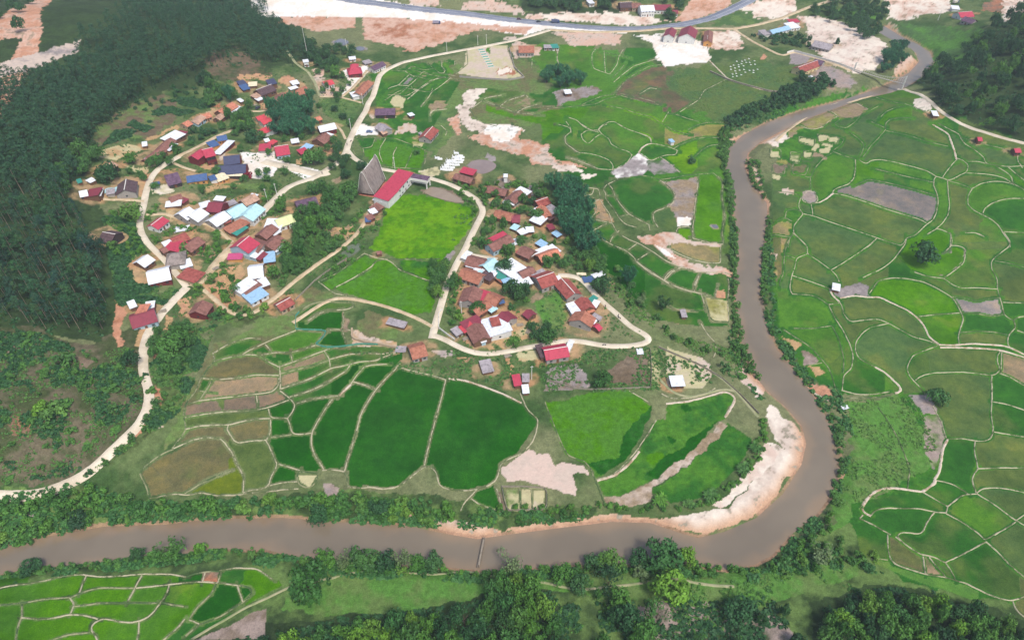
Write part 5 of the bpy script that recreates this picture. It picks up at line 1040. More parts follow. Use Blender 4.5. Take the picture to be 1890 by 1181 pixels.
    if i == 0 and L > 4 and hw > 2:
        panel("door", -0.55, 0.55, 0, min(2.1, zt-0.4), M_DOOR)
        for u in ((-l2*0.6, l2*0.6) if L < 12 else (-l2*0.75, -l2*0.4, l2*0.4, l2*0.75)):
            panel("window", u-0.6, u+0.6, 1.0, min(1.9, zt-0.35), M_GLASS)
        panel("window", -0.5, 0.5, 1.0, min(1.9, zt-0.35), M_GLASS, True)

        if hw > 4.5:
            for u in (-l2*0.7, -l2*0.25, l2*0.25, l2*0.7): panel("window", u-0.6, u+0.6, 3.9, 5.1, M_GLASS)

CATH = dict(village_house='house', shed='shed', cottage='cottage', hut='hut', field_hut='field hut', workshop='workshop', row_building='building', two_storey_house='house', community_hall='hall',
 net_house='net house', courtyard_house='house', long_building='building', water_tower='water tower', long_house='house', temple='temple', lookout_hut='hut', roadside_house='house', farm_building='farm building',
 school_building='school', water_tank='water tank')
KEEP = []      # footprints, so that plants keep off the roofs
for ln in HOUSES.strip().splitlines():
    nm, lb, bl = ln.split('|'); bs = [b.split() for b in bl.split(';')]
    x1, y1, x2, y2 = map(float, bs[0][:4]); X, Y, Z = pt((x1+x2)/2, (y1+y2)/2, 3)
    o = empty(nm, (X, Y, Z), 0, lb, CATH[nm])
    for i, b in enumerate(bs):
        v = list(map(float, b[:5])); block(o, X, Y, Z, v[0], v[1], v[2], v[3], v[4], b[5], b[6], float(b[7]), b[8], i)
        A = pt(v[0], v[1], 3); B = pt(v[2], v[3], 3); KEEP.append((A[0], A[1], B[0], B[1], v[4]/2+1.0))

# ---- the tall thatched communal hall
def thatched_hall():
    """steep sweeping roof on a low brick base; ridge ends swing outwards"""
    Hh = 17.5; a = pt(692, 286, Hh); b = pt(667, 317, Hh*0.97)
    ax = np.array([b[0]-a[0], b[1]-a[1]]); L = float(np.hypot(*ax)); ang = math.atan2(ax[1], ax[0])
    cx, cy = (a[0]+b[0])/2, (a[1]+b[1])/2; z = float(gz(np.array([cx]), np.array([cy]))[0])
    o = empty("communal_hall", (cx, cy, z), ang, "towering steep grey thatched roof shaped like an axe blade, tallest building of the village", "communal hall")
    n, m_ = 12, 10; V = []; hw0, hl0 = 5.2, L/2*0.92
    for s in (-1, 1):
        for i in range(n+1):
            t = i/n; z_ = 2.2+(Hh-2.2)*t; wv = hw0*(1-t)**0.72*(1-0.12*math.sin(math.pi*t)) + 0.06; hl = hl0*(0.82+0.22*math.sin(math.pi*min(1, t*0.55+0.2))) + 1.0*t*t*t
            for j in range(m_+1):
                u = -1+2*j/m_; sag = -0.9*(1-u*u)*t*t
                V.append((u*hl, s*wv*(1-0.05*u*u), z_+sag))
    F = []; k = (n+1)*(m_+1)
    for s in range(2):
        for i in range(n):
            for j in range(m_):
                p = s*k+i*(m_+1)+j; q = (p, p+1, p+m_+2, p+m_+1); F.append(q if s == 0 else q[::-1])
    for i in range(n):      # gable faces
        p = i*(m_+1); F.append((p, p+m_+1, k+p+m_+1, k+p)); p += m_; F.append((p, k+p, k+p+m_+1, p+m_+1))
    mesh_np("roof", V, F, M_ROOF['thatch'], o)
    e = MB()
    for u in (-1, 1):
        pr = None
        for i in range(n+1):
            t = i/n; z_ = 2.2+(Hh-2.2)*t; hl = hl0*(0.82+0.22*math.sin(math.pi*min(1, t*0.55+0.2))) + 1.0*t*t*t
            q = (u*(hl+0.1), 0, z_)
            pr = q
    e.tube((-(hl0*1.0+1.4), 0, Hh-0.6), (0, 0, Hh-1.0), 0.22, 0.2).tube((0, 0, Hh-1.0), (hl0*1.0+1.4, 0, Hh-0.6), 0.2, 0.22).build("ridge_beam", M_TRIM, o)
    for s in (-1, 1):
        e = MB(); u = hl0*0.98+0.4
        for i in range(n):
            f = lambda t: (s*(hl0*(0.82+0.22*math.sin(math.pi*min(1, t*0.55+0.2)))+1.0*t**3+0.12), 0.0, 2.2+(Hh-2.2)*t)
            g_ = lambda t: hw0*(1-t)**0.72*(1-0.12*math.sin(math.pi*t))+0.1
            p, q = f(i/n), f((i+1)/n)
            e.tube((p[0], -g_(i/n), p[2]), (q[0], -g_((i+1)/n), q[2]), 0.13, 0.13, 4).tube((p[0], g_(i/n), p[2]), (q[0], g_((i+1)/n), q[2]), 0.13, 0.13, 4)
        e.build("bargeboard", M_TRIM, o)
    MB().box(-hl0*0.78, -hw0*0.82, -1, hl0*0.78, hw0*0.82, 2.5).build("wall", M_WALL['ms'], o)
    MB().box(-hl0*0.95, -hw0*1.1, -1, hl0*0.95, hw0*1.1, 0.5).build("plinth", M_ROOF['orange'], o)
    for sx in (-1, 0, 1):
        for sy in (-1, 1): MB().tube((sx*hl0*0.85, sy*hw0*0.95, 0.4), (sx*hl0*0.85, sy*hw0*0.95, 2.6), 0.16, 0.16, 8).build("post", M_BARKD, o)
    MB().box(-0.6, -hw0*0.84, 0.4, 0.6, -hw0*0.80, 2.3).build("door", M_DOOR, o)
    KEEP.append((a[0], a[1], b[0], b[1], 6))
thatched_hall()
def gate():
    a = pt(758, 324, 5.5); b = pt(791, 331, 5.5); ang = math.atan2(b[1]-a[1], b[0]-a[0]); L = math.hypot(b[0]-a[0], b[1]-a[1])
    cx, cy = (a[0]+b[0])/2, (a[1]+b[1])/2; z = a[2]
    o = empty("canopy", (cx, cy, z), ang, "raised dark tiled canopy on white columns joined to the long crimson roofed building", "canopy")
    MB().poly([(-L/2,-2.6,5.2),(L/2,-2.6,5.2),(L/2,2.6,5.6),(-L/2,2.6,5.6),(-L/2,-2.6,5.0),(L/2,-2.6,5.0),(L/2,2.6,5.4),(-L/2,2.6,5.4)], [(0,1,2,3),(7,6,5,4),(0,4,5,1),(1,5,6,2),(2,6,7,3),(3,7,4,0)]).build("roof", M_ROOF['purple'], o)
    MB().box(-L/2-0.1,-2.95,3.9,L/2+0.1,-2.65,5.5).build("parapet", M_TRIM, o)
    for sx in (-1, 1):
        for sy in (-1, 1): MB().box(sx*(L/2-0.5)-0.3, sy*2.3-0.3, -2, sx*(L/2-0.5)+0.3, sy*2.3+0.3, 5.0).build("column", M_TRIM, o)
    MB().box(-L/2+0.4, -2.4, 2.7, L/2-0.4, 2.4, 3.0).build("floor_slab", M_TRIM, o)
gate()

# ---------------------------------------------------------------- graves
M_TOMB = mat_surface("tomb_plaster", (232,234,236), (246,246,244), 0.8)
def make_tomb(lb, gp, s=1.0):
    o = empty("tomb", (0, 0, 0), 0, lb, "tomb", gp)
    MB().box(-1.1, -0.7, -0.3, 1.1, 0.7, 0.35).box(-1.25, -0.85, -0.3, 1.25, 0.85, 0.12).build("slab", M_TOMB, o)
    MB().box(-1.15, -0.35, 0.35, -0.95, 0.35, 1.3).poly([(-1.15,-0.35,1.3),(-0.95,-0.35,1.3),(-0.95,0.35,1.3),(-1.15,0.35,1.3),(-1.15,0,1.6),(-0.95,0,1.6)], [(0,1,5,4),(2,3,4,5),(0,4,3),(1,2,5)]).build("headstone", M_TOMB, o)
    return o
def copy_tree(o):
    c = o.copy(); COL.objects.link(c)
    for ch in o.children:
        d = ch.copy(); COL.objects.link(d); d.parent = c
    return c
T0 = make_tomb("white plastered tomb in the crowded burial plot beside the road bend", "white tombs beside the road bend")
T1 = make_tomb("small weathered white grave in the grassy burial meadow of the far bank", "small graves of the burial meadow")
def put(o, x, y, s=1.0, rz=None):
    X, Y, Z = pt(x, y); o.location = (X, Y, float(gz(np.array([X]), np.array([Y]))[0])); o.scale = (s, s, s); o.rotation_euler = (0, 0, random.random()*0.6-0.3 if rz is None else rz); return o
tg = [(842,283),(839,291),(844,289),(850,288),(853,291),(838,296),(843,295),(848,294),(852,296),(829,297),(834,299),(840,300),(845,300),(850,300),(829,303),(834,304),(839,305),(844,305),(824,305),(820,309),(825,309),(830,309),(835,310),(817,313),(822,314),(827,314),(832,314),(838,299),(847,291),(807,292),(812,294),(827,300)]
for i, (x, y) in enumerate(tg): put(T0 if i == 0 else copy_tree(T0), x, y, 1.25)
rg_ = random.Random(4); first = True
for r_ in range(6):
    for c_ in range(7):
        if rg_.random() < 0.25: continue
        x = 1346+c_*7.5+r_*1.5+rg_.uniform(-1.5, 1.5); y = 118+r_*5.0-c_*1.6+rg_.uniform(-1, 1)
        put(T1 if first else copy_tree(T1), x, y, 0.55); first = False

# ---------------------------------------------------------------- vehicles
def car_paint(n, c):
    m, t, b = nodes(n); b.inputs["Base Color"].default_value = (*lin(c), 1); b.inputs["Roughness"].default_value = 0.3; b.inputs["Coat Weight"].default_value = 0.4; return m
M_TYRE, t_, b_ = nodes("tyre_rubber"); b_.inputs["Base Color"].default_value = (0.02, 0.02, 0.02, 1)
def vehicle(nm, lb, cat, x, y, rz, c, truck=False, L=4.4, W=1.8, H=1.5):
    X, Y, Z = pt(x, y); z = float(gz(np.array([X]), np.array([Y]))[0])+0.22
    o = empty(nm, (X, Y, z), rz, lb, cat); pm = car_paint(nm+"_paint", c); h = L/2
    if truck:
        MB().box(-h, -W/2, 0.9, h*0.45, W/2, H).build("cargo_box", pm, o)
        MB().poly([(h*0.5,-W/2,0.5),(h,-W/2,0.5),(h,W/2,0.5),(h*0.5,W/2,0.5),(h*0.5,-W/2,H*0.85),(h*0.86,-W/2,H*0.85),(h*0.86,W/2,H*0.85),(h*0.5,W/2,H*0.85)], [(0,3,2,1),(4,5,6,7),(0,1,5,4),(1,2,6,5),(2,3,7,6),(3,0,4,7)]).build("cab", car_paint("cab_paint", (60,80,130)), o)
        MB().box(h*0.93, -W/2+0.15, H*0.5, h*0.97+0.02, W/2-0.15, H*0.75).build("windscreen", M_GLASS, o)
    else:
        sec = [(-h,0.35),(h,0.35),(h,0.72),(h*0.52,0.88),(-h*0.86,0.92),(-h,0.8)]; n = len(sec)
        MB().poly([(u,-W/2,z_) for u,z_ in sec]+[(u,W/2,z_) for u,z_ in sec], [tuple(range(n)), tuple(range(2*n-1,n-1,-1))]+[(k,n+k,n+(k+1)%n,(k+1)%n) for k in range(n)]).build("body", pm, o)
        q = W/2-0.12; MB().poly([(-h*0.8,-q,0.88),(h*0.5,-q,0.86),(h*0.5,q,0.86),(-h*0.8,q,0.88),(-h*0.6,-q+0.1,H-0.06),(h*0.16,-q+0.1,H-0.06),(h*0.16,q-0.1,H-0.06),(-h*0.6,q-0.1,H-0.06)], [(0,3,2,1),(4,5,6,7),(0,1,5,4),(1,2,6,5),(2,3,7,6),(3,0,4,7)]).build("window", M_GLASS, o)
        MB().box(-h*0.6,-q+0.1,H-0.06,h*0.16,q-0.1,H).build("roof", pm, o)
    for sx in (-0.62, 0.62):
        for sy in (-1, 1): MB().tube((sx*h, sy*(W/2-0.1), 0.33), (sx*h, sy*(W/2+0.06), 0.33), 0.33, 0.33, 12).build("wheel", M_TYRE, o)
    return o
vehicle("parked_car", "grey blue car parked in the pale yard beside the road junction", "car", 682, 245, 0.0, (120,140,180))
vehicle("parked_car", "blue car parked at the corner of the white concrete yard", "car", 493, 319, 1.2, (60,130,190))
vehicle("parked_pickup", "dark car parked on the upper hamlet lane", "car", 476, 201, 1.3, (60,66,80))
vehicle("box_truck", "dark blue truck driving on the highway", "truck", 1025, 43, 0.0, (84,92,120), True, 7.5, 2.4, 3.0)
vehicle("passing_car", "small dark car on the highway, ahead of the truck", "car", 994, 42, 0.0, (50,54,70))
vehicle("passing_car", "maroon car on the highway, leftmost of the three vehicles", "car", 958, 37, 0.0, (110,60,80))
vehicle("passing_car", "silver car on the highway near the top left", "car", 746, 12, -0.1, (190,196,210))
vehicle("parked_truck", "grey truck standing on the pink earth below the highway", "truck", 806, 45, 0.1, (150,150,170), True, 7, 2.4, 2.8)
vehicle("parked_truck", "pale truck on the sandy ground at the far upper right", "truck", 1763, 7, 0.5, (220,214,200), True, 7, 2.4, 2.8)

# ---------------------------------------------------------------- utility poles, mast, bridges, fences
def pole(x, y, h, lb, gp=None, arm=1.4):
    X, Y, Z = pt(x, y); o = empty("utility_pole", (X, Y, Z-0.1), 0.2, lb, "utility pole", gp)
    MB().tube((0,0,0), (0,0,h), 0.2, 0.12, 8).build("pole_shaft", M_TRIM, o)
    MB().box(-arm/2, -0.06, h-0.7, arm/2, 0.06, h-0.55).build("crossarm", M_TRIM, o)
    for s in (-1, 1): MB().tube((s*arm*0.42,0,h-0.55), (s*arm*0.42,0,h-0.35), 0.06, 0.04, 6).build("insulator", M_GLASS, o)
    return o
pole(570, 114, 26, "tall thin mast rising beside the white hillside hut", arm=0.6)
for (x, y, lb) in ((898,82,"pale utility pole beside the upper road above the vegetable plots"), (825,96,"pale utility pole beside the upper road above the small paddies"), (882,84,"short pole beside the upper road left of the vegetable plots"),
    (670,193,"white utility pole beside the small triangular green"), (648,240,"white utility pole at the lower tip of the triangular green"), (1225,84,"dark pole on the sand below the highway houses"), (1303,84,"pole right of the white gabled highway house"),
    (494,372,"utility pole on the upper hamlet street"), (729,312,"utility pole beside the road above the thatched hall"), (981,700,"utility pole beside the crimson field hut"), (1541,14,"utility pole beside the far side road"), (1731,38,"utility pole in the far upper right meadow"),
    (512,362,"utility pole at the orchard corner of the hamlet street"), (640,90,"thin pole at the foot of the pink slope"), (1087,455,"utility pole behind the bamboo grove"), (852,580,"utility pole at the bend of the main road by the bright paddy")):
    pole(x, y, 8.5, lb)
def footbridge():
    a = pt(1576, 131); b = pt(1664, 166); L = math.hypot(b[0]-a[0], b[1]-a[1]); ang = math.atan2(b[1]-a[1], b[0]-a[0]); zt = max(a[2], b[2])+1.2
    o = empty("suspension_footbridge", ((a[0]+b[0])/2, (a[1]+b[1])/2, zt), ang, "long narrow suspension footbridge crossing the far river", "footbridge"); n = 24
    M_DK = mat_surface("bridge_deck_boards", (150,146,140), (180,174,166), 1.0)
    z_ = lambda u: -0.6*(1-(2*u/L)**2)
    for i in range(1):
        V = []; 
        for k in range(n+1):
            u = -L/2+L*k/n; V += [(u,-0.8,z_(u)), (u,0.8,z_(u)), (u,0.8,z_(u)-0.15), (u,-0.8,z_(u)-0.15)]
        F = [(4*k+j, 4*k+(j+1)%4, 4*k+4+(j+1)%4, 4*k+4+j) for k in range(n) for j in range(4)]
        mesh_np("deck", V, F, M_DK, o)
    for s in (-1, 1):
        mb = MB()
        for k in range(n):
            u0, u1 = -L/2+L*k/n, -L/2+L*(k+1)/n; c = lambda u: 4.2*(2*u/L)**2+1.0
            mb.tube((u0, s*0.85, c(u0)), (u1, s*0.85, c(u1)), 0.07, 0.07, 5).tube((u0, s*0.85, c(u0)), (u0, s*0.85, z_(u0)), 0.03, 0.03, 4)
        mb.build("cable", M_TRIM, o)
        for e in (-1, 1): MB().box(e*L/2-0.25, s*0.9-0.2, -4, e*L/2+0.25, s*0.9+0.2, 5.6).build("tower_post", M_TRIM, o)
footbridge()
M_WOOD = mat_surface("weathered_timber", (140,130,116), (172,162,146), 0.8)
def logbridge():
    a = pt(893, 1000); b = pt(884, 1046); L = math.hypot(b[0]-a[0], b[1]-a[1]); ang = math.atan2(b[1]-a[1], b[0]-a[0])
    o = empty("log_footbridge", ((a[0]+b[0])/2, (a[1]+b[1])/2, WATER+1.3), ang, "thin pale log footbridge across the foreground river", "footbridge")
    for s in (-1, 1): MB().tube((-L/2-1, s*0.28, 0), (L/2+1, s*0.28, 0.1), 0.2, 0.16, 7).build("log", M_BARK, o)
    mb = MB(); k = -L/2
    while k < L/2: mb.box(k, -0.27, 0.16, k+0.35, 0.27, 0.24); k += 0.42
    mb.build("deck", M_WOOD, o)
    for u in (-L/4, 0, L/4): MB().tube((u, -0.6, -2.5), (u, -0.1, 0.1), 0.1, 0.1, 6).tube((u, 0.6, -2.5), (u, 0.1, 0.1), 0.1, 0.1, 6).build("trestle", M_BARKD, o)
    MB().tube((-L/2, 0.7, 1.0), (L/2, 0.7, 1.0), 0.05, 0.05, 5).build("handrail", M_BARK, o)
logbridge()
M_NET = mat_surface("teal_netting", (70,150,130), (90,170,150), 0.8)
def fence(nm, pts, h, gap, mat, lb, cat="fence", thick=0.05, mats=None):
    p = np.array(pts, float); X, Y = drape(p[:, 0], p[:, 1]); q = smooth_line(np.stack([X, Y], 1), gap, 0); z = gz(q[:, 0], q[:, 1])
    o = empty(nm, (q[0, 0], q[0, 1], z[0]), 0, lb, cat); q0 = q - q[0]; z0 = z - z[0]
    mb = MB()
    for i in range(len(q)-1):
        a, b = q0[i], q0[i+1]; d = b-a; n = np.array([-d[1], d[0]])/max(1e-6, np.hypot(*d))*thick
        for (lo, hi) in ([(0.1, h)] if thick > 0.03 else []):
            P_ = [(a[0]-n[0],a[1]-n[1],z0[i]+lo-0.3),(b[0]-n[0],b[1]-n[1],z0[i+1]+lo-0.3),(b[0]+n[0],b[1]+n[1],z0[i+1]+lo-0.3),(a[0]+n[0],a[1]+n[1],z0[i]+lo-0.3)]
            P_ += [(x_, y_, zz+hi+0.3-lo) for x_, y_, zz in P_]; mb.poly(P_, [(0,3,2,1),(4,5,6,7),(0,1,5,4),(1,2,6,5),(2,3,7,6),(3,0,4,7)])
    mb.build("panel", mat, o)
    for i in range(0, len(q), max(1, len(q)//90)): MB().tube((q0[i,0], q0[i,1], z0[i]-0.4), (q0[i,0], q0[i,1], z0[i]+h+0.25), 0.09, 0.07, 5).build("post", mats or M_WOOD, o)
    return o
fence("net_fence", [(553,577),(546,584),(546,609),(575,610),(603,611),(596,625),(582,637),(604,642),(630,641),(665,636),(707,637),(735,645)], 1.1, 3.0, M_NET, "teal net fence zigzagging around the upper terraces")
fence("stone_wall", [(650,608),(650,625),(672,632),(700,636),(732,643)], 1.2, 2.5, M_WALL['tn'], "pale stacked stone retaining wall along the terrace edge", "wall", 0.4)
fence("garden_fence", [(926,899),(962,899),(1009,902),(1009,941),(936,943),(930,920),(926,899)], 1.1, 2.6, M_WOOD, "pale stick fence round the striped garden beds by the river", "fence", 0.06)
fence("plot_fence", [(1010,702),(1060,718),(1100,720),(1200,716)], 1.0, 3.0, M_WOOD, "stick fence below the mauve plots", "fence", 0.05)
fence("plot_fence", [(1200,645),(1203,690),(1200,716)], 1.0, 3.0, M_WOOD, "stick fence on the right side of the dark mauve plot", "fence", 0.05)
fence("hillside_fence", [(1310,193-60),(1330,142),(1342,148),(1375,158),(1420,170),(1470,172)], 1.2, 4.0, M_WOOD, "long stone and stick fence across the burial meadow", "fence", 0.3)
fence("boundary_wall", [(848,143),(870,145),(900,147),(940,149),(968,144),(950,128),(940,90)], 1.3, 4.0, M_WALL['gy'], "grey wall around the striped vegetable plots below the upper road", "wall", 0.15)
fence("yard_wall", [(1452,100),(1463,96),(1500,106),(1560,125),(1574,130)], 1.8, 4.0, M_TRIM, "white wall of the school yard", "wall", 0.2)
fence("garden_wall", [(810,607),(810,576),(816,572)], 1.0, 3.0, M_TRIM, "low white wall inside the main road bend", "wall", 0.12)
fence("garden_wall", [(811,607),(824,617),(840,628)], 1.0, 3.0, M_TRIM, "low white wall following the lower road from the corner", "wall", 0.12)
fence("roadside_hedge_fence", [(545,505+50),(580,520),(600,505),(640,478)], 1.0, 3.0, M_WOOD, "stick fence between the cart track and the bright paddies", "fence", 0.05)
fence("river_plot_fence", [(1216,642),(1290,674),(1330,697),(1365,728),(1400,764)], 1.0, 3.0, M_WOOD, "dark stick fence running from the road corner to the river", "fence", 0.06)
# vegetable frames in the fenced plot below the upper road
def seed_frame(x, y, rz, lb, gp):
    X, Y, Z = pt(x, y); o = empty("seedling_frame", (X, Y, Z), rz, lb, "seedling frame", gp)
    MB().box(-2.6,-1.2,0,2.6,1.2,0.5).build("frame", M_TRIM, o); MB().box(-2.3,-0.95,0.5,2.3,0.95,0.55).build("net_cover", M_NET, o); return o
for i in range(8): seed_frame(888+i*2.6, 93+i*4.4, 0.3, "white and teal seedling frame in the row across the striped vegetable plots", "seedling frames of the vegetable plots")
# boundary tarpaulin, sheets and debris in yards
def tarp(x, y, sx, sy, rz, mat, lb):
    X, Y, Z = pt(x, y); o = empty("tarpaulin", (X, Y, Z), rz, lb, "tarpaulin"); V = []; n = 6
    for j in range(n):
        for i in range(n): V.append((-sx/2+sx*i/(n-1), -sy/2+sy*j/(n-1), 0.35+0.5*random.random()))
    mesh_np("sheet", V, [(j*n+i, j*n+i+1, j*n+n+i+1, j*n+n+i) for j in range(n-1) for i in range(n-1)], mat, o)
    MB().box(-sx*0.4, -sy*0.4, -0.1, sx*0.4, sy*0.4, 0.35).build("heap", M_WALL['gy'], o)
tarp(1086, 517, 6, 5, 0.2, M_ROOF['blue'], "bright blue tarpaulin spread beside the right hand road")
tarp(1104, 508, 7, 4, 0.5, M_ROOF['white'], "white sheet spread at the end of the right hand track")
tarp(1073, 507, 5, 2, 0, M_ROOF['cream'], "pale sheet beside the top of the right hand road")
tarp(287, 341, 5, 4, 0.4, M_ROOF['blue'], "small blue tarpaulin on the bare ground by the curving lane")
tarp(1181, 650, 3, 4, 0, M_ROOF['white'], "white sheet hung below the lower road")
tarp(740, 646, 5, 4, 0, M_ROOF['grey'], "grey plastic heap left of the lone rust brown house")
tarp(776, 658, 6, 3, 0.3, M_ROOF['lblue'], "pale blue sheets in front of the lone rust brown house")
tarp(202, 353, 8, 5, 0.3, M_ROOF['cyan'], "pale cyan sheets beside the dark gabled house")
tarp(949, 448, 7, 6, 0.3, M_ROOF['white'], "white sacks beside the large brown roofed house")
tarp(1559, 753-0, 3, 2, 0.3, M_ROOF['white'], "small white object at the edge of the river meadow")
tarp(336, 424, 8, 5, 0.3, M_ROOF['white'], "white washing and sheets behind the brown courtyard house")
tarp(422, 378, 9, 6, 0.7, M_ROOF['grey'], "grey scrap heap beside the maroon roofed house")
# ---------------------------------------------------------------- people
M_SKIN = mat_surface("skin", (150,104,80), (160,112,88), 3.0)
def person(x, y, rz, shirt, lb):
    X, Y, Z = pt(x, y); z = float(gz(np.array([X]), np.array([Y]))[0])+0.2
    o = empty("person", (X, Y, z), rz, lb, "person")
    J = {'pel':(0,0,0.95), 'che':(0,0,1.35), 'nec':(0,0,1.5), 'hea':(0,0.02,1.68), 'kl':(-0.11,0.14,0.5), 'fl':(-0.11,0.1,0.06), 'tl':(-0.11,0.24,0.03), 'kr':(0.11,-0.03,0.5), 'fr':(0.11,-0.2,0.06), 'tr':(0.11,-0.06,0.03),
         'sl':(-0.2,0,1.42), 'el':(-0.26,-0.06,1.14), 'hl':(-0.25,0.04,0.9), 'sr':(0.2,0,1.42), 'er':(0.26,0.06,1.14), 'hr':(0.25,0.16,0.92)}
    rad = {'pel':.15,'che':.16,'nec':.06,'hea':.11,'kl':.065,'fl':.045,'tl':.04,'kr':.065,'fr':.045,'tr':.04,'sl':.07,'el':.045,'hl':.035,'sr':.07,'er':.045,'hr':.035}
    E = [('pel','che'),('che','nec'),('nec','hea'),('pel','kl'),('kl','fl'),('fl','tl'),('pel','kr'),('kr','fr'),('fr','tr'),('che','sl'),('sl','el'),('el','hl'),('che','sr'),('sr','er'),('er','hr')]
    ks = list(J); me = bpy.data.meshes.new("body"); me.from_pydata([J[k] for k in ks], [(ks.index(a), ks.index(b)) for a, b in E], [])
    b = bpy.data.objects.new("body", me); COL.objects.link(b); b.parent = o; md = b.modifiers.new("skin", 'SKIN')
    for i, k in enumerate(ks): me.skin_vertices[0].data[i].radius = (rad[k], rad[k]*0.8); me.skin_vertices[0].data[i].use_root = (k == 'pel')
    b.modifiers.new("sub", 'SUBSURF').levels = 1; me.materials.append(M_SKIN)
    sh = MB(); sh.tube((0,0,0.93), (0,0,1.2), 0.2, 0.19, 10).tube((0,0,1.2), (0,0,1.47), 0.21, 0.12, 10)
    for s in (-1, 1): sh.tube((s*0.17,0,1.43), (s*0.27,s*0.05,1.15), 0.09, 0.07, 8)
    sh.build("shirt", car_cloth(shirt), o)
    tr = MB(); tr.tube((-0.1,0.01,0.98), (-0.11,0.14,0.5), 0.12, 0.09, 8).tube((-0.11,0.14,0.5), (-0.11,0.1,0.12), 0.09, 0.07, 8).tube((0.1,0,0.98), (0.11,-0.03,0.5), 0.12, 0.09, 8).tube((0.11,-0.03,0.5), (0.11,-0.18,0.12), 0.09, 0.07, 8)
    tr.build("trousers", car_cloth((50,52,66)), o); MB().tube((0,-0.01,1.68), (0,-0.01,1.82), 0.12, 0.05, 10).build("hair", car_cloth((24,20,20)), o)
def car_cloth(c): return mat_surface("cloth_%d_%d_%d" % c, c, tuple(min(255, v+14) for v in c), 3.0)
for x, y, rz, c, lb in ((1070,525,0.6,(60,60,90),"person in a dark blue shirt walking at the top of the right hand road"), (1117,568,2.4,(90,50,60),"person in a maroon shirt walking on the middle of the right hand road"),
    (1141,585,0.4,(50,50,60),"person in dark clothes, lowest of those walking on the right hand road"), (641,269,0.3,(70,60,70),"person standing at the road junction below the triangular green"), (647,306,1.0,(100,70,80),"person on the lane in front of the thatched hall"),
    (595,322,0.4,(80,60,60),"person walking on the white concrete road past the orchard"), (1090,543,1.2,(120,60,50),"person standing by the roofs beside the right hand road")):
    person(x, y, rz, c, lb)

def motorbike(x, y, rz, c, lb):
    X, Y, Z = pt(x, y); z = float(gz(np.array([X]), np.array([Y]))[0])+0.2; o = empty("motorbike", (X, Y, z), rz, lb, "motorbike")
    for u in (-0.62, 0.62): MB().tube((u,-0.06,0.3), (u,0.06,0.3), 0.3, 0.3, 14).build("wheel", M_TYRE, o)
    MB().tube((-0.6,0,0.32), (0.05,0,0.45), 0.1, 0.14, 6).tube((0.05,0,0.45), (0.5,0,0.75), 0.13, 0.08, 6).build("frame", car_cloth(c), o)
    MB().box(-0.62,-0.13,0.68,0.1,0.13,0.8).build("seat", M_TYRE, o); MB().tube((0.45,-0.33,1.0), (0.45,0.33,1.0), 0.025, 0.025, 6).tube((0.62,0,0.35), (0.45,0,1.0), 0.04, 0.04, 6).build("handlebar", M_TYRE, o)
for x, y, rz, c, lb in ((648,262,1.1,(120,40,44),"red motorbike on the road at the foot of the triangular green"), (1143,588,-0.7,(40,50,90),"blue motorbike on the right hand road above its lower bend"), (1078,512,0.4,(60,60,64),"grey motorbike at the top bend of the right hand road"),
    (838,339,-0.2,(44,44,50),"black motorbike on the main road past the canopy"), (1115,638,0.1,(150,150,150),"pale motorbike on the lower road right of the long crimson roof"), (300,472,-0.8,(40,44,60),"dark motorbike on the left village road by the grey thatch")): motorbike(x, y, rz, c, lb)
def wood_pile(x, y, rz, lb):
    X, Y, Z = pt(x, y); o = empty("wood_pile", (X, Y, Z), rz, lb, "wood pile"); r_ = random.Random(int(x))
    mb = MB()
    for k in range(14): mb.tube((-1.6+r_.uniform(-.2,.2), -0.9+0.28*(k % 7), 0.15+0.26*(k//7)), (1.6+r_.uniform(-.2,.2), -0.9+0.28*(k % 7)+r_.uniform(-.1,.1), 0.15+0.26*(k//7)), 0.12, 0.11, 6)
    mb.build("logs", M_WOOD, o)
for x, y, rz, lb in ((937,657,0.4,"stacked poles beside the dirt path under the lower road"), (960,600,0.2,"timber heap in the orange yard of the lower hamlet"), (975,612,1.2,"planks lying at the right side of the orange yard"), (398,496,0.8,"timber heap beside the white and maroon gabled house"), (440,530,0.2,"poles on the orange dirt yard left of the white and blue roofs"),
    (860,625,0.5,"rubble and poles in front of the brown and crimson roofed house"), (905,375,0.1,"wood pile on the orange yard of the middle hamlet"), (955,378,0.9,"wood pile at the right of the middle hamlet yard"), (300,575,0.5,"timber on the orange slope below the blue gabled house"), (470,195,0.3,"timber beside the upper hamlet lane"),
    (1070,548,0.3,"poles beside the right hand roofs"), (590,265,0.2,"timber at the edge of the orange yard by the brown gable")): wood_pile(x, y, rz, lb)
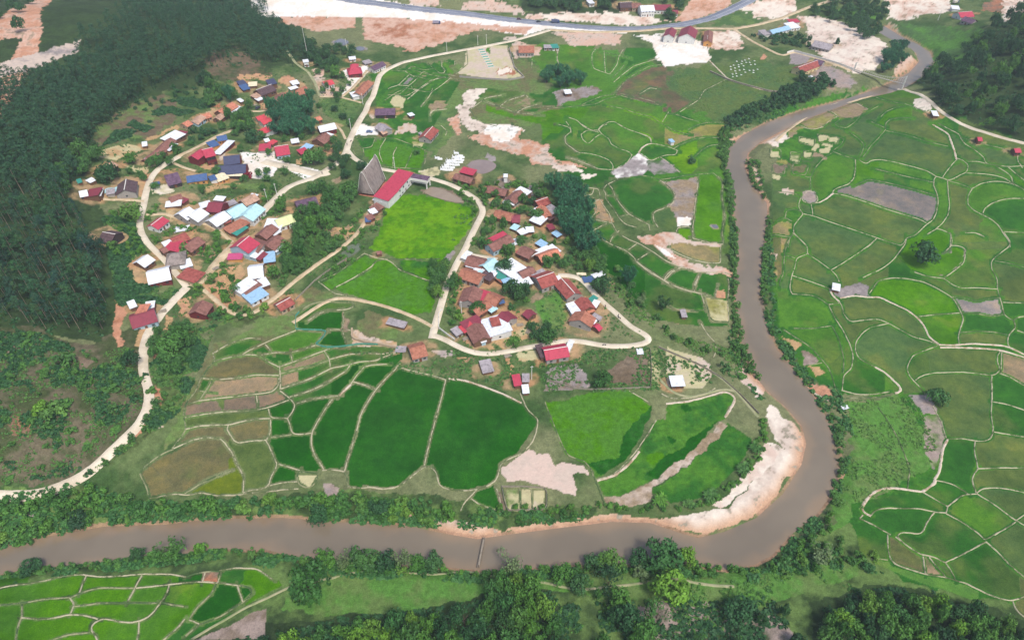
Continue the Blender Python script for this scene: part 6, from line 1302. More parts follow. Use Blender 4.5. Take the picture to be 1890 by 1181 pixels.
# ---------------------------------------------------------------- foliage templates (crowns are many leaf-sized faces)
def leaf_quads(cen, nrm, size, rg, asp=0.6):
    n = len(cen); a = np.cross(nrm, rg.normal(size=(n, 3))); a /= np.maximum(1e-6, np.linalg.norm(a, axis=1))[:, None]
    b = np.cross(nrm, a); b /= np.maximum(1e-6, np.linalg.norm(b, axis=1))[:, None]
    s = (size*(0.7+0.6*rg.random(n)))[:, None]; a = a*s; b = b*s*asp
    V = np.stack([cen-a-b*0.3, cen+b, cen+a-b*0.2, cen-b], 1).reshape(-1, 3)
    return V, np.arange(4*n).reshape(n, 4)
def clumps(C_, Rr, per, size, rg, flat=0.75, asp=0.6, up=0.35):
    """leaf quads over the surfaces of several clumps"""
    k = len(C_); d = rg.normal(size=(k*per, 3)); d /= np.linalg.norm(d, axis=1)[:, None]
    d[:, 2] = np.where(d[:, 2] < -0.45, -d[:, 2], d[:, 2])
    cc = np.repeat(C_, per, 0); rr = np.repeat(Rr, per)[:, None]
    rad = rr*(0.72+0.38*rg.random((k*per, 1))); cen = cc + d*rad*np.array([1, 1, flat])
    nrm = d*0.9 + rg.normal(size=d.shape)*0.45; nrm[:, 2] += up
    return leaf_quads(cen, nrm/np.linalg.norm(nrm, axis=1)[:, None], np.full(k*per, size), rg, asp)
def crown_broad(seed, r=1.0, h=1.0, nc=16, per=48, size=0.085, low=0.35):
    rg = np.random.default_rng(seed); C_ = []; Rr = []
    for i in range(nc):
        a = rg.random()*6.283; q = math.sqrt(rg.random())*0.72; z = low + (1-low)*(0.15+0.75*rg.random())*math.sqrt(max(0.05, 1-q*q*1.2))
        C_.append((q*math.cos(a)*r, q*math.sin(a)*r, z*h)); Rr.append((0.24+0.17*rg.random())*r)
    return clumps(np.array(C_), np.array(Rr), per, size*r, rg)
def crown_pine(seed, per=34):
    """irregular tufted crown on the top part of a tall stem, unit height"""
    rg = np.random.default_rng(seed); C_ = []; Rr = []
    for i in range(17):
        z = 0.42 + 0.55*((i+rg.random()*0.6)/17); a = rg.random()*6.283; q = (1.05-z)*0.36*(0.4+0.8*rg.random())
        C_.append((q*math.cos(a), q*math.sin(a), z)); Rr.append(0.04+0.055*rg.random())
    return clumps(np.array(C_), np.array(Rr), per, 0.027, rg, flat=0.55, asp=0.35, up=0.7)
def crown_bamboo(seed):
    rg = np.random.default_rng(seed); C_ = []; Rr = []
    for i in range(30):
        a = rg.random()*6.283; q = 0.25+0.75*rg.random()**0.7
        for k in range(4):
            t = 0.30+0.21*k+0.08*rg.random(); rr = q*t**1.3
            C_.append((rr*math.cos(a)+0.05*rg.normal(), rr*math.sin(a)+0.05*rg.normal(), t*(1.02-0.34*q*t*t))); Rr.append(0.17*(1.1-0.3*t))
    return clumps(np.array(C_), np.array(Rr), 14, 0.085, rg, flat=0.8, asp=0.34, up=0.1)
def crown_banana(seed):
    rg = np.random.default_rng(seed); V = []; F = []
    for s in range(7):
        bx, by = rg.normal()*0.28, rg.normal()*0.28; hh = 0.55+0.25*rg.random()
        for i in range(8):
            a = i*0.785+rg.random()*0.5; L = 0.5+0.2*rg.random(); w_ = 0.075; ca, sa = math.cos(a), math.sin(a); pr = None
            for k in range(6):
                t = k/5; x = L*t*ca; y = L*t*sa; z = hh*0.5+0.75*t*(1.15-t)*hh*1.6; ww = w_*math.sin(math.pi*min(1, 0.12+t*0.86))
                V += [(bx+x-sa*ww, by+y+ca*ww, z), (bx+x+sa*ww, by+y-ca*ww, z)]
                n = len(V)
                if pr is not None: F.append((pr, pr+1, n-1, n-2))
                pr = n-2
    return np.array(V), np.array(F)
def mesh_of(name, VF, mat):
    o = mesh_np(name, VF[0], VF[1], mat); me = o.data; bpy.data.objects.remove(o); return me
def trunk_mesh(kind, seed):
    rg = random.Random(seed); mb = MB()
    if kind == 'pine': mb.tube((0,0,-0.05), (0.004,0,0.55), 0.013, 0.009, 5).tube((0.004,0,0.55), (0,0.005,0.96), 0.009, 0.003, 5)
    elif kind == 'bamboo':
        for i in range(12):
            a = rg.random()*6.28; q = 0.10+0.35*rg.random(); mb.tube((0.06*math.cos(a),0.06*math.sin(a),-0.02), (q*0.35*math.cos(a),q*0.35*math.sin(a),0.6), 0.008, 0.006, 4).tube((q*0.35*math.cos(a),q*0.35*math.sin(a),0.6), (q*math.cos(a),q*math.sin(a),0.95), 0.006, 0.002, 4)
    elif kind == 'banana':
        for i in range(5): x, y = rg.gauss(0,0.25), rg.gauss(0,0.25); mb.tube((x,y,-0.05), (x*1.05,y*1.05,0.4), 0.035, 0.025, 5)
    else:
        mb.tube((0,0,-0.08), (0.02,0.01,0.35), 0.05, 0.035, 6)
        for i in range(5):
            a = i*1.257+rg.random()*0.6; mb.tube((0.02,0.01,0.3+0.03*i), (0.42*math.cos(a), 0.42*math.sin(a), 0.62+0.12*rg.random()), 0.026, 0.008, 5)
    o = mb.build("trunk", M_BARK if kind in ('pine', 'pale') else M_BARKD); me = o.data; bpy.data.objects.remove(o); return me
TPL = {}
def template(kind, mat):
    key = (kind, mat)
    if key not in TPL:
        L = []
        for s in range(4):
            sd = 100*s + len(kind)*7
            if kind == 'pine': vf = crown_pine(sd)
            elif kind == 'bamboo': vf = crown_bamboo(sd)
            elif kind == 'banana': vf = crown_banana(sd)
            elif kind == 'shrub': vf = crown_broad(sd, nc=11, per=38, size=0.13, low=0.02)
            elif kind == 'airy': vf = crown_broad(sd, nc=15, per=34, size=0.07, low=0.45)
            else: vf = crown_broad(sd, nc=22, per=44, size=0.085, low=0.32)
            L.append((mesh_of("crown", vf, M_LEAF[mat]), trunk_mesh(kind, sd)))
        TPL[key] = L
    return TPL[key]
NAMES = {'pine': 'pine_tree', 'bamboo': 'bamboo_clump', 'banana': 'banana_plant', 'shrub': 'shrub', 'broad': 'broadleaf_tree', 'airy': 'broadleaf_tree'}
CATS = {'pine': 'pine tree', 'bamboo': 'bamboo', 'banana': 'banana plant', 'shrub': 'shrub', 'broad': 'tree', 'airy': 'tree'}
QUEUE = []
def plant(kind, mat, X, Y, h, r, label, group=None, own=0): QUEUE.append((kind, mat, X, Y, h, r, label, group, own))
def grow(kind, mat, X, Y, h, r, label, group=None):
    """one tree: an Empty at its foot > trunk, crown"""
    me, tm = random.choice(template(kind, mat)); z = float(gz(np.array([X]), np.array([Y]))[0])
    o = empty(NAMES[kind], (X, Y, z-0.1), random.random()*6.283, label, CATS[kind], group)
    sx = h*random.uniform(0.6, 1.15) if kind == 'pine' else r
    o.scale = (sx, sx*random.uniform(0.9, 1.1), h)
    if kind != 'shrub':
        t = bpy.data.objects.new("trunk", tm); COL.objects.link(t); t.parent = o
    c = bpy.data.objects.new("crown", me); COL.objects.link(c); c.parent = o
    return o
def blocked(x, y, mar=0.0):
    """true where water, a road or a roof is"""
    bad = sd_river(x, y) < 0.8
    P, Q = xy_plane(x, y); i = np.clip(np.round((P-P0)/STEP).astype(int), 0, NX-1); j = np.clip(np.round((Q-Q0)/STEP).astype(int), 0, NY-1)
    bad |= ROADM[j, i]
    for ax, ay, bx, by, w_ in KEEP:
        near = (np.abs(x-(ax+bx)/2) < 25) & (np.abs(y-(ay+by)/2) < 25)
        if near.any():
            ex, ey = bx-ax, by-ay; t = np.clip(((x-ax)*ex+(y-ay)*ey)/max(1e-6, ex*ex+ey*ey), 0, 1)
            bad |= near & (np.hypot(x-ax-t*ex, y-ay-t*ey) < w_+mar)
    return bad
def sd_river(x, y):
    P, Q = xy_plane(x, y); i = np.clip(np.round((P-P0)/STEP).astype(int), 0, NX-1); j = np.clip(np.round((Q-Q0)/STEP).astype(int), 0, NY-1)
    return GD[j, i]
def scatter(poly, n, mind=3.0, seed=0, mar=1.2):
    """points in a photo polygon, even on the ground"""
    p = parse(poly); X, Y = drape(p[:, 0], p[:, 1]); q = np.stack([X, Y], 1); rg = np.random.default_rng(seed+len(poly)); out = []; g = {}
    x = rg.uniform(X.min(), X.max(), n*40); y = rg.uniform(Y.min(), Y.max(), n*40)
    ok = inside(q, x, y); x = x[ok]; y = y[ok]; ok = ~blocked(x, y, mar); x = x[ok]; y = y[ok]
    for a_, b_ in zip(x.tolist(), y.tolist()):
        c = (int(a_//mind), int(b_//mind)); ok = True
        for a in (-1,0,1):
            for b in (-1,0,1):
                for (u, v) in g.get((c[0]+a, c[1]+b), ()):
                    if (u-a_)**2+(v-b_)**2 < mind*mind: ok = False
        if ok: g.setdefault(c, []).append((a_, b_)); out.append((a_, b_))
        if len(out) >= n: break
    return out
def merged(name, rows, label, cat):
    """uncountable growth: crowns (and pine stems) as one mesh, rows = kind, mat, x, y, h, r"""
    Vs = []; Fs = []; Mi = []; n = 0; rg = random.Random(5); mats = sorted({r_[1] for r_ in rows}); cache = {}
    for kind, mat, x, y, h, r in rows:
        me, tm = rg.choice(template(kind, mat)); z = float(gz(np.array([x]), np.array([y]))[0])
        for m_ in ((me, tm) if kind == 'pine' else (me,)):
            if m_.name not in cache:
                co = np.empty(len(m_.vertices)*3, np.float32); m_.vertices.foreach_get("co", co); co = co.reshape(-1, 3)
                cache[m_.name] = (co, np.arange(len(co)).reshape(-1, 4) if m_ is me else np.array([tuple(p.vertices) for p in m_.polygons if len(p.vertices) == 4]))
            co, F = cache[m_.name]; a = rg.random()*6.28; ca, sa = math.cos(a), math.sin(a)
            Vs.append(np.column_stack([(co[:,0]*ca-co[:,1]*sa)*r+x, (co[:,0]*sa+co[:,1]*ca)*r+y, co[:,2]*h+z-0.1])); Fs.append(F+n); Mi.append(np.full(len(F), mats.index(mat))); n += len(co)
    o = mesh_np(name, np.vstack(Vs), np.vstack(Fs), M_LEAF[mats[0]])
    for m_ in mats[1:]: o.data.materials.append(M_LEAF[m_])
    o.data.polygons.foreach_set("material_index", np.concatenate(Mi).astype(np.int32))
    return tag(o, label, cat, kind='stuff')
# ---- pine forest on the left hill: those that show largest are trees of their own
pines = scatter("-120 190;30 168;110 150;190 118;270 98;350 84;430 92;410 118;350 142;292 160;245 186;215 222;192 240;168 268;135 290;150 330;125 375;160 418;188 465;200 520;208 590;190 612;100 616;20 590;-120 560", 640, 4.0, 3)
pines += scatter("150 122;140 96;190 70;235 40;245 -40;480 -40;500 30;430 92;350 84;270 98;190 118", 300, 5.5, 8)
pines += scatter("430 92;480 40;520 60;560 90;585 110;560 125;500 128;460 110", 60, 4.6, 6)
pines += scatter("170 78;250 55;330 30;400 5;470 15;510 60;560 85;572 108;520 120;470 100;430 92;350 84;270 98;200 112", 100, 5.2, 4)
pines += scatter("-260 560;-120 190;-120 560;-40 600;-100 900;-260 900", 60, 8, 4)
pines.sort(key=lambda p: p[1])
for i, (x, y) in enumerate(pines[:265]):
    plant('pine' if i % 9 else 'airy', 'pine' if i % 4 else 'dark', x, y, random.uniform(11, 19) if i % 9 else random.uniform(7, 11), 4.2,
          "slender dark green pine standing in the dense forest on the left hillside" if i % 9 else "rounder dark green broadleaf tree crowded among the pines of the left hillside",
          "pines of the left hillside forest" if i % 9 else "broadleaf trees among the left hillside pines")
merged("far_pine_forest", [('pine', 'pine', x, y, random.uniform(13, 18), random.uniform(13, 17)) for x, y in pines[265:]], "dark far part of the pine forest along the upper left ridge", "forest")
# ---- broadleaf forest on the steep hill at the right
rf = scatter("1700 150;1730 118;1770 92;1815 62;1860 30;1930 0;2140 0;2140 330;1960 275;1890 262;1820 246;1775 222;1740 195;1712 170", 420, 4.3, 9)
merged("right_hill_forest", [('broad' if i % 3 else 'airy', 'dark' if i % 4 else 'broad', x, y, random.uniform(7, 12), random.uniform(3.2, 5.0)) for i, (x, y) in enumerate(rf)], "dense dark forest covering the steep hill at the upper right", "forest")
# ---- forest at the bottom edge, nearest the camera
bf = scatter("440 1225;500 1200;560 1186;640 1168;760 1158;830 1150;890 1130;925 1090;950 1080;990 1090;1020 1150;1040 1180;1000 1320;300 1320;360 1220", 140, 4.4, 12)
for i, (x, y) in enumerate(bf):
    k = i % 8
    if k == 3 and i % 16 == 3: a = ('broad', 'lime', "yellow green domed tree in the wood along the bottom centre edge")
    elif k == 5: a = ('airy', 'dark', "dark open crowned tree in the wood along the bottom centre edge")
    else: a = ('broad', 'broad', "rounded mid green tree in the wood along the bottom centre edge")
    if k == 6: a = ('broad', 'dark', "dark rounded tree in the wood along the bottom centre edge")
    plant(a[0], a[1], x, y, random.uniform(6, 12), random.uniform(2.8, 4.8), a[2], "trees of the bottom centre wood, " + a[1] + " " + a[0] + " kind")
bf = scatter("1500 1165;1560 1135;1600 1110;1680 1112;1770 1125;1850 1150;1905 1178;2000 1300;1560 1300;1510 1200", 100, 4.2, 13)
for i, (x, y) in enumerate(bf):
    k = i % 6
    a = ('broad', 'lime', "light green bushy tree in the wood filling the bottom right corner") if i % 12 == 2 else ('broad', 'dark', "dark bushy tree in the wood filling the bottom right corner") if k == 4 else ('broad', 'broad', "mid green bushy tree in the wood filling the bottom right corner")
    plant(a[0], a[1], x, y, random.uniform(4.5, 8), random.uniform(2.6, 4.2), a[2], "trees of the bottom right wood, " + a[1] + " kind")
for i, (x, y) in enumerate(scatter("1060 1110;1130 1100;1180 1120;1220 1180;1330 1130;1420 1130;1500 1130;1560 1180;1540 1300;1020 1300;1040 1180", 20, 8, 14)):
    plant('broad' if i % 3 else 'airy', 'dark' if i % 2 else 'broad', x, y, random.uniform(3.5, 7), random.uniform(1.8, 3.2), "scattered small tree on the scrubby slope at the bottom edge between the two woods", "scattered trees of the bottom slope")
# ---- thickets
def belt(poly, n, mind, kind, mat, hr, rr, label, group, seed=1):
    for x, y in scatter(poly, n, mind, seed): plant(kind, mat, x, y, random.uniform(*hr), random.uniform(*rr), label, group)
belt("-40 955;30 925;150 905;200 915;270 932;420 932;560 920;650 925;760 925;830 940;830 960;790 965;700 960;560 948;380 950;200 962;100 975;0 1000;-60 1005", 120, 3.4, 'shrub', 'broad', (3, 5.5), (2.4, 3.8), "leafy green bush in the thicket on the upper bank of the foreground river", "bushes of the foreground upper bank")
belt("1340 250;1350 235;1372 232;1420 212;1480 190;1530 168;1545 150;1500 145;1440 170;1400 195;1350 215;1335 235", 60, 4.0, 'shrub', 'dark', (4, 7), (3, 4.6), "dark green bush on the upper bank of the far river bend", "bushes of the far river bend")
belt("1330 240;1350 240;1342 290;1352 350;1362 400;1360 480;1352 480;1350 400;1338 340;1328 290", 46, 3.2, 'shrub', 'scrub', (3, 5.5), (2, 3.6), "green bush on the left bank of the river beside the terraced paddies", "bushes of the left river bank")
belt("1352 480;1360 480;1364 560;1372 620;1400 700;1385 700;1350 640;1350 560", 40, 3.0, 'shrub', 'scrub', (2.4, 4.2), (1.6, 3), "low bush lining the left bank of the river below the village path", "low bushes of the left river bank")
belt("1398 300;1412 372;1422 420;1412 480;1412 560;1430 640;1500 725;1550 790;1556 850;1545 905;1540 905;1525 870;1535 800;1500 745;1425 670;1404 600;1402 480;1404 420;1385 350;1378 300", 90, 3.0, 'shrub', 'scrub', (1.8, 3.6), (1.4, 2.8), "small green bush on the right bank of the river beside the paddies", "bushes of the right river bank")
belt("1540 905;1548 930;1500 985;1450 1030;1400 1045;1420 1060;1490 1065;1530 1040;1600 1050;1620 1030;1560 1005;1530 985", 56, 3.4, 'shrub', 'broad', (2, 4), (1.6, 2.8), "round bush in the thicket at the lower right bend of the river", "bushes of the lower right bend")
belt("60 1050;160 1042;330 1026;420 1014;500 1018;520 1030;420 1030;330 1038;160 1052;60 1062;0 1066;0 1058", 50, 2.6, 'shrub', 'scrub', (1.2, 2.6), (1.2, 2.2), "low bush on the lower bank of the foreground river left of the trees", "low bushes of the foreground lower bank")
belt("560 1035;600 1042;700 1046;830 1050;880 1058;1000 1048;1180 1044;1260 1044;1390 1045;1400 1056;1260 1062;1100 1056;900 1066;700 1060;570 1050", 60, 3.2, 'shrub', 'broad', (1.8, 3.6), (1.4, 2.6), "low bush on the lower bank of the foreground river right of the big tree", "low bushes of the foreground right bank")
belt("1100 928;1200 936;1290 932;1360 890;1395 835;1398 800;1410 772;1422 800;1405 840;1370 888;1300 940;1200 946;1100 940", 62, 2.6, 'shrub', 'broad', (1.4, 2.6), (1.2, 2.2), "green bush of the hedge between the crescent paddies and the sandbank", "hedge bushes around the crescent paddies")
belt("860 950;900 940;1010 935;1090 940;1090 955;1010 962;900 968", 26, 3.0, 'shrub', 'broad', (1.6, 3.0), (1.4, 2.4), "green bush on the upper bank below the fenced garden beds", "bushes below the fenced garden beds")
belt("1020 350;1055 345;1080 390;1090 430;1100 460;1085 480;1060 460;1035 420;1018 380", 22, 5, 'bamboo', 'bamboo', (11, 15), (5, 7), "tall blue green bamboo clump in the grove east of the middle hamlet", "bamboo grove of the middle hamlet")
belt("500 200;560 200;590 215;590 250;560 255;510 252;495 230", 20, 5, 'bamboo', 'bamboo', (9, 13), (5, 6.5), "dark blue green bamboo clump in the grove in the upper hamlet", "bamboo grove of the upper hamlet")
belt("1005 142;1070 150;1075 160;1030 164;1005 155", 9, 4.6, 'bamboo', 'bamboo', (9, 13), (5, 6.5), "blue green bamboo clump among the bright upper paddies", "bamboo grove among the upper paddies")
belt("1640 96;1660 92;1668 120;1640 140;1625 135", 12, 4.6, 'bamboo', 'bamboo', (8, 12), (4, 6), "bamboo clump beside the far upper river", "bamboo of the far upper river")
belt("520 380;600 350;660 360;640 400;600 430;570 440;545 500;510 520;500 500;530 450", 46, 5.4, 'broad', 'broad', (5, 9), (3.2, 5), "garden tree in the orchard below the tall thatched hall", "orchard trees below the thatched hall")
belt("560 420;620 445;640 440;600 478;560 500;540 520;520 530;530 490", 34, 4.2, 'shrub', 'scrub', (2.4, 4), (2, 3.2), "bushy garden plant in the plot beside the cart track", "garden bushes beside the cart track")
belt("90 330;160 300;190 290;200 330;170 340;130 370", 14, 6, 'broad', 'broad', (6, 9), (3.6, 5), "leafy tree at the forest edge beside the upper left houses", "forest edge trees of the upper left")
belt("380 150;470 205;460 215;500 225;480 250;410 240;430 225;390 230", 18, 6, 'broad', 'broad', (5, 9), (3, 4.6), "leafy tree between the roofs of the upper hamlet", "trees between the upper hamlet roofs")
belt("890 350;1000 350;1010 380;980 400;960 440;990 500;900 530;940 440;880 430", 20, 7, 'broad', 'broad', (4, 7.5), (2.6, 4), "leafy tree between the roofs of the middle hamlet", "trees between the middle hamlet roofs")
belt("1000 480;1060 470;1090 485;1100 470;1120 500;1080 500;1010 495", 18, 4.6, 'broad', 'broad', (4, 7), (2.6, 4), "round tree in the thicket behind the middle hamlet", "thicket behind the middle hamlet")
belt("930 520;980 520;985 545;940 560;925 545", 9, 4.5, 'broad', 'dark', (6, 9), (3.4, 4.8), "dark tree in the centre of the lower hamlet", "dark trees of the lower hamlet centre")
belt("800 500;835 495;845 520;825 545;815 560;800 540", 14, 4, 'broad', 'broad', (5, 8), (2.6, 4), "tree beside the pond and road west of the middle hamlet", "trees beside the road west of the middle hamlet")
belt("980 600;1015 605;1020 630;985 628", 7, 4, 'broad', 'dark', (3.5, 5), (2.6, 3.4), "dark bush above the curve of the lower village road", "dark bushes above the lower village road")
belt("1110 490;1160 500;1200 570;1240 620;1330 640;1380 650;1370 700;1280 650;1200 600;1130 540", 36, 6, 'shrub', 'scrub', (2, 4), (1.8, 3.2), "scattered bush on the grassy slope between village path and river", "bushes of the grassy slope by the river")
belt("440 540;520 545;500 570;460 590;400 590;370 590;430 570", 26, 4, 'shrub', 'broad', (2.4, 4), (2, 3.2), "hedge bush along the lane under the lower left houses", "hedge of the lower left lane")
belt("290 620;350 600;360 640;340 690;300 700;280 660", 26, 5, 'broad', 'broad', (3.5, 6.5), (2.4, 4), "bushy tree in the gully between the road and the terraces", "gully trees beside the terraces")
belt("250 700;340 700;330 760;290 790;240 830;180 870;170 860;230 820;290 760", 40, 4.4, 'shrub', 'scrub', (2, 4), (1.6, 3), "bush on the roadside bank between the curving road and the terraces", "bushes of the roadside bank")
belt("-60 620;60 610;150 650;240 640;262 690;262 750;200 820;120 870;0 890;-80 890", 90, 3.0, 'shrub', 'scrub', (0.8, 3.2), (0.9, 3.0), "bush on the scrubby hillside left of the curving road", "bushes of the scrubby left hillside")
belt("200 400;240 390;255 430;300 480;270 500;215 470;195 440", 22, 5, 'shrub', 'broad', (2.4, 5), (2, 3.4), "bush on the bank between the forest and the curving village road", "bushes between forest and village road")
belt("240 180;350 155;400 150;420 190;380 200;320 195;240 210", 26, 5, 'shrub', 'dark', (1.8, 3.6), (1.6, 3), "bush on the cleared hillside above the upper hamlet", "bushes of the cleared hillside")
belt("560 80;620 95;660 90;640 120;600 130;570 125", 24, 5, 'broad', 'dark', (5, 8), (3.2, 4.6), "dark tree below the pink earth slope near the upper track", "trees below the pink earth slope")
belt("960 -40;1140 -40;1150 5;1130 22;1050 24;980 15", 60, 5.5, 'broad', 'dark', (7, 10), (4, 5.4), "dark tree in the wood behind the highway at the top centre", "wood behind the highway")
belt("1230 -30;1290 -30;1270 5;1250 30;1240 40;1220 25", 20, 6, 'broad', 'dark', (6, 9), (4, 5), "dark tree beside the buildings behind the highway", "trees beside the highway buildings")
belt("1490 20;1520 10;1620 0;1640 30;1640 50;1600 75;1560 50;1500 35", 46, 5.5, 'broad', 'dark', (6, 9), (4, 5.4), "tree around the small green field by the far upper road", "trees of the far upper field")
belt("1380 65;1420 60;1480 70;1520 78;1560 80;1540 92;1480 88;1420 82", 26, 5, 'shrub', 'dark', (3, 5), (2.6, 4), "bush around the blue roofed house by the far road", "bushes around the blue roofed house")
belt("600 460;640 420;700 350;712 400;690 430;640 500;600 520;590 510", 22, 4, 'shrub', 'broad', (2.4, 4.4), (1.6, 2.8), "bush in the hedge between the cart track and the bright paddy", "hedge of the bright paddy")
belt("330 250;390 240;420 262;400 285;340 262", 10, 5, 'shrub', 'dark', (3, 5), (2.4, 3.6), "dark bush behind the two storey crimson roofed house", "bushes behind the crimson house")
belt("620 270;650 285;640 310;610 315;600 330;615 300", 12, 4.4, 'broad', 'dark', (4, 6), (2.6, 3.8), "compact dark tree beside the road junction near the thatched hall", "trees by the thatched hall junction")
belt("180 320;260 290;330 250;400 230;470 200;600 130;680 130;660 250;600 320;470 380;350 350;270 350;200 380", 60, 4.5, 'broad', 'broad', (3, 6), (1.8, 3.4), "small leafy garden tree between the houses of the upper west hamlet", "garden trees of the upper west hamlet")
belt("270 380;440 370;530 350;520 400;500 480;490 560;400 590;350 540;280 460", 60, 4.0, 'shrub', 'broad', (1.8, 3.6), (1.4, 2.8), "garden bush between the houses of the lower west hamlet", "garden bushes of the lower west hamlet")
belt("840 340;1000 340;1060 440;1030 495;960 515;985 555;975 610;900 640;820 600;850 500;880 420", 74, 3.6, 'shrub', 'broad', (1.8, 4), (1.4, 2.8), "garden bush between the houses of the eastern hamlet", "garden bushes of the eastern hamlet")
belt("-60 -40;50 -40;60 20;40 70;-60 100", 24, 6, 'broad', 'dark', (7, 11), (4, 5.6), "dark tree on the orange earth slope at the top left corner", "trees of the top left slope")
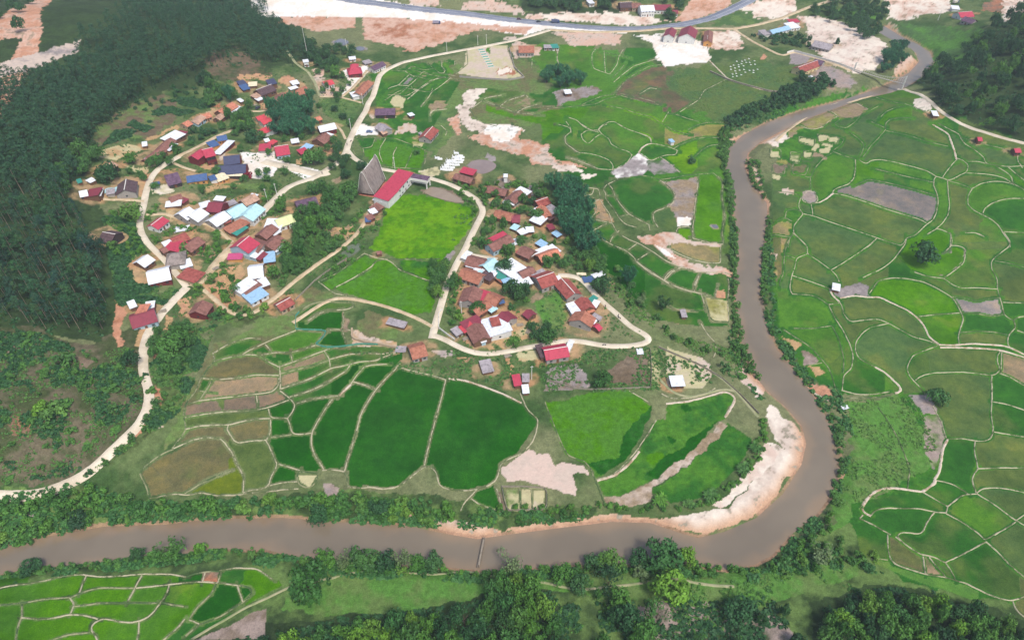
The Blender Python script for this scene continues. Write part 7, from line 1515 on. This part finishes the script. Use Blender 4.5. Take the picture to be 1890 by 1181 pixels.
# ---- single trees: x, y of the foot in the photograph, height, crown radius
SINGLES = [
(318,1032,8,6.2,'bamboo','broad',"round feathery bamboo like tree standing alone on the lower river bank at left"),
(259,1030,5,3.2,'broad','dark',"small dark tree on the lower river bank left of the feathery tree"),
(62,1054,5,4,'broad','dark',"dark bush leaning over the water near the left edge, lower bank"),
(372,1018,4.5,3.2,'shrub','lime',"light green bush right of the feathery tree on the lower bank"),
(604,1044,8,4.6,'broad','broad',"leftmost round tree of the row lining the lower bank"),
(640,1046,8,4,'airy','pale',"pale thin crowned tree second in the row lining the lower bank"),
(676,1048,11,5.4,'broad','scrub',"tallest bright tree of the row lining the lower bank"),
(714,1048,9,5,'broad','dark',"dark round tree right of the tallest tree on the lower bank"),
(742,1048,9,4,'airy','pale',"pale flowering tree in the row lining the lower bank"),
(770,1049,6.5,4,'broad','broad',"small round tree near the right end of the lower bank row"),
(800,1048,7.5,4.6,'broad','dark',"last dark tree at the right end of the lower bank row"),
(578,1092,12,7.6,'broad','broad',"big dark spreading tree standing alone beside the footpath at the bottom"),
(938,1050,8,5.4,'airy','pale',"bare looking pale tree at the water edge right of the log footbridge"),
(1218,1042,11,8,'broad','broad',"large bushy tree overhanging the river at lower centre right"),
(1178,1042,6.5,4.4,'broad','dark',"dark tree left of the large tree overhanging the river"),
(1262,1040,8,4.4,'broad','lime',"light green tree right of the large tree overhanging the river"),
(1126,1048,6.5,5.6,'broad','broad',"round tree on the lower bank between two bare patches"),
(1094,1046,5,4,'broad','dark',"small dark tree left of the round tree on the lower bank"),
(1040,1070,6,4.4,'broad','broad',"upper of two joined round trees beside the footpath bend"),
(1070,1086,6,4,'broad','dark',"lower of two joined round trees beside the footpath bend"),
(1182,1062,4,3.6,'shrub','pale',"greyish bush between the footpath and the river bushes"),
(1122,1082,7,5.4,'airy','dark',"dark open tree standing right on the footpath"),
(1232,1098,10,7,'broad','lime',"broad yellow green tree beside the footpath at lower centre right"),
(1140,1120,9,5.6,'broad','broad',"tall round tree downhill of the footpath, left of the yellow green tree"),
(1158,1152,10,6,'broad','dark',"dark tree below the round tree downhill of the footpath"),
(1186,1172,9,5.4,'broad','broad',"tree at the lower end of the line running downhill from the footpath"),
(1212,1140,8,4.4,'airy','broad',"thin trunked tree on the slope below the yellow green tree"),
(1362,1140,7,6,'broad','dark',"lone dark bushy tree on the bottom slope right of the yellow green tree"),
(984,1174,8,4,'airy','lime',"small bright tree with a pale stem at the bottom edge"),
(1700,486,12,8,'broad','dark',"big dark lone tree standing in the middle of the right hand paddies"),
(1725,742,6,5,'broad','broad',"lone tree beside the grey ploughed strip in the right hand paddies"),
(1110,712,7,5.5,'broad','broad',"leafy tree between the mauve plot and the dark plot below the village road"),
(246,408,9,7.5,'broad','broad',"large leafy tree at the end of the village road in the left hamlet"),
(206,336,10,7,'broad','dark',"large dark tree between the long tan roof and the dark gabled house"),
(150,290,9,6,'broad','broad',"leafy tree at the forest edge above the long tan roof"),
(246,302,7,4.4,'broad','broad',"small tree right of the bare quarry like patch in the upper left"),
(290,305,6,4.8,'broad','broad',"round tree in front of the brown long roof by the lane"),
(326,282,6,4.6,'shrub','broad',"bushy tree right of the white roofs by the lane"),
(153,245,9,5,'broad','broad',"bright leafy tree at the foot of the pines in the upper left"),
(426,192,14,4.2,'bamboo','bamboo',"tall narrow bamboo clump standing apart above the upper hamlet"),
(380,158,9,6,'broad','dark',"dark round tree on the hillside left of the tall bamboo"),
(545,200,13,5,'bamboo','bamboo',"tall bamboo clump behind the tan yard in the upper hamlet"),
(574,195,13,4.6,'bamboo','bamboo',"tall bamboo clump beside the upper lane junction"),
(448,238,6,4,'broad','lime',"yellow green tree beside the red roofs of the upper hamlet"),
(468,262,7,6,'broad','dark',"dark tree below the red roofs of the upper hamlet"),
(580,305,10,7.5,'broad','broad',"large round tree between the orange yard and the white concrete road"),
(622,145,10,5,'broad','broad',"tree in front of the small red roofed house on the upper hill"),
(640,330,6,4.5,'broad','dark',"dark clipped tree in the road junction beside the thatched hall"),
(668,312,5,4,'broad','dark',"dark round tree left of the thatched hall"),
(646,360,8,6,'broad','scrub',"bright green tree in front of the thatched hall"),
(622,182,5,3,'broad','dark',"dark tree at the corner of the triangular green"),
(618,206,4,3.4,'broad','dark',"upper round bush on the triangular green"),
(634,220,4,3.6,'broad','dark',"lower round bush on the triangular green"),
(457,326,5,4,'shrub','red',"dark red flowering bush beside the slate blue roofed house"),
(342,466,5,3.8,'shrub','scrub',"bright green tree at the corner of the brown courtyard roofs"),
(391,525,6,3.6,'airy','scrub',"small bright tree on the orange dirt beside the five way junction"),
(434,548,6,4,'airy','scrub',"bright small tree left of the large white and blue roofed house"),
(414,552,4,3.4,'shrub','broad',"bush beside the lane below the orange dirt yard"),
(1108,540,9,5.5,'broad','dark',"dark round tree beside the blue tarpaulin in the right of the village"),
(1158,525,11,5,'bamboo','bamboo',"blue green bamboo clump on the slope east of the village"),
(1222,572,8,4,'bamboo','dark',"narrow dark bamboo clump on the grassy slope by the river"),
(1180,560,5,4,'airy','pale',"pale thin tree on the grassy slope by the river"),
(930,502,7,5,'broad','dark',"dark tree between the red brown house and the white roofs"),
(895,455,6,5,'shrub','broad',"bush left of the large brown and crimson roofed house"),
(988,402,6,5,'broad','broad',"round tree between the light rust roof and the orange roof"),
(980,378,5,3.8,'broad','dark',"dark tree above the round tree of the middle hamlet"),
(882,578,6,4.2,'broad','broad',"round tree over the yard between the rust roof and the white house"),
(948,638,5,4,'broad','broad',"round tree beside the lower road left of the long crimson roof"),
(1012,630,6,5,'broad','broad',"spreading tree beside the lower road above the long crimson roof"),
(1275,300,4,4,'shrub','dark',"dark small tree in the lime paddies by the river"),
(818,500,6,4,'broad','broad',"tree at the corner of the big bright paddy by the pond"),
(770,285,4,3,'shrub','broad',"bush at the corner of the small paddies by the white graves"),
(322,650,8,7,'broad','broad',"large bushy tree between the red gully and the terraces"),
(100,765,6,6,'shrub','scrub',"large light green bush on the hillside left of the curving road"),
(78,760,5,3.6,'shrub','lime',"yellow green bush beside the large bush on the left hillside"),
(122,670,6,4.6,'shrub','scrub',"round bright bush on the bare strip of the left hillside"),
(246,672,6,4.6,'broad','dark',"dark tree on the inner side of the road bend"),
(152,965,5,4.5,'broad','dark',"dark tree over the water in the left thicket"),
(590,960,7,5,'broad','dark',"dark rounded tree beside the grey earth patch on the bank"),
(700,945,6,4,'broad','dark',"dark green tree on the bank below the two great paddies"),
(1478,150,8,5,'broad','dark',"dark tree over the far river by the fallow meadow"),
(1000,142,4,3,'shrub','broad',"bush at the left of the bamboo among the upper paddies"),
(1220,930,4,3.6,'banana','lime',"left banana plant clump under the crescent paddies"),
(1272,932,3.6,3,'banana','scrub',"middle banana plant clump under the crescent paddies"),
(1306,918,4,4,'banana','scrub',"right banana plant clump under the crescent paddies"),
(1368,870,4,3.6,'banana','scrub',"banana plants at the foot of the pale sand field"),
(1392,832,4,3.6,'banana','scrub',"banana plants at the upper end of the pale sand field"),
(1508,1030,6,5.5,'airy','pale',"dead looking pale tree at the lower right river bend"),
(572,112,9,5,'broad','dark',"dark tree beside the white hillside hut"),
(614,118,6,4,'shrub','lime',"light green bush right of the white hillside hut"),
]
for x, y, h, r, k, mt, lb in SINGLES:
    X, Y, Z = pt(x, y); plant(k, mt, X, Y, h, r, lb, None, 1)
# ---- the 300 trees and 300 shrubs that show largest stand alone, the rest is one mass of each
def shows(q): return (q[8], q[5]*min(q[4], 8)/((q[2]**2+q[3]**2+CAM_H**2)))
for nm_, lim, sn, sl in (('broadleaf_tree', 296, "background_trees", "many smaller rounded trees filling the woods and hamlets"), ('shrub', 296, "background_shrubs", "many small bushes filling the banks and slopes")):
    L_ = sorted([q for q in QUEUE if NAMES[q[0]] == nm_], key=shows, reverse=True)
    for q in L_[:lim]: grow(*q[:8])
    if len(L_) > lim: merged(sn, [q[:6] for q in L_[lim:]], sl, "trees" if 'tree' in sn else "shrubs")
for q in QUEUE:
    if NAMES[q[0]] not in ('broadleaf_tree', 'shrub'): grow(*q[:8])
def infield(x, y):
    P, Q = xy_plane(x, y); i = np.clip(np.round((P-P0)/STEP).astype(int), 0, NX-1); j = np.clip(np.round((Q-Q0)/STEP).astype(int), 0, NY-1); return LAB[j, i] > 0
# light undergrowth mesh: few leaves per tuft so that many tufts stay cheap
def tufts(name, polys, n, hr, mat, label, mind=1.6, per=9, seed=3, avoid=None, thr=0.47):
    rg = np.random.default_rng(seed); P = []
    for i, p in enumerate(polys):
        q = parse(p); X, Y = drape(q[:, 0], q[:, 1]); qq = np.stack([X, Y], 1)
        x = rg.uniform(X.min(), X.max(), n*6); y = rg.uniform(Y.min(), Y.max(), n*6); ok = inside(qq, x, y); x = x[ok][:n]; y = y[ok][:n]
        f = vnoise(x, y, 0.12, 31, 3); k = f > thr; x = x[k]; y = y[k]
        d = ~blocked(x, y, 0.3) & ~infield(x, y); P.append(np.stack([x[d], y[d]], 1))
    P = np.vstack(P); z = gz(P[:, 0], P[:, 1]); m_ = len(P); h = rg.uniform(hr[0], hr[1], m_)
    cc = np.repeat(np.column_stack([P, z]), per, 0); hh = np.repeat(h, per)[:, None]
    d = rg.normal(size=(m_*per, 3)); d /= np.linalg.norm(d, axis=1)[:, None]; d[:, 2] = np.abs(d[:, 2])
    cen = cc + d*hh*np.array([0.75, 0.75, 0.8])*(0.5+0.5*rg.random((m_*per, 1)))
    nr = d + rg.normal(size=d.shape)*0.5; nr[:, 2] += 0.5
    V, F = leaf_quads(cen, nr/np.linalg.norm(nr, axis=1)[:, None], hh[:, 0]*0.45, rg, 0.7)
    return tag(mesh_np(name, V, F, M_LEAF[mat]), label, "undergrowth", kind='stuff')
tufts("forest_undergrowth", ["-120 190;110 150;350 84;510 60;570 110;400 125;292 160;215 222;150 300;125 375;200 520;215 620;-120 620"], 5200, (0.5, 1.6), 'dark', "dark low growth under the pines of the left hillside")
tufts("hillside_scrub", ["-120 620;60 610;150 650;240 640;262 700;262 750;200 830;120 880;-100 900", "190 400;240 400;300 480;290 500;330 540;270 590;215 560;200 470", "262 690;330 620;400 600;360 700;330 760;280 800;180 870;150 880;230 820;280 760", "215 240;330 180;410 190;330 215;250 250;190 270"], 8000, (0.4, 1.5), 'dark', "patchy dark scrub on the open hillside beside the curving road", seed=5, thr=0.5)
tufts("hillside_grass_tussocks", ["-120 620;60 610;150 650;240 640;262 700;262 750;200 830;120 880;-100 900", "190 400;240 400;300 480;290 500;330 540;270 590;215 560;200 470", "262 690;330 620;400 600;360 700;330 760;280 800;180 870;150 880;230 820;280 760"], 6000, (0.25, 0.8), 'scrub', "short grass tussocks between the scrub on the open hillside", seed=6, thr=0.36)
tufts("riverside_scrub", ["-60 930;150 890;260 925;640 915;880 940;1080 950;1080 960;880 975;700 968;390 958;190 970;0 1008;-60 1010", "1550 720;1575 800;1560 900;1500 1000;1640 1060;1560 1050;1400 1060;1540 905;1540 830;1500 730;1410 600;1402 470;1385 350;1410 370;1430 480;1430 600;1500 700", "1330 240;1480 150;1530 160;1480 200;1370 240;1345 290;1362 400;1362 520;1375 620;1420 740;1400 740;1340 640;1345 520;1345 400;1330 300",
 "0 1060;160 1042;420 1014;560 1030;740 1045;900 1056;1180 1046;1400 1050;1400 1075;1180 1060;900 1075;560 1060;420 1030;160 1058;0 1080"], 3600, (0.5, 1.6), 'broad', "low green scrub along both banks of the river", seed=7)
tufts("bottom_slope_scrub", ["400 1190;640 1140;860 1115;940 1080;1010 1090;1100 1110;1300 1110;1500 1090;1700 1085;1900 1150;1980 1300;300 1300"], 9000, (0.5, 1.5), 'dark', "dark low growth on the slope along the bottom edge", seed=9)
tufts("bottom_slope_grass_tussocks", ["1020 1060;1400 1060;1560 1050;1600 1090;1400 1120;1300 1180;1040 1180"], 2500, (0.3, 0.9), 'scrub', "green tussocks on the lower slope below the river", seed=11)
tufts("village_undergrowth", ["180 300;300 210;420 150;600 120;690 140;660 250;600 330;470 380;300 360;200 360", "250 380;520 340;700 340;700 420;560 560;400 600;330 620;280 480", "840 380;960 330;1120 400;1180 520;1200 620;1060 625;900 650;800 620;830 500", "620 640;1000 650;1210 640;1380 700;1200 720;1000 725;760 690"], 3400, (0.3, 1.1), 'scrub', "patchy low garden growth around the village houses", seed=13)
tufts("river_meadow_growth", ["1180 140;1500 130;1520 180;1340 240;1240 210", "1560 740;1690 730;1740 850;1600 930;1530 990", "1100 490;1200 560;1240 620;1350 640;1380 700;1280 650;1150 570"], 2200, (0.25, 0.8), 'scrub', "low tussocks in the meadows beside the river", seed=17)
tufts("far_hill_growth", ["1690 150;1815 60;1930 0;2140 0;2140 330;1890 262;1740 200"], 4200, (0.8, 1.8), 'dark', "dark low growth under the trees of the right hill", seed=19)
# ---------------------------------------------------------------- the air
hz = MB().box(-1900, -700, -11, 1900, 2600, 232).build("haze", None); tag(hz, kind='stuff', label="thin pale haze in the air over the valley", cat="haze")
m = bpy.data.materials.new("thin_haze"); m.use_nodes = True; t = m.node_tree; t.nodes.clear()
v = t.nodes.new("ShaderNodeVolumePrincipled"); v.inputs["Density"].default_value = 0.00013; v.inputs["Color"].default_value = (0.80, 0.90, 1.0, 1)
o_ = t.nodes.new("ShaderNodeOutputMaterial"); t.links.new(v.outputs[0], o_.inputs["Volume"]); hz.data.materials.append(m)
